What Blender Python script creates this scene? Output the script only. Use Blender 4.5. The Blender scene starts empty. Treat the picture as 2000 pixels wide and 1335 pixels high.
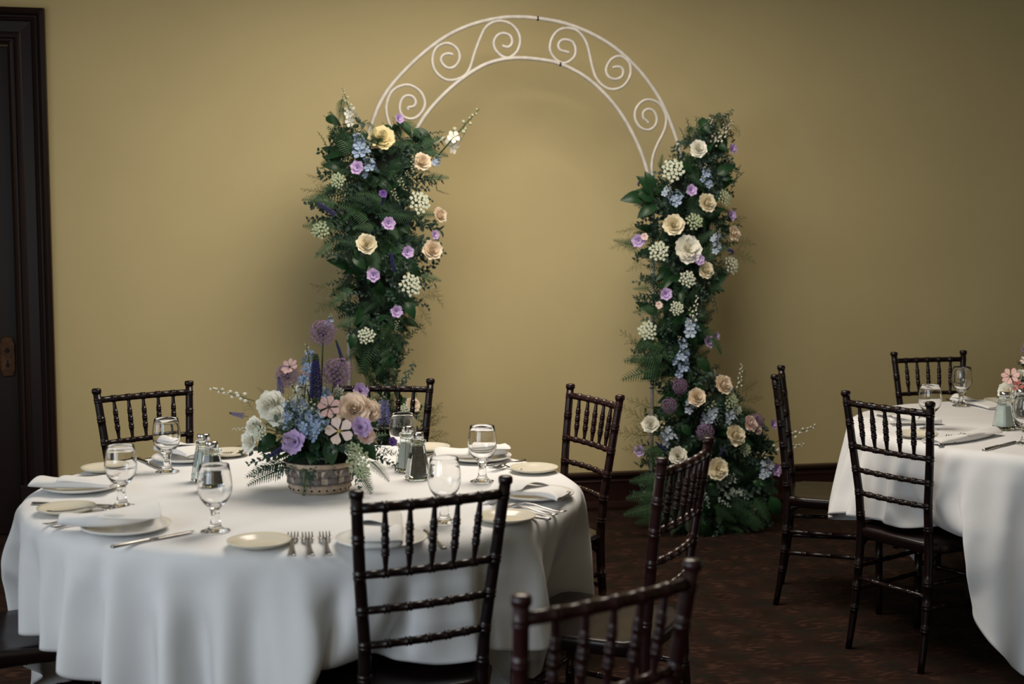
import bpy, bmesh, math, random
import numpy as np
from mathutils import Vector, Matrix, Euler
PI = math.pi
R = math.radians
sc = bpy.context.scene
COL = sc.collection
rnd = random.Random(11)

# ------------------------------------------------------------------ camera, light, exposure
FPX, PITCH, EYE = 2546.0, R(4.82), 1.492
cam_data = bpy.data.cameras.new('camera')
cam_data.sensor_width = 36.0
cam_data.lens = FPX / 2000 * 36
cam_data.clip_start = .05
cam_data.dof.use_dof = True
cam_data.dof.focus_distance = 4.5
cam_data.dof.aperture_fstop = 3.2
cam = bpy.data.objects.new('camera', cam_data)
cam.location = (0, 0, EYE)
cam.rotation_euler = (PI / 2 - PITCH, 0, 0)
COL.objects.link(cam)
sc.camera = cam

sc.view_settings.view_transform = 'Standard'
sc.view_settings.look = 'None'
sc.view_settings.gamma = 1
sc.view_settings.exposure = 0.0
sc.cycles.max_bounces = 10
sc.cycles.diffuse_bounces = 4
sc.cycles.glossy_bounces = 5
sc.cycles.transmission_bounces = 10
sc.cycles.sample_clamp_indirect = 6.0
sc.cycles.blur_glossy = 0.6

world = bpy.data.worlds.new('world')
sc.world = world
world.use_nodes = True
world.node_tree.nodes['Background'].inputs[0].default_value = (.55, .65, .8, 1)
world.node_tree.nodes['Background'].inputs[1].default_value = .3

# room frame: the back wall runs along E1, its normal towards the room is EN
WA = math.atan(.21)
E1 = Vector((math.cos(WA), math.sin(WA), 0))
EN = Vector((math.sin(WA), -math.cos(WA), 0))
W0 = Vector((.587, 6.955, 0))
CEIL = 2.98
T_LEFT, T_RIGHT, DEPTH = -4.35, 6.2, 10.2

def wall_pt(t, n=0.0, z=0.0):
    return W0 + E1 * t + EN * n + Vector((0, 0, z))

WINDOWS = [(2.2, 3.6), (5.0, 6.8), (7.4, 9.2)]      # spans along the left wall, measured from the back wall
WIN_Z0, WIN_Z1 = .70, 2.35

def area_light(name, loc, direction, sx, sy, power, color, shape='RECTANGLE', spread=PI):
    l = bpy.data.lights.new(name, 'AREA')
    l.shape = shape
    l.size = sx
    l.size_y = sy
    l.energy = power
    l.color = color
    l.spread = spread
    o = bpy.data.objects.new(name, l)
    o.location = loc
    o.rotation_euler = Vector(direction).to_track_quat('-Z', 'Y').to_euler()
    COL.objects.link(o)
    return o

for a, b in WINDOWS:                                   # daylight coming through the windows of the left wall
    area_light('window_daylight', wall_pt(T_LEFT + .02, (a + b) / 2, (WIN_Z0 + WIN_Z1) / 2), E1, b - a, WIN_Z1 - WIN_Z0, 54 if a > 4 else 13, (.80, .90, 1.0))
LAMPS = [(-.95, 2.15, 1.7, 74, (1.0, .895, .76))]
for t, n, size, power, color in LAMPS:                  # round diffuser lamps set into the ceiling
    area_light('ceiling_lamp_light', wall_pt(t, n, CEIL - .03), (0, 0, -1), size, size, power, color, 'DISK')

# ------------------------------------------------------------------ pixel helpers (photo frame 2000 x 1335)
def ray(u, w):
    dx = (u - 1000) / FPX
    dv = (667.5 - w) / FPX
    return Vector((dx, math.cos(PITCH) + dv * math.sin(PITCH), -math.sin(PITCH) + dv * math.cos(PITCH)))
def at_z(u, w, z):
    d = ray(u, w)
    return Vector((0, 0, EYE)) + d * ((z - EYE) / d.z)
def at_y(u, w, Y):
    d = ray(u, w)
    return Vector((0, 0, EYE)) + d * (Y / d.y)

# ------------------------------------------------------------------ materials
def srgb(r, g, b):
    f = lambda c: c / 12.92 if c <= .04045 else ((c + .055) / 1.055) ** 2.4
    return (f(r / 255), f(g / 255), f(b / 255), 1)

def mat(name, color, rough=.5, spec=.5, metal=0, noise=0.0, nscale=8.0, coat=0, bump=0.0, bscale=60.0, trans=0, ior=1.45, sheen=0, sss=0, stretch=None):
    m = bpy.data.materials.new(name)
    m.use_nodes = True
    nt = m.node_tree
    b = nt.nodes['Principled BSDF']
    b.inputs['Base Color'].default_value = color
    b.inputs['Roughness'].default_value = rough
    b.inputs['Specular IOR Level'].default_value = spec
    b.inputs['Metallic'].default_value = metal
    b.inputs['Coat Weight'].default_value = coat
    b.inputs['Coat Roughness'].default_value = .12
    b.inputs['Transmission Weight'].default_value = trans
    b.inputs['IOR'].default_value = ior
    b.inputs['Sheen Weight'].default_value = sheen
    tc = None
    if noise or bump:
        tc = nt.nodes.new('ShaderNodeTexCoord')
        mp = nt.nodes.new('ShaderNodeMapping')
        nt.links.new(tc.outputs['Object'], mp.inputs[0])
        if stretch:
            mp.inputs['Scale'].default_value = stretch
    if noise:
        n = nt.nodes.new('ShaderNodeTexNoise')
        n.inputs['Scale'].default_value = nscale
        n.inputs['Detail'].default_value = 4
        nt.links.new(mp.outputs[0], n.inputs['Vector'])
        r = nt.nodes.new('ShaderNodeValToRGB')
        c = color
        r.color_ramp.elements[0].position = .3
        r.color_ramp.elements[1].position = .7
        r.color_ramp.elements[0].color = (c[0] * (1 - noise), c[1] * (1 - noise), c[2] * (1 - noise), 1)
        r.color_ramp.elements[1].color = (min(1, c[0] * (1 + noise)), min(1, c[1] * (1 + noise)), min(1, c[2] * (1 + noise)), 1)
        nt.links.new(n.outputs['Fac'], r.inputs[0])
        nt.links.new(r.outputs[0], b.inputs['Base Color'])
    if bump:
        n2 = nt.nodes.new('ShaderNodeTexNoise')
        n2.inputs['Scale'].default_value = bscale
        n2.inputs['Detail'].default_value = 3
        nt.links.new(mp.outputs[0], n2.inputs['Vector'])
        bp = nt.nodes.new('ShaderNodeBump')
        bp.inputs['Strength'].default_value = bump
        bp.inputs['Distance'].default_value = .01
        nt.links.new(n2.outputs['Fac'], bp.inputs['Height'])
        nt.links.new(bp.outputs[0], b.inputs['Normal'])
    return m

M = {}
M['wall'] = mat('wall_paint', (.66, .545, .287, 1), .65, .3, noise=.035, nscale=1.6, bump=.05, bscale=140)
M['ceiling'] = mat('ceiling_paint', (.55, .50, .40, 1), .8, .2)
M['wood'] = mat('mahogany_chair_wood', (.0095, .0038, .0045, 1), .30, .4, noise=.3, nscale=14, coat=.10, stretch=(1, 1, .15))
M['redwood'] = mat('red_mahogany_chair_wood', (.024, .0065, .0075, 1), .28, .42, noise=.3, nscale=14, coat=.15, stretch=(1, 1, .15))
M['seatwood'] = mat('polished_seat_wood', (.011, .0045, .005, 1), .33, .4, noise=.25, nscale=10, coat=.12, stretch=(1, .12, 1))
M['door'] = mat('dark_door_wood', (.014, .006, .0055, 1), .42, .3, noise=.3, nscale=9, stretch=(1, 1, .08))
M['trim'] = mat('dark_trim_wood', (.026, .010, .008, 1), .34, .5, noise=.3, nscale=9, stretch=(.1, .1, 1))
M['brass'] = mat('aged_brass', (.07, .032, .015, 1), .45, .5, .7, noise=.4, nscale=40)
M['black'] = mat('black_hole', (.003, .003, .003, 1), .8)
M['cloth'] = mat('white_tablecloth_linen', (.80, .80, .81, 1), .85, .2, noise=.012, nscale=3, bump=.10, bscale=420, sheen=.15)
def add_wrinkles(m, scale, strength, dist):
    """broad soft creases under the fine weave bump"""
    nt = m.node_tree
    fine = [n for n in nt.nodes if n.type == 'BUMP'][0]
    tc = [n for n in nt.nodes if n.type == 'TEX_COORD'][0]
    n = nt.nodes.new('ShaderNodeTexNoise')
    n.noise_type = 'RIDGED_MULTIFRACTAL'
    n.inputs['Scale'].default_value = scale
    n.inputs['Detail'].default_value = 2
    n.inputs['Distortion'].default_value = .6
    nt.links.new(tc.outputs['Object'], n.inputs['Vector'])
    bp = nt.nodes.new('ShaderNodeBump')
    bp.inputs['Strength'].default_value = strength
    bp.inputs['Distance'].default_value = dist
    nt.links.new(n.outputs['Fac'], bp.inputs['Height'])
    nt.links.new(bp.outputs[0], fine.inputs['Normal'])
add_wrinkles(M['cloth'], 2.6, .8, .045)
M['napkin'] = mat('white_napkin_linen', (.82, .81, .80, 1), .85, .2, bump=.08, bscale=500, sheen=.15)
M['china'] = mat('white_china', (.80, .79, .76, 1), .16, .5)
M['ivory'] = mat('ivory_china', (.72, .67, .55, 1), .18, .5)
M['steel'] = mat('cutlery_steel', (.42, .41, .40, 1), .2, .5, 1.0)
M['chrome'] = mat('shaker_chrome', (.62, .62, .63, 1), .1, .5, 1.0)
M['glass'] = mat('clear_glass', (1, 1, 1, 1), 0.0, .5, trans=1, ior=1.45)
M['greenglass'] = mat('greenish_glass', (.92, .982, .968, 1), 0.02, .5, trans=1, ior=1.45)
M['salt'] = mat('salt', (.8, .82, .8, 1), .8, noise=.08, nscale=300)
M['pepper'] = mat('pepper', (.16, .13, .11, 1), .8, noise=.8, nscale=420)
M['iron'] = mat('white_painted_iron', (.62, .58, .52, 1), .4, .5, noise=.12, nscale=30)
M['leg'] = mat('table_steel', (.05, .05, .055, 1), .4, .5, .6)
M['ply'] = mat('table_plywood', (.25, .17, .1, 1), .6, noise=.2, nscale=12)
M['reed'] = mat('pale_basket_wood', (.50, .38, .28, 1), .6, noise=.22, nscale=60)
M['reedgrey'] = mat('grey_basket_splint', (.20, .17, .165, 1), .6, noise=.35, nscale=50)
M['reedlight'] = mat('light_basket_splint', (.52, .42, .33, 1), .6, noise=.25, nscale=60)
# plants
def leafmat(name, c, rough=.5, v=.25):
    thin = .10 if 'petal' in name or 'floret' in name else .22
    m = mat(name, c, rough, .4, noise=v, nscale=25)
    nt = m.node_tree
    b = nt.nodes['Principled BSDF']
    tr = nt.nodes.new('ShaderNodeBsdfTranslucent')
    src = b.inputs['Base Color'].links[0].from_socket
    nt.links.new(src, tr.inputs[0])
    mx = nt.nodes.new('ShaderNodeMixShader')
    mx.inputs[0].default_value = thin
    nt.links.new(b.outputs[0], mx.inputs[1])
    nt.links.new(tr.outputs[0], mx.inputs[2])
    nt.links.new(mx.outputs[0], nt.nodes['Material Output'].inputs[0])
    return m
M['fern'] = leafmat('fern_green', (.045, .105, .045, 1))
M['fern2'] = leafmat('dark_fern_green', (.026, .068, .034, 1))
M['salal'] = leafmat('dark_leaf_green', (.018, .060, .022, 1), .35)
M['sprig'] = leafmat('blue_green_leaf', (.060, .105, .085, 1))
M['sprig2'] = leafmat('deep_blue_green_leaf', (.030, .064, .048, 1))
M['wisp'] = leafmat('asparagus_fern_green', (.10, .115, .040, 1))
M['greygreen'] = leafmat('grey_green_leaf', (.11, .16, .13, 1))
M['silver'] = leafmat('silvery_leaf', (.26, .32, .28, 1))
M['stem'] = leafmat('stem_green', (.06, .11, .04, 1))
M['cream'] = leafmat('cream_petal', (.90, .82, .62, 1), .6, .06)
M['blush'] = leafmat('blush_cream_petal', (.90, .77, .60, 1), .6, .08)
M['yolk'] = leafmat('yellow_cream_petal', (.88, .78, .46, 1), .6, .1)
M['white'] = leafmat('white_petal', (.92, .90, .80, 1), .6, .05)
M['peach'] = leafmat('peach_petal', (.93, .78, .65, 1), .6, .10)
M['pink'] = leafmat('pink_petal', (.82, .52, .48, 1), .6, .12)
M['palepink'] = leafmat('pale_pink_petal', (.90, .72, .66, 1), .6, .12)
M['coral'] = leafmat('coral_petal', (.52, .16, .15, 1), .6, .12)
M['lilac'] = leafmat('lilac_petal', (.56, .41, .70, 1), .6, .15)
M['violet'] = leafmat('violet_petal', (.17, .09, .33, 1), .6, .2)
M['indigo'] = leafmat('indigo_floret', (.055, .050, .17, 1), .6, .3)
M['lavender'] = leafmat('lavender_floret', (.20, .18, .42, 1), .6, .3)
M['allium'] = leafmat('allium_mauve', (.38, .22, .41, 1), .6, .3)
M['blue'] = leafmat('sky_blue_petal', (.34, .44, .62, 1), .6, .25)
M['paleblue'] = leafmat('pale_blue_petal', (.42, .50, .62, 1), .6, .2)
M['lace'] = leafmat('greenish_white_floret', (.66, .70, .55, 1), .7, .2)
M['lacegreen'] = leafmat('lace_green_floret', (.46, .54, .34, 1), .7, .25)
M['bud'] = leafmat('pale_bud', (.62, .62, .42, 1), .6, .15)
M['eye'] = mat('dark_flower_centre', (.07, .035, .03, 1), .7)
M['eyeyellow'] = mat('yellow_flower_centre', (.45, .36, .08, 1), .7)
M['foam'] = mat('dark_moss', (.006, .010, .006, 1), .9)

def carpet_material():
    m = bpy.data.materials.new('patterned_carpet')
    m.use_nodes = True
    nt = m.node_tree
    L = nt.links
    b = nt.nodes['Principled BSDF']
    b.inputs['Roughness'].default_value = .95
    b.inputs['Specular IOR Level'].default_value = .1
    tc = nt.nodes.new('ShaderNodeTexCoord')
    def node(t, **k):
        n = nt.nodes.new(t)
        for a, v in k.items():
            setattr(n, a, v)
        return n
    def noise(scale, sx, sy, detail=3):
        mp = node('ShaderNodeMapping')
        mp.inputs['Scale'].default_value = (sx, sy, 1)
        L.new(tc.outputs['Object'], mp.inputs[0])
        n = node('ShaderNodeTexNoise')
        n.inputs['Scale'].default_value = scale
        n.inputs['Detail'].default_value = detail
        L.new(mp.outputs[0], n.inputs['Vector'])
        return n.outputs['Fac']
    def ramp(src, a, b_, ca=(0, 0, 0, 1), cb=(1, 1, 1, 1)):
        r = node('ShaderNodeValToRGB')
        r.color_ramp.elements[0].position = a
        r.color_ramp.elements[1].position = b_
        r.color_ramp.elements[0].color = ca
        r.color_ramp.elements[1].color = cb
        L.new(src, r.inputs[0])
        return r.outputs[0]
    def mix(fac, a, c):
        x = node('ShaderNodeMix', data_type='RGBA')
        L.new(fac, x.inputs[0])
        for s, i in ((a, 6), (c, 7)):
            if isinstance(s, tuple):
                x.inputs[i].default_value = s
            else:
                L.new(s, x.inputs[i])
        return x.outputs[2]
    def motif(ox, oy, px, py, r0, r1):
        # staggered repeat: distance to the motif centre inside a repeat cell, broken up by noise
        mp = node('ShaderNodeMapping')
        mp.inputs['Location'].default_value = (ox, oy, 0)
        mp.inputs['Scale'].default_value = (1 / px, 1 / py, 1)
        L.new(tc.outputs['Object'], mp.inputs[0])
        v = node('ShaderNodeTexVoronoi')
        v.voronoi_dimensions = '2D'
        v.inputs['Scale'].default_value = 1
        v.inputs['Randomness'].default_value = .35
        L.new(mp.outputs[0], v.inputs['Vector'])
        return ramp(v.outputs['Distance'], r0, r1, (1, 1, 1, 1), (0, 0, 0, 1))
    def mul(a, c):
        x = node('ShaderNodeMath', operation='MULTIPLY')
        L.new(a, x.inputs[0])
        L.new(c, x.inputs[1])
        return x.outputs[0]
    base = ramp(noise(9, 1, 1), .35, .7, (.017, .0085, .0065, 1), (.030, .0155, .0112, 1))
    green = mul(motif(.5, .5, .17, .20, .22, .42), ramp(noise(38, 1, .8), .42, .6))
    c = mix(green, base, (.014, .0135, .0095, 1))
    flame = mul(motif(0, 0, .17, .20, .2, .5), ramp(noise(34, .6, 1.6), .50, .60))
    c = mix(flame, c, (.058, .028, .019, 1))
    thread = mul(ramp(noise(60, .25, 2.2), .60, .7), ramp(noise(5, 1, 1), .45, .6))
    c = mix(thread, c, (.050, .026, .018, 1))
    L.new(c, b.inputs['Base Color'])
    bp = node('ShaderNodeBump')
    bp.inputs['Strength'].default_value = .5
    bp.inputs['Distance'].default_value = .004
    L.new(noise(700, 1, 1), bp.inputs['Height'])
    L.new(bp.outputs[0], b.inputs['Normal'])
    return m
M['carpet'] = carpet_material()

# ------------------------------------------------------------------ mesh helpers
class MB:
    def __init__(s):
        s.v, s.f, s.mi = [], [], []
    def add(s, vs, fs, mi=0):
        o = len(s.v)
        s.v.extend([tuple(v) for v in vs])
        for f in fs:
            s.f.append(tuple(i + o for i in f))
            s.mi.append(mi)
    def grid(s, rows, mi=0, closed=False):
        n = len(rows[0])
        vs = [p for r in rows for p in r]
        fs = []
        for i in range(len(rows) - 1):
            for j in range(n if closed else n - 1):
                k = (j + 1) % n
                fs.append((i * n + j, i * n + k, (i + 1) * n + k, (i + 1) * n + j))
        s.add(vs, fs, mi)
    def tube(s, pts, rad, n=8, mi=0, cap=True):
        pts = [Vector(p) for p in pts]
        if not hasattr(rad, '__len__'):
            rad = [rad] * len(pts)
        d0 = (pts[1] - pts[0]).normalized()
        up = Vector((0, 0, 1)) if abs(d0.z) < .9 else Vector((1, 0, 0))
        a = d0.cross(up).normalized()
        rows = []
        for i, p in enumerate(pts):
            d = (pts[min(i + 1, len(pts) - 1)] - pts[max(i - 1, 0)])
            if d.length < 1e-9:
                d = d0
            d = d.normalized()
            a = (a - d * a.dot(d)).normalized()
            b = d.cross(a)
            rows.append([p + (a * math.cos(2 * PI * k / n) + b * math.sin(2 * PI * k / n)) * rad[i] for k in range(n)])
        o = len(s.v)
        s.grid(rows, mi, True)
        if cap:
            s.f.append(tuple(o + k for k in reversed(range(n))))
            s.mi.append(mi)
            s.f.append(tuple(o + (len(rows) - 1) * n + k for k in range(n)))
            s.mi.append(mi)
    def lathe(s, prof, n=32, mi=0, c=(0, 0, 0)):
        rows = [[(c[0] + r * math.cos(2 * PI * k / n), c[1] + r * math.sin(2 * PI * k / n), c[2] + z) for k in range(n)] for r, z in prof]
        s.grid(rows, mi, True)
    def box(s, c, size, mi=0):
        x, y, z = c
        a, b, d = size[0] / 2, size[1] / 2, size[2] / 2
        vs = [(x + i * a, y + j * b, z + k * d) for i in (-1, 1) for j in (-1, 1) for k in (-1, 1)]
        s.add(vs, [(0, 1, 3, 2), (4, 6, 7, 5), (0, 4, 5, 1), (2, 3, 7, 6), (0, 2, 6, 4), (1, 5, 7, 3)], mi)
    def ball(s, c, r, mi=0, sub=1):
        vs, fs = ICO[sub]
        s.add([(c[0] + v[0] * r, c[1] + v[1] * r, c[2] + v[2] * r) for v in vs], fs, mi)
    def xf(s, mtx):
        s.v = [tuple(mtx @ Vector(v)) for v in s.v]
        return s
    def merge(s, o, mtx=None, mi=None):
        s.add([mtx @ Vector(v) for v in o.v] if mtx else o.v, o.f)
        s.mi[len(s.mi) - len(o.f):] = [mi if mi is not None else m for m in o.mi]
    def mesh(s, name, mats, smooth=True, recalc=False):
        me = bpy.data.meshes.new(name)
        me.from_pydata(s.v, [], s.f)
        for m in (mats if isinstance(mats, (list, tuple)) else [mats]):
            me.materials.append(m)
        if any(s.mi):
            me.polygons.foreach_set('material_index', s.mi)
        me.polygons.foreach_set('use_smooth', [smooth] * len(s.f))
        if recalc:
            bm = bmesh.new()
            bm.from_mesh(me)
            bmesh.ops.recalc_face_normals(bm, faces=bm.faces)
            bm.to_mesh(me)
            bm.free()
        me.update()
        return me

ICO = {}
for sub in (1, 2):
    bm = bmesh.new()
    bmesh.ops.create_icosphere(bm, subdivisions=sub, radius=1)
    bm.verts.ensure_lookup_table()
    ICO[sub] = ([tuple(v.co) for v in bm.verts], [tuple(v.index for v in f.verts) for f in bm.faces])
    bm.free()

def obj(name, me, parent=None, mtx=None):
    o = bpy.data.objects.new(name, me)
    COL.objects.link(o)
    if parent:
        o.parent = parent
    if mtx is not None:
        o.matrix_basis = mtx
    return o
def tag(o, label=None, cat=None, group=None, kind=None):
    for k, v in (('label', label), ('category', cat), ('group', group), ('kind', kind)):
        if v:
            o[k] = v
    return o
def empty(name, loc, rz=0):
    o = bpy.data.objects.new(name, None)
    o.empty_display_size = .1
    o.location = loc
    o.rotation_euler = (0, 0, rz)
    COL.objects.link(o)
    return o
def copy_tree(o, parent=None):
    c = o.copy()
    COL.objects.link(c)
    if parent:
        c.parent = parent
    for ch in list(o.children):
        copy_tree(ch, c)
    return c
def bevel(o, w, seg=2, angle=40):
    m = o.modifiers.new('bevel', 'BEVEL')
    m.width = w
    m.segments = seg
    m.limit_method = 'ANGLE'
    m.angle_limit = R(angle)
    return o
def frame_mtx(loc, zdir, roll=0, s=1.0):
    q = Vector(zdir).normalized().to_track_quat('Z', 'Y')
    return Matrix.LocRotScale(Vector(loc), q @ Euler((0, 0, roll)).to_quaternion(), Vector((s, s, s)) if not hasattr(s, '__len__') else Vector(s))

# ------------------------------------------------------------------ the room
def wall_mtx(t=0, n=0, z=0):
    """local x along the back wall, local y into the room, z up"""
    p = wall_pt(t, n, z)
    return Matrix(((E1.x, EN.x, 0, p.x), (E1.y, EN.y, 0, p.y), (0, 0, 1, p.z), (0, 0, 0, 1)))

def structure(name, mb, m, mtx=None, smooth=False, parent=None):
    o = obj(name, mb.mesh(name, m, smooth, True), parent, mtx)
    if not parent:
        o['kind'] = 'structure'
    return o
WL = T_RIGHT - T_LEFT
mb = MB(); mb.box((0, 0, -.05), (WL + .4, DEPTH + .4, .1))
structure('floor', mb, M['carpet'], wall_mtx((T_LEFT + T_RIGHT) / 2, DEPTH / 2, 0))
mb = MB(); mb.box((0, 0, .05), (WL + .4, DEPTH + .4, .1))
structure('ceiling', mb, M['ceiling'], wall_mtx((T_LEFT + T_RIGHT) / 2, DEPTH / 2, CEIL))

# back wall with the door opening cut out
D1 = -2.888                         # right outer edge of the door casing along the wall
CASW, DOORW, CASTOP = .172, .95, 2.555
DX1 = D1 - CASW
DX0 = DX1 - DOORW
DTOP = CASTOP - CASW
mb = MB()
def wall_piece(x0, x1, z0, z1):
    mb.box(((x0 + x1) / 2, -.1, (z0 + z1) / 2), (x1 - x0, .2, z1 - z0))
wall_piece(T_LEFT - .2, DX0, 0, CEIL)
wall_piece(DX0, DX1, DTOP, CEIL)
wall_piece(DX1, T_RIGHT + .2, 0, CEIL)
structure('wall_back', mb, M['wall'], wall_mtx())
mb = MB(); mb.box((.1, DEPTH / 2, CEIL / 2), (.2, DEPTH, CEIL))
structure('wall_right', mb, M['wall'], wall_mtx(T_RIGHT))
mb = MB(); mb.box((WL / 2, .1, CEIL / 2), (WL + .4, .2, CEIL))
structure('wall_front', mb, M['wall'], wall_mtx(T_LEFT, DEPTH))
mb = MB()
def lw(y0, y1, z0, z1):
    mb.box((-.1, (y0 + y1) / 2, (z0 + z1) / 2), (.2, y1 - y0, z1 - z0))
ys = [0] + [v for w in WINDOWS for v in w] + [DEPTH]
for i in range(0, len(ys), 2):
    lw(ys[i], ys[i + 1], 0, CEIL)
for a, b in WINDOWS:
    lw(a, b, 0, WIN_Z0)
    lw(a, b, WIN_Z1, CEIL)
structure('wall_left', mb, M['wall'], wall_mtx(T_LEFT))
for i, (a, b) in enumerate(WINDOWS):
    r = empty('window_%d' % (i + 1), wall_pt(T_LEFT, (a + b) / 2, WIN_Z0))
    r.rotation_euler = (0, 0, WA)
    r['kind'] = 'structure'
    w, h = b - a, WIN_Z1 - WIN_Z0
    mb = MB()
    for s in (-1, 1):
        mb.box((-.12, s * (w / 2 - .03), h / 2), (.06, .06, h))
    for z in (.03, h / 2, h - .03):
        mb.box((-.12, 0, z), (.05, w, .05))
    mb.box((-.12, 0, h / 2), (.04, .04, h))
    structure('window_frame', mb, M['trim'], None, False, r)
    mb = MB(); mb.box((-.14, 0, h / 2), (.006, w, h))
    structure('window_pane', mb, M['glass'], None, False, r)
    mb = MB(); mb.box((-.04, 0, -.02), (.2, w + .1, .04))
    structure('window_sill', mb, M['trim'], None, False, r)

# moulded baseboard, extruded profile (depth, height)
BASE = [(0, 0), (.034, 0), (.036, .02), (.030, .045), (.022, .05), (.022, .150), (.026, .153), (.026, .160), (.022, .165), (.022, .178), (.032, .184), (.036, .192), (.034, .204), (.012, .208), (0, .208)]
def baseboard(name, mtx, length):
    mb = MB()
    rows = [[(x, d, z) for d, z in BASE] for x in (0, length)]
    mb.grid(rows)
    n = len(BASE)
    mb.f.append(tuple(range(n))); mb.mi.append(0)
    mb.f.append(tuple(range(2 * n - 1, n - 1, -1))); mb.mi.append(0)
    structure(name, mb, M['trim'], mtx)
baseboard('baseboard_back', wall_mtx(D1), T_RIGHT - D1)
m_left = wall_mtx(T_LEFT, DEPTH) @ Matrix.Rotation(-PI / 2, 4, 'Z')
baseboard('baseboard_left', m_left, DEPTH)
baseboard('baseboard_right', wall_mtx(T_RIGHT) @ Matrix.Rotation(PI / 2, 4, 'Z'), DEPTH)

# door with its moulded casing
door = empty('door_1', wall_pt(DX1, 0, 0), WA)
door.matrix_basis = wall_mtx(DX1, 0, 0)
door['kind'] = 'structure'
CAS = [(0, -.10), (0, .012), (.010, .018), (.018, .012), (.026, .012), (.034, .020), (.046, .024), (.056, .022), (.060, .020), (.108, .024), (.114, .032), (.122, .036), (.128, .030), (.136, .030), (.142, .044), (.152, .050), (.162, .048), (CASW, .040), (CASW, 0)]
def casing(name, corners):
    # profile swept along a mitred path: corners are ((x, z), (outward x, outward z)); outward scaled by the profile offset
    mb = MB()
    rows = [[(c[0] + o[0] * a, d, c[1] + o[1] * a) for a, d in CAS] for c, o in corners]
    mb.grid(rows)
    o = structure(name, mb, M['door'], None, False, door)
    return o
casing('door_casing', [((0, 0), (1, 0)), ((0, DTOP), (1, 1))])
casing('door_casing', [((0, DTOP), (1, 1)), ((-DOORW, DTOP), (-1, 1))])
casing('door_casing', [((-DOORW, DTOP), (-1, 1)), ((-DOORW, 0), (-1, 0))])
mb = MB(); mb.box((CASW / 2 + .006, .026, .13), (CASW + .018, .056, .26))
bevel(structure('plinth_block', mb, M['door'], None, False, door), .006)
mb = MB()
SW = .14                                    # stile width; the panels between stiles and rails lie deeper
YL = -.05
for x in (-SW / 2 - .004, -DOORW + SW / 2 + .004):
    mb.box((x, YL, DTOP / 2), (SW, .045, DTOP - .01))
for z, hh in ((.12, .22), (.95, .18), (DTOP - .09, .17)):
    mb.box((-DOORW / 2, YL, z), (DOORW - 2 * SW, .045, hh))
leaf = bevel(structure('door_leaf', mb, M['door'], None, False, door), .005)
for z0, z1 in ((.23, .86), (1.04, DTOP - .175)):
    mb = MB(); mb.box((-DOORW / 2, YL - .008, (z0 + z1) / 2), (DOORW - 2 * SW + .02, .02, z1 - z0 + .02))
    mb.box((-DOORW / 2, YL + .004, (z0 + z1) / 2), (DOORW - 2 * SW - .12, .02, z1 - z0 - .14))
    bevel(structure('door_panel', mb, M['door'], None, False, leaf), .008)
# brass lock plate, an elongated octagon with two holes
mb = MB()
pl = [(-.037, -.062), (-.024, -.098), (.024, -.098), (.037, -.062), (.037, .062), (.024, .098), (-.024, .098), (-.037, .062)]
mb.add([(x, 0, z) for x, z in pl] + [(x, .005, z) for x, z in pl] + [(x * .88, .008, z * .95) for x, z in pl],
       [tuple(range(16, 24))] + [(i, (i + 1) % 8, 8 + (i + 1) % 8, 8 + i) for i in range(8)] + [(8 + i, 8 + (i + 1) % 8, 16 + (i + 1) % 8, 16 + i) for i in range(8)])
lock = structure('lock_plate', mb, M['brass'], Matrix.Translation((-.052, YL + .0225, .885)), False, door)
for z, rr in ((.03, .012), (-.042, .010)):
    mb = MB(); mb.lathe([(0, .0092), (rr, .0092), (rr * 1.15, .006), (rr * 1.2, .002)], 16)
    if z < 0:
        mb.box((0, -.016, .0055), (.008, .022, .007))
    structure('keyhole', mb, M['black'], Matrix.Translation((0, 0, z)) @ Matrix.Rotation(-PI / 2, 4, 'X'), False, lock)
for i, (t, n, size, power, color) in enumerate(LAMPS):
    h = size / 2
    mb = MB(); mb.lathe([(h + .005, 0), (h + .06, 0), (h + .065, -.03), (h + .05, -.045), (h + .01, -.035), (h + .005, 0)], 48)
    structure('trim_%d' % (i + 2), mb, M['ceiling'], wall_mtx(t, n, CEIL), True)

# ------------------------------------------------------------------ chiavari chairs
def smooth_path(pts, n):
    """Catmull-Rom through pts, n samples per span"""
    P = [Vector(p) for p in pts]
    P = [P[0] * 2 - P[1]] + P + [P[-1] * 2 - P[-2]]
    out = []
    for i in range(1, len(P) - 2):
        for k in range(n):
            t = k / n
            a, b, c, d = P[i - 1], P[i], P[i + 1], P[i + 2]
            out.append(.5 * ((2 * b) + (c - a) * t + (2 * a - 5 * b + 4 * c - d) * t * t + (3 * b - a - 3 * c + d) * t ** 3))
    out.append(P[-2])
    return out
def beaded(path_fn, rad_fn, beads, bw=.0055, bh=.0025, double=True, n=10, base=14, cap=True):
    """turned rod: path_fn(t) -> point, rad_fn(t) -> radius, raised rings at the bead parameters"""
    L = sum((Vector(path_fn((i + 1) / 20)) - Vector(path_fn(i / 20))).length for i in range(20))
    st = [(i / base, 0) for i in range(base + 1)]
    for b in beads:
        prof = [(-2.2, 0), (-1.9, 1), (-1.0, 1.15), (-.35, .1), (.35, .1), (1.0, 1.15), (1.9, 1), (2.2, 0)] if double else [(-1.2, 0), (-.8, .9), (0, 1.2), (.8, .9), (1.2, 0)]
        lo, hi = b + prof[0][0] * bw / L, b + prof[-1][0] * bw / L
        st = [q for q in st if not lo - 1e-4 < q[0] < hi + 1e-4]
        st += [(b + k * bw / L, g) for k, g in prof]
    st = sorted(q for q in st if -1e-6 <= q[0] <= 1 + 1e-6)
    mb = MB()
    mb.tube([path_fn(t) for t, g in st], [rad_fn(t) + g * bh for t, g in st], n, 0, cap)
    return mb

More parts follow.
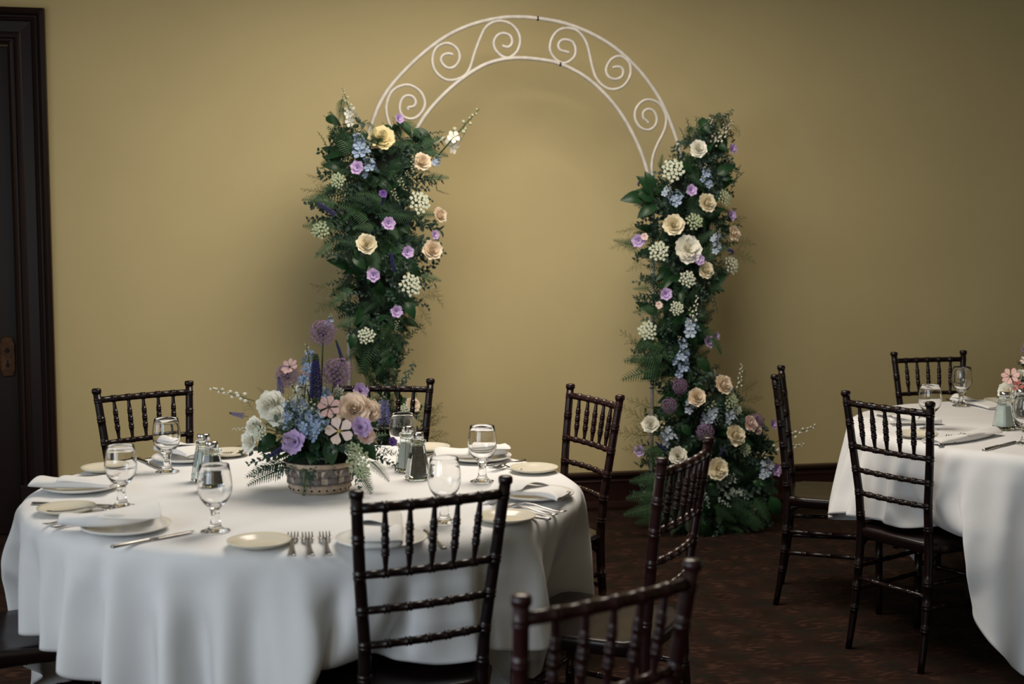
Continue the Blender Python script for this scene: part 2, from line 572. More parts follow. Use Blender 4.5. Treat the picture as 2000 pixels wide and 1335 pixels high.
Z_TOP, Z_R2, Z_R3, Z_R4, Z_SEAT = .890, .735, .651, .568, .445
def back_x(z):
    if z >= .44:
        u = (z - .44) / .48
        return -.056 * (.75 * u + .25 * u * u)
    u = (.44 - z) / .44
    return -.039 * u * u
def post_y(z):
    return np.interp(z, [0, .30, .445, .568, .735, .92], [.160, .152, .148, .150, .1675, .183])
def make_post(s):
    zs = lambda t: .92 * t
    def path(t):
        z = zs(t)
        return (back_x(z), s * float(post_y(z)), z)
    rad = lambda t: float(np.interp(t, [0, .2, .45, .7, 1], [.0115, .0145, .0155, .0145, .0135]))
    mb = beaded(path, rad, [v / .92 for v in (.144, .222, .30, .491, .568, .651, .735, .818, .887)], .0038, .0014, True, 12, 22)
    x, y = back_x(.92), s * .183
    mb.lathe([(.0, .0), (.0135, .0), (.0165, .002), (.0172, .010), (.0165, .016), (.012, .019), (0, .0195)], 14, 0, (x, y, .9135))
    return mb
def rail(z, r, nb, bow, inset=.004):
    y0 = float(post_y(z)) - inset
    bx = back_x(z)
    path = lambda t: (bx - bow * (1 - (2 * t - 1) ** 2), -y0 + 2 * y0 * t, z)
    return beaded(path, lambda t: r, [(i + 1) / (nb + 1) for i in range(nb)], .0036, .0017, True, 10, 12)
BOW = .014
def spindle(k):
    t = (k + 1) / 6
    def p(z):
        y0 = float(post_y(z)) - .004
        return Vector((back_x(z) - BOW * (1 - (2 * t - 1) ** 2), -y0 + 2 * y0 * t, z))
    a, b = p(Z_R2 + .004), p(Z_TOP - .004)
    rad = lambda u: float(np.interp(u, [0, .10, .30, .68, .9, 1], [.0052, .0060, .0090, .0086, .0062, .0052]))
    return beaded(lambda u: a.lerp(b, u), rad, [.30, .49, .68], .0032, .0015, True, 8, 10, False)
def seat_mesh():
    # saddle seat: rounded trapezoid, wider at the front, dished, with the ears cut for the rear posts
    out = [(.395, 0), (.394, .12), (.388, .178), (.372, .200), (.34, .207), (.20, .200), (.07, .188), (.040, .184), (.030, .168), (.018, .164), (-.004, .160), (-.014, .120), (-.016, 0)]
    ring = out + [(x, -y) for x, y in reversed(out[1:-1])]
    n = len(ring)
    cx = .19
    def lay(k, z, dish=0):
        return [(cx + (x - cx) * k, y * k, z - dish) for x, y in ring]
    rows = [lay(.90, .400), lay(.955, .404), lay(.985, .414), lay(1, .428), lay(1, .436), lay(.985, .443), lay(.95, .445), lay(.75, .445, .004), lay(.4, .445, .009), lay(.05, .445, .010)]
    mb = MB(); mb.grid(rows, 0, True)
    mb.f.append(tuple(range(n))); mb.mi.append(0)
    mb.f.append(tuple(range(9 * n, 10 * n))); mb.mi.append(0)
    return mb
def rod(a, b, r, beads):
    a, b = Vector(a), Vector(b)
    return beaded(lambda t: a.lerp(b, t), lambda t: r, beads, .0036, .0013, True, 8, 6)
CHAIR_MESH = {}
for key in ('wood', 'redwood'):
    w = M[key]
    d = CHAIR_MESH[key] = []
    def put(name, mb):
        d.append((name, mb.mesh(name, M['seatwood'] if name == 'seat' else w, True, True)))
    put('seat', seat_mesh())
    for s in (-1, 1):
        put('back_post', make_post(s))
    put('top_rail', rail(Z_TOP, .0118, 5, BOW))
    put('back_rail', rail(Z_R2, .0095, 5, BOW))
    put('back_rail', rail(Z_R3, .0092, 5, BOW))
    put('back_rail', rail(Z_R4, .0092, 5, BOW))
    for k in range(5):
        put('spindle', spindle(k))
    for s in (-1, 1):
        put('front_leg', beaded(lambda t: (.352 + .008 * (1 - t), s * (.178 + .006 * (1 - t)), .43 * t), lambda t: .0125 + .003 * t, [.30, .5, .69], .0038, .0014, True, 12, 8))
    for s in (-1, 1):
        for z in (.30, .215):
            put('side_stretcher', rod((back_x(z), s * float(post_y(z)), z), (.355, s * .181, z), .0088, [.22, .48, .74]))
    z = .257
    put('rear_stretcher', rod((back_x(z), -float(post_y(z)), z), (back_x(z), float(post_y(z)), z), .0088, [.25, .5, .75]))
    put('front_stretcher', rod((.355, -.181, z), (.355, .181, z), .0088, [.25, .5, .75]))
    for s in (-1, 1):                        # curved corner brackets under the rear of the seat
        mb = MB()
        pts = [(.012, .375), (.012, .405), (.075, .405), (.045, .398), (.026, .388)]
        rows = [[(x, s * .150 + yy, zz) for x, zz in pts] for yy in (-.009, .009)]
        mb.grid(rows, 0, True)
        mb.f.append(tuple(range(5))); mb.mi.append(0)
        mb.f.append(tuple(range(5, 10))); mb.mi.append(0)
        put('seat_bracket', mb)
def chair(x, y, deg, key, label):
    r = empty('chiavari_chair', (x, y, 0), R(deg))
    tag(r, label, 'chair', 'chiavari chairs at the two round tables')
    for name, me in CHAIR_MESH[key]:
        obj(name, me, r)
    return r
C1, C2 = Vector((-.585, 3.70, 0)), Vector((2.07, 4.87, 0))
CHAIRS = [
    (-.203, 2.935, 117.7, 'wood', 'dark chiavari chair in front of the left table, its back before the three forks'),
    (1.331, 4.469, 33.5, 'wood', 'near dark chiavari chair at the right table with its whole back and seat in view'),
    (1.14, 5.277, -15.4, 'wood', 'dark chiavari chair seen edge-on between the flower column and right table'),
    (1.981, 6.072, -76, 'wood', 'farthest dark chiavari chair against the wall behind the right table'),
    (.244, 4.609, -154.7, 'redwood', 'brown chiavari chair turned at far right rim of the left table'),
    (.407, 3.403, 153.2, 'redwood', 'reddish chiavari chair seen from the side before the ferns on the floor'),
    (.129, 2.136, 126.2, 'redwood', 'nearest chiavari chair, its blurred back cut off at the bottom of the photo'),
    (-1.319, 4.732, -48.0, 'wood', 'black chiavari chair at far left of the left table near the dark door'),
    (-.50, 4.93, -95, 'wood', 'chiavari chair half hidden behind the flower basket and goblets'),
    (-1.44, 3.32, 25, 'wood', 'chiavari chair in the dark under the cloth at bottom left corner'),
]
for c in CHAIRS:
    chair(*c)

# ------------------------------------------------------------------ round tables and their draped cloths
TOP = .7625                                   # height of the cloth surface on the table
def round_table(c, label):
    t = empty('round_table', (c.x, c.y, 0))
    tag(t, label, 'table', 'round banquet tables')
    mb = MB(); mb.lathe([(0, .722), (.748, .722), (.753, .726), (.753, .744), (.748, .748), (0, .748)], 96)
    obj('tabletop', mb.mesh('tabletop', M['ply'], True, True), t)
    me = None
    for k in range(4):
        a = PI / 4 + k * PI / 2
        mb = MB()
        x, y = .34 * math.cos(a), .34 * math.sin(a)
        mb.tube([(x, y, .72), (x, y, .06), (x * 1.05, y * 1.05, 0)], .016, 10)
        obj('leg', mb.mesh('leg', M['leg'], True, True), t)
    mb = MB()
    for s in (-1, 1):
        mb.tube([(-.24, s * .24, .16), (.24, s * .24, .16)], .012, 8)
    obj('leg_brace', mb.mesh('leg_brace', M['leg'], True, True), t)
round_table(C1, 'round banquet table under the white cloth at left')
round_table(C2, 'round banquet table under the white cloth at right')
def decode(s):
    q = np.array(s, dtype=np.int32).reshape(3, GRID_N, GRID_N)
    q = np.cumsum(np.cumsum(q, 1), 2)
    return np.moveaxis(q, 0, 2) * GRID_STEP
def tablecloth(data, label):
    P = decode(data)
    n = GRID_N
    mb = MB()
    mb.grid([[tuple(p) for p in r] for r in P])
    o = obj('tablecloth', mb.mesh('tablecloth', M['cloth'], True))
    s = o.modifiers.new('subsurf', 'SUBSURF'); s.levels = 1; s.render_levels = 2
    so = o.modifiers.new('solid', 'SOLIDIFY'); so.thickness = .0012; so.offset = 0
    tag(o, label, 'tablecloth', 'white round table cloths')


GRID_N, GRID_STEP = 64, 0.0006
# tablecloth grid 1: draped heights and positions, second differences
CLOTH1 = [
-2230,54,-2,-65,-63,-43,-6,34,54,28,-41,-37,-14,29,55,67,62,56,44,29,24,20,16,13,-47,-66,-58,-25,-8,13,45,71,64,-21,-6,16,65,65,-18,-12,28,54,64,71,13,-14,1,39,45,46,59,44,1,-3,13,36,35,20,25,39,40,19,1,6,-48,5,57,54,-5,-24,-30,-32,-15,27,
46,-10,-20,-40,-30,-23,-13,-5,2,-7,-1,-1,7,13,91,48,-8,-32,-9,5,-3,0,-1,9,-7,13,-1,-14,0,8,13,0,7,-15,-16,8,15,8,-1,10,-8,-22,-4,9,16,3,-8,4,10,-1,-17,-13,5,13,-40,-15,14,58,49,-6,-30,-34,-24,-8,46,26,-15,-19,-41,-17,-13,-16,-5,-14,8,25,2,
5,-8,66,32,-15,-11,0,-1,1,-5,-5,3,15,5,-24,13,9,7,4,1,-17,-10,12,19,-3,9,0,-16,-17,5,16,12,-9,-2,11,4,-15,-16,1,14,12,-23,-19,-25,21,61,50,-9,-28,-37,-24,2,50,14,-11,-17,-44,-9,-1,-11,9,11,14,-4,-3,-7,6,41,11,-16,-3,1,-2,-4,2,8,0,7,-4,-2,
10,4,5,-7,-17,2,15,10,3,4,-10,-17,-5,14,16,-5,-5,9,5,-12,-15,0,12,13,3,19,-37,-26,-24,22,66,44,-12,-33,-35,-23,23,43,-3,0,-15,-44,-7,3,7,5,16,-7,-8,-3,-18,27,31,-8,-3,0,-3,-7,7,9,2,-4,0,2,10,3,5,-12,-15,11,16,2,6,-3,-14,-12,7,19,1,-8,8,6,
-11,-16,0,13,13,-1,-9,44,-25,-36,-27,-21,23,68,41,-21,-37,-33,-13,33,27,2,1,-15,-54,1,10,2,3,21,-21,-4,-10,2,32,12,-4,-1,-6,-6,10,15,-5,-9,4,6,9,3,0,-14,-8,18,10,1,4,-10,-15,-1,19,7,-10,7,7,-7,-17,-3,12,14,1,-11,-6,75,-25,-24,-36,-30,-26,
25,66,38,-23,-37,-30,-4,41,16,1,2,-6,-46,-1,-3,-15,20,2,-8,0,-4,2,31,3,-4,-8,-3,11,10,-4,-6,1,10,8,1,-7,-12,7,17,2,7,-7,-14,-8,15,14,-7,4,5,-7,-17,-1,12,14,-3,-13,1,10,71,4,-26,-22,-37,-31,-22,28,65,29,-29,-37,-20,20,37,6,-8,-1,-11,-21,-16,
-13,3,15,-7,0,-7,8,19,12,-8,-9,-2,12,8,-4,-6,4,11,4,-3,-6,-7,14,10,3,1,-12,-11,4,18,0,-2,7,-4,-15,-5,11,16,-5,-11,4,10,3,-20,68,32,-21,-25,-38,-32,-28,30,64,27,-31,-40,-11,26,28,3,-4,-6,-4,-9,-28,-11,11,6,-8,-3,10,11,9,0,-10,-1,10,0,5,-10,
5,15,3,-10,-4,-1,16,4,1,-10,-4,-5,18,4,-4,7,-2,-15,-5,12,13,-7,-8,7,8,-1,-4,-70,39,64,40,-9,-28,-36,-34,-24,33,61,19,-36,-40,-4,24,22,8,-4,-15,5,-5,-33,0,12,5,6,9,14,2,6,0,0,0,-5,-3,-5,0,2,-7,0,-3,9,8,1,-6,-4,-6,11,11,-3,4,-1,-16,-5,13,12,
-7,-6,8,6,-3,-4,-2,-46,-21,19,59,52,6,-31,-36,-33,-24,38,53,18,-46,-44,14,16,18,12,-10,-6,8,-1,0,6,12,7,4,-1,1,0,1,-1,0,0,0,-2,-2,-4,-8,-9,-8,16,0,-3,-4,1,-4,17,-1,2,0,-14,-5,12,10,-7,-4,8,5,-5,-2,-1,5,-14,-21,-28,2,47,63,19,-22,-36,-34,
-32,35,45,18,-41,-30,16,7,16,5,-1,1,18,8,4,0,-1,0,1,0,-1,0,1,-1,0,0,1,0,-1,1,-2,-6,-7,-4,-3,2,-8,16,1,0,0,-12,-3,13,6,-8,0,8,2,-7,-1,2,6,1,38,-32,-28,-28,-15,34,65,34,-21,-38,-30,-27,41,18,17,-38,-2,6,-1,26,12,10,4,0,-1,0,1,-1,0,0,1,-1,0,1,
0,-1,0,0,1,-1,0,1,-3,-5,-8,-3,5,2,1,-2,-9,3,7,5,-7,3,6,-1,-7,1,3,4,2,-17,61,-10,-22,-29,-27,-31,11,55,48,-4,-38,-26,-31,37,15,9,-24,0,27,19,5,-1,0,0,1,-1,0,1,0,-1,0,1,-1,0,0,1,-1,0,0,1,-1,0,1,0,-2,-7,-1,0,-3,-1,1,1,5,-5,5,2,-4,-4,3,4,3,0,
-16,-24,75,-1,-12,-23,-24,-28,-29,-10,43,54,4,-34,-17,-18,16,6,5,22,14,2,-1,1,0,-1,0,1,-1,0,0,1,-1,0,1,0,-1,0,1,0,-1,0,1,0,-1,0,1,-1,-4,-5,-1,0,1,3,-2,3,1,-4,-2,4,4,0,2,-15,-22,-16,-19,54,32,6,-19,-22,-28,-26,-23,19,52,12,-31,-2,-10,11,26,
13,0,-1,0,0,0,1,-1,0,1,0,-1,0,1,0,-1,0,1,-1,0,0,1,-1,0,0,1,-1,0,1,-1,-2,-4,0,1,-1,3,-1,-4,1,5,2,-1,-1,-24,-20,-17,7,-54,4,37,48,30,1,-19,-26,-24,-25,0,35,22,-19,1,22,12,-1,0,1,0,-1,0,0,1,0,-1,0,1,-1,0,0,1,-1,0,1,0,-1,0,1,0,-1,0,1,-1,0,1,0,
-2,-2,0,1,-3,-1,3,4,-2,-1,2,-18,-19,-15,-10,4,-23,-15,-14,8,44,46,20,-10,-25,-22,-13,-5,14,6,22,13,-1,0,0,-1,0,1,0,-1,0,0,1,-1,0,1,0,-1,0,1,-1,0,0,1,-1,0,0,1,-1,0,1,-1,0,0,1,-2,0,0,-1,2,1,-3,1,1,-9,-6,-22,-23,9,-3,41,-23,-22,-22,-22,8,39,
42,13,-12,-24,-7,-6,26,13,0,0,0,0,1,-1,0,0,1,0,-1,0,1,-1,0,0,1,-1,0,1,0,-1,0,1,0,-1,0,1,-1,0,1,0,-1,0,1,-1,0,0,-1,-1,1,0,-11,-14,-25,4,18,-8,-6,72,-15,-14,-17,-22,-25,-14,9,40,22,2,-17,5,17,2,0,0,-1,0,0,1,0,-1,0,0,1,-1,0,1,0,-1,0,1,0,-1,0,
1,-1,0,0,1,-1,0,1,0,-1,0,1,-1,0,1,-1,1,-1,-4,-14,-10,-9,-28,23,36,11,1,-8,76,8,-5,-13,-13,-19,-20,-19,-13,18,18,4,18,5,0,-1,0,1,0,-1,0,0,1,0,-1,0,1,-1,0,0,1,-1,0,0,1,-1,0,1,0,-1,0,1,-1,0,0,1,-1,0,1,-1,0,1,1,-6,-5,5,-23,-5,30,10,-4,2,0,-3,
-12,29,28,21,8,-2,-14,-18,-19,-17,5,22,13,0,0,1,0,-1,0,1,0,-1,0,0,1,-1,0,1,0,-1,0,1,0,-1,0,1,-1,0,0,1,-1,0,1,0,-1,0,1,-1,0,1,0,-1,2,2,-5,-9,13,6,2,-7,0,0,1,-1,-43,-3,12,23,26,25,13,5,-7,-12,-17,21,2,0,0,-1,0,1,-1,0,0,1,0,-1,0,1,0,-1,0,1,-1,
0,0,1,-1,0,1,0,-1,0,1,0,-1,0,1,-1,0,1,0,-1,0,1,-1,4,1,2,3,-1,-11,2,0,1,5,-1,2,-7,-13,-12,-6,9,19,20,12,-1,14,7,0,0,0,1,-1,0,1,0,-1,0,0,1,-1,0,0,1,-1,0,1,0,-1,0,1,0,-1,0,1,-1,0,0,1,-1,0,1,-1,0,0,1,-1,0,1,3,3,0,-5,-6,7,0,-5,1,4,2,48,-7,-9,
-10,-8,-13,-6,1,13,17,15,3,1,0,-1,0,1,0,-1,0,1,0,-1,0,1,0,-1,0,1,0,-1,0,1,0,-1,0,1,-1,0,1,0,-1,0,1,-1,0,1,0,-1,0,1,-1,0,1,2,-5,1,8,-1,-7,-5,-20,3,38,74,-6,-4,-3,-5,-7,-7,-9,-8,7,13,0,-1,0,1,0,-1,0,1,-1,0,0,1,-1,0,0,1,-1,0,0,1,-1,0,0,1,-1,0,
1,0,-1,0,1,-1,0,1,0,-1,0,1,-1,0,1,0,-1,5,3,2,-6,-10,-12,-11,24,18,-6,59,9,4,1,-4,-6,-7,-7,-7,-2,5,-1,1,-1,0,0,1,-1,0,1,0,-1,0,1,0,-1,0,1,0,-1,0,1,0,-1,0,1,-1,0,0,1,-1,0,1,0,-1,0,1,-1,0,1,0,-1,0,1,3,-1,-8,-8,-3,10,19,8,0,-1,-33,14,13,12,14,
10,4,1,1,6,3,-1,0,1,0,-1,0,1,0,-1,0,1,0,-1,0,1,0,-1,0,1,-1,0,0,1,-1,0,1,0,-1,0,1,0,-1,0,1,-1,0,1,0,-1,0,1,-1,0,2,4,-1,4,6,3,2,-1,0,4,-11,-6,-2,-1,3,11,14,13,12,11,0,1,0,-1,0,1,0,-1,0,1,-1,0,0,1,-1,0,0,1,-1,0,1,0,-1,0,1,0,-1,0,1,-1,0,0,1,-1,
0,1,0,-1,0,1,-1,0,1,0,0,3,2,2,2,1,-2,0,3,3,38,-2,-3,-2,-2,-4,-1,2,15,3,1,-1,0,1,-1,0,0,1,-1,0,1,0,-1,0,1,0,-1,0,1,0,-1,0,1,-1,0,0,1,-1,0,1,0,-1,0,1,0,-1,0,1,-1,0,1,0,-1,0,0,2,-2,-2,1,2,2,3,3,4,62,1,1,0,-1,-2,-4,-3,-15,5,0,1,-1,0,1,0,-1,0,1,
0,-1,0,1,-1,0,0,1,-1,0,0,1,-1,0,1,0,-1,0,1,0,-1,0,1,-1,0,0,1,-1,0,1,0,-1,0,1,-1,1,3,2,1,2,0,2,1,1,0,75,-3,-2,-4,-6,-6,-4,-3,-3,0,0,0,1,0,-1,0,1,-1,0,0,1,-1,0,1,0,-1,0,1,0,-1,0,1,0,-1,0,1,-1,0,0,1,-1,0,1,0,-1,0,1,0,-1,0,1,-1,0,1,-1,1,8,2,1,
1,0,-1,-2,-1,29,2,-2,0,2,3,5,5,1,0,0,-1,0,0,1,-1,0,1,0,-1,0,1,-1,0,0,1,-1,0,0,1,-1,0,0,1,-1,0,1,0,-1,0,1,0,-1,0,1,-1,0,0,1,-1,0,1,-1,0,1,1,-9,-6,-8,-8,-8,-7,-7,-1,39,0,4,4,2,1,-1,-3,-1,-1,0,1,0,-1,0,1,0,-1,0,1,-1,0,1,0,-1,0,1,0,-1,0,1,0,-1,
0,1,0,-1,0,1,-1,0,0,1,-1,0,1,0,-1,0,1,0,-1,1,0,-1,-4,-16,-14,-13,-11,-8,-4,0,-4,20,5,3,4,4,4,2,2,2,-1,0,-1,0,1,-1,0,0,1,-1,0,1,0,-1,0,1,0,-1,0,1,-1,0,0,1,-1,0,0,1,-1,0,1,0,-1,0,1,0,-1,0,1,-1,0,0,1,-1,0,1,-4,-1,1,-1,-3,-4,-5,-5,-5,-21,4,5,5,
9,11,7,11,15,-1,-1,1,-1,0,1,0,-1,0,1,-1,0,0,1,-1,0,0,1,-1,0,1,0,-1,0,1,0,-1,0,1,0,-1,0,1,0,-1,0,1,-1,0,1,0,-1,0,1,0,-1,-5,6,5,6,6,5,4,0,-2,14,6,7,6,4,3,7,5,-5,-2,-1,0,1,-1,0,0,1,-1,0,1,0,-1,0,1,0,-1,0,1,-1,0,0,1,-1,0,0,1,-1,0,0,1,-1,0,0,1,
-1,0,1,0,-1,0,1,-1,0,0,-1,-5,-1,1,1,5,5,3,2,2,52,0,1,-1,1,1,1,-4,0,-5,-1,-1,0,1,0,-1,0,1,0,-1,0,1,-1,0,0,1,-1,0,1,0,-1,0,1,0,-1,0,1,0,-1,0,1,0,-1,0,1,0,-1,0,1,-1,0,1,-1,0,-1,2,8,2,2,0,-2,-1,1,1,52,5,3,4,-2,-8,-6,-1,3,-3,-3,1,0,-1,0,1,-1,0,
0,1,-1,0,1,0,-1,0,1,0,-1,0,1,-1,0,0,1,-1,0,0,1,-1,0,0,1,-1,0,0,1,-1,0,1,-1,0,1,0,-4,0,6,5,3,2,2,1,-1,-1,61,-1,-3,-5,-2,2,0,0,-2,-2,-3,-1,0,1,-1,0,1,0,-1,0,1,-1,0,0,1,-1,0,0,1,-1,0,1,0,-1,0,1,0,-1,0,1,0,-1,0,1,0,-1,0,1,0,-1,1,0,-1,0,-13,-19,
2,19,9,1,-2,-8,13,4,39,-6,-5,-3,-4,-2,5,6,6,10,-1,0,-1,0,1,0,-1,0,1,-1,0,1,0,-1,0,1,0,-1,0,1,-1,0,0,1,-1,0,0,1,0,-1,0,1,0,-1,0,1,0,-1,0,1,-1,0,1,-3,-8,-2,-19,-30,5,20,15,-2,-7,7,20,-5,-1,1,5,9,7,6,7,1,-3,-3,1,-1,0,0,1,-1,0,1,0,-1,0,1,-1,0,
0,1,-1,0,1,0,-1,0,1,0,-1,0,0,1,-1,0,0,1,-1,0,0,1,-1,0,1,0,-1,-7,-14,-16,-11,-11,-16,-5,22,32,-8,-3,15,4,6,8,10,5,2,-1,-2,0,2,-4,-1,1,0,-1,0,1,-1,0,0,1,-1,0,1,-1,0,0,1,-1,0,0,1,-1,0,0,1,-1,0,0,1,0,-1,0,1,0,-1,0,1,0,-1,0,-2,-17,-7,11,-2,-6,
-22,-22,-24,6,37,6,28,11,7,3,-6,-3,0,5,4,2,-1,-4,-2,0,0,1,-1,0,1,-1,0,0,1,-1,0,1,0,-1,0,1,0,-1,0,1,0,-1,0,1,0,-1,0,0,1,-1,0,0,1,0,-1,0,1,0,-11,-15,-5,7,6,7,3,-20,-32,-28,-7,17,46,-3,-5,-6,1,7,7,-1,-3,-1,1,5,-3,-1,0,0,1,-1,0,1,0,-1,0,1,0,-1,
0,1,-1,0,0,1,-1,0,0,1,-1,0,0,1,0,-1,0,1,0,-1,0,0,1,0,0,-5,-20,-25,-16,-10,16,10,9,10,3,-25,-43,-4,27,-3,3,9,9,0,-6,-2,2,4,4,-2,0,0,0,-1,0,1,-1,0,0,1,-1,0,0,1,-1,0,1,0,-1,0,1,0,-1,0,1,0,-1,0,0,1,-1,0,0,1,0,0,-1,1,-2,-18,-22,7,-5,-34,-36,-3,
13,15,-2,-15,-4,6,26,9,9,1,-6,-4,2,4,5,1,-8,1,4,0,0,1,0,-1,1,0,-1,0,1,-1,0,0,1,-1,0,0,1,-1,0,0,1,-1,0,0,1,-1,0,0,1,0,-1,0,0,0,1,0,-14,-23,-18,-6,25,20,-36,-53,-35,6,11,2,-13,18,42,1,-7,-4,5,7,3,1,-10,-9,7,7,0,1,0,0,0,1,-1,0,1,-1,0,1,0,-1,0,
1,0,-1,0,1,-1,0,0,1,-1,0,0,1,0,-1,0,0,1,0,-1,1,1,-13,-24,-15,0,-17,-19,17,51,8,-40,-71,-26,9,5,-15,30,1,5,9,3,-1,-5,-21,1,14,6,0,1,-2,-1,3,1,0,1,-1,0,1,-1,0,0,1,-1,0,0,1,-1,0,1,0,-1,0,1,0,-1,0,0,1,-1,0,0,0,1,0,-11,-26,-20,13,3,-3,-21,-37,
16,35,26,-8,-49,-48,-13,-3,41,3,2,-3,-2,-10,-20,14,15,1,1,-4,-4,-6,6,4,4,2,0,1,-1,0,1,0,-1,0,1,0,-1,0,1,-1,0,0,1,-1,0,0,1,-1,0,0,1,0,-1,0,1,-12,-26,-13,-20,-17,41,22,-8,-14,-49,12,21,3,7,-6,-2,-58,39,-3,-1,-3,-17,-17,29,14,-3,-8,-20,-3,9,
15,1,-3,6,6,3,0,1,-1,0,0,1,-1,0,0,1,-1,0,1,0,-1,0,1,0,-1,0,1,0,-1,0,0,1,-1,-14,-27,-10,-6,-1,-26,-13,49,28,12,-5,-60,-17,21,7,50,43,11,26,0,-9,-23,2,36,6,-12,-18,-19,16,19,3,-8,-2,7,0,5,7,7,1,1,-1,0,0,1,-1,0,0,1,-1,0,0,1,-1,0,0,1,-1,0,0,1,
-1,0,-3,-13,-32,0,-11,9,11,-15,-52,-9,71,10,11,13,-26,-28,61,37,-2,-3,18,-18,-14,16,22,2,-35,-14,7,31,10,-14,-8,11,7,2,3,-3,0,6,9,5,2,0,-1,0,1,0,-1,0,1,0,-1,0,1,0,-1,0,1,-1,1,-1,-2,-9,-10,-7,-4,-30,13,-6,12,19,-28,-70,8,58,3,-4,-1,56,-11,
-10,12,3,5,-10,12,18,-2,-27,-14,19,18,-4,-17,8,14,2,3,2,-1,-10,3,4,-2,8,8,5,3,-1,0,0,1,-1,0,0,1,-1,0,0,1,-1,1,0,-4,-8,-18,0,1,-8,-11,-14,0,13,-2,11,20,-32,-76,29,33,-5,40,9,17,-17,-16,12,-1,7,14,-10,-15,-16,21,7,-11,1,20,7,0,2,3,-1,-8,-6,5,
1,2,-7,3,6,10,3,4,2,0,1,0,0,0,1,-1,0,-2,-1,-8,-10,-13,-16,-4,2,17,1,-12,-2,-31,13,15,2,17,14,-49,-47,28,58,27,-1,-25,8,-4,-3,-6,18,-11,-20,-6,15,12,-2,12,9,4,2,2,1,-1,-4,-19,17,-3,0,3,-8,1,-2,4,-7,2,9,2,5,3,2,-1,-2,-3,-7,3,-17,-17,-5,6,17,
-10,-7,1,22,8,-3,-22,-38,22,5,1,27,1,-58,0,33,27,17,10,-9,-6,-5,-5,-3,-9,11,9,18,-7,4,3,3,3,2,0,1,-2,-14,-2,8,1,0,-1,-7,-2,9,-6,0,-7,3,-8,2,10,-17,-6,3,13,-6,5,-22,-4,-6,9,18,5,-12,-4,11,27,-1,2,-37,-23,11,-9,4,19,23,-55,9,3,47,20,4,-7,-7,
14,2,11,0,-6,-9,16,-3,-3,1,2,1,2,0,-14,-20,30,-4,1,0,-3,-7,5,-1,-2,-8,6,-2,-6,1,4,-9,-13,3,10,4,2,-6,-21,-3,0,18,12,-7,-9,4,21,15,6,0,-56,-10,-2,-4,43,36,-31,-58,16,-3,53,18,4,-4,41,-7,-16,-14,12,11,2,1,-3,-6,1,0,1,-1,-23,15,8,-1,0,0,-9,0,
10,-5,-9,-3,7,-3,-5,3,0,-6,-15,3,9,5,1,5,-25,-13,-2,16,18,1,-13,-3,17,19,5,12,-10,-65,17,30,1,19,22,-55,-60,17,2,56,12,4,7,-15,0,28,5,3,4,2,1,-5,-14,-2,0,-5,-3,20,-7,3,0,-1,-14,22,-22,-2,0,2,5,-3,-5,2,1,-2,-19,1,9,9,-1,6,-13,-21,-5,7,18,9,
-9,-7,6,22,9,2,18,3,-17,-4,-3,-2,32,6,-58,-63,4,12,50,19,-20,14,26,0,6,5,3,2,0,3,-5,-21,-6,-20,11,13,10,2,-1,0,-1,1,-17,1,-5,8,3,-9,1,3,1,2,-21,-2,9,6,2,7,-3,-20,-11,-8,19,15,-3,-11,1,19,15,2,3,26,-20,-6,20,-17,16,22,-7,-72,-57,3,28,38,3,
21,0,3,5,3,1,-1,4,5,0,-10,-36,-25,30,3,3,13,1,-2,7,-21,-7,3,-2,11,-2,-11,8,1,-2,-2,-6,-6,3,6,2,7,5,-17,-18,-9,14,14,4,-8,-10,15,20,6,1,13,8,-16,12,-5,-15,21,25,-18,-71,-50,12,20,29,-5,1,8,2,1,-1,3,3,-2,-7,-30,-24,30,-7,-3,3,2,11,5,5,-19,0,
-7,9,8,-12,-4,6,3,0,-4,-2,-8,-1,4,3,8,10,-10,-23,-14,10,11,11,-6,-8,3,23,11,1,1,17,-4,-24,-2,0,6,23,24,-16,-73,-46,20,24,2,6,2,2,0,0,-1,-6,-14,-28,-7,43,7,-17,-17,-2,2,11,-5,-14,12,11,-2,4,-23,-16,12,23,0,-2,-2,2,-13,-2,3,4,9,7,1,-26,-18,2,
16,7,2,-4,-1,14,18,3,0,1,-4,-17,-2,3,5,11,22,24,-27,-81,-31,6331,-37,-36,-18,-7,-10,-39,-32,-26,-38,-41,-35,-42,-23,5,15,16,16,13,-30,-45,-46,-47,-48,-60,-69,-68,-58,-57,-54,-31,8,-9,-76,-64,-43,23,8,-78,-64,-39,9,42,36,-58,-82,-59,-26,23,
47,54,-5,-81,-70,-48,-24,23,43,69,69,18,-50,-75,-68,22,11,1,-15,-10,4,18,-6,-3,9,0,-3,6,-16,-27,-11,-1,11,-9,-15,-2,-2,0,3,28,12,-2,-2,2,2,-3,-2,-4,5,-2,4,2,-20,1,3,11,6,8,-32,-18,10,10,28,14,9,-39,-47,4,15,17,35,16,23,-2,-55,-63,-21,17,28,
17,5,12,-2,-16,-10,15,12,-9,2,7,-4,-1,3,-17,-23,-5,-2,-7,-9,1,13,0,1,-8,28,6,-8,2,1,0,-4,-5,-1,3,5,4,-30,12,4,10,7,-4,-30,-9,14,15,27,13,-19,-44,-26,17,14,29,24,27,4,-43,-65,-30,16,21,17,32,-10,0,11,-1,-16,-7,16,6,-9,7,3,-5,1,3,-19,-23,-5,
0,1,7,10,-1,-2,-5,3,11,-1,-4,0,-1,-3,-6,3,2,6,-5,-7,-3,4,11,14,-24,-27,7,11,25,12,1,-37,-32,5,15,24,30,23,9,-42,-62,-25,15,18,18,35,35,-1,-10,1,9,-2,-18,-4,18,1,-7,9,0,-5,0,3,-22,-25,4,3,7,12,-2,-3,-1,-14,13,5,-3,1,0,-6,-7,4,3,2,-10,-2,1,7,
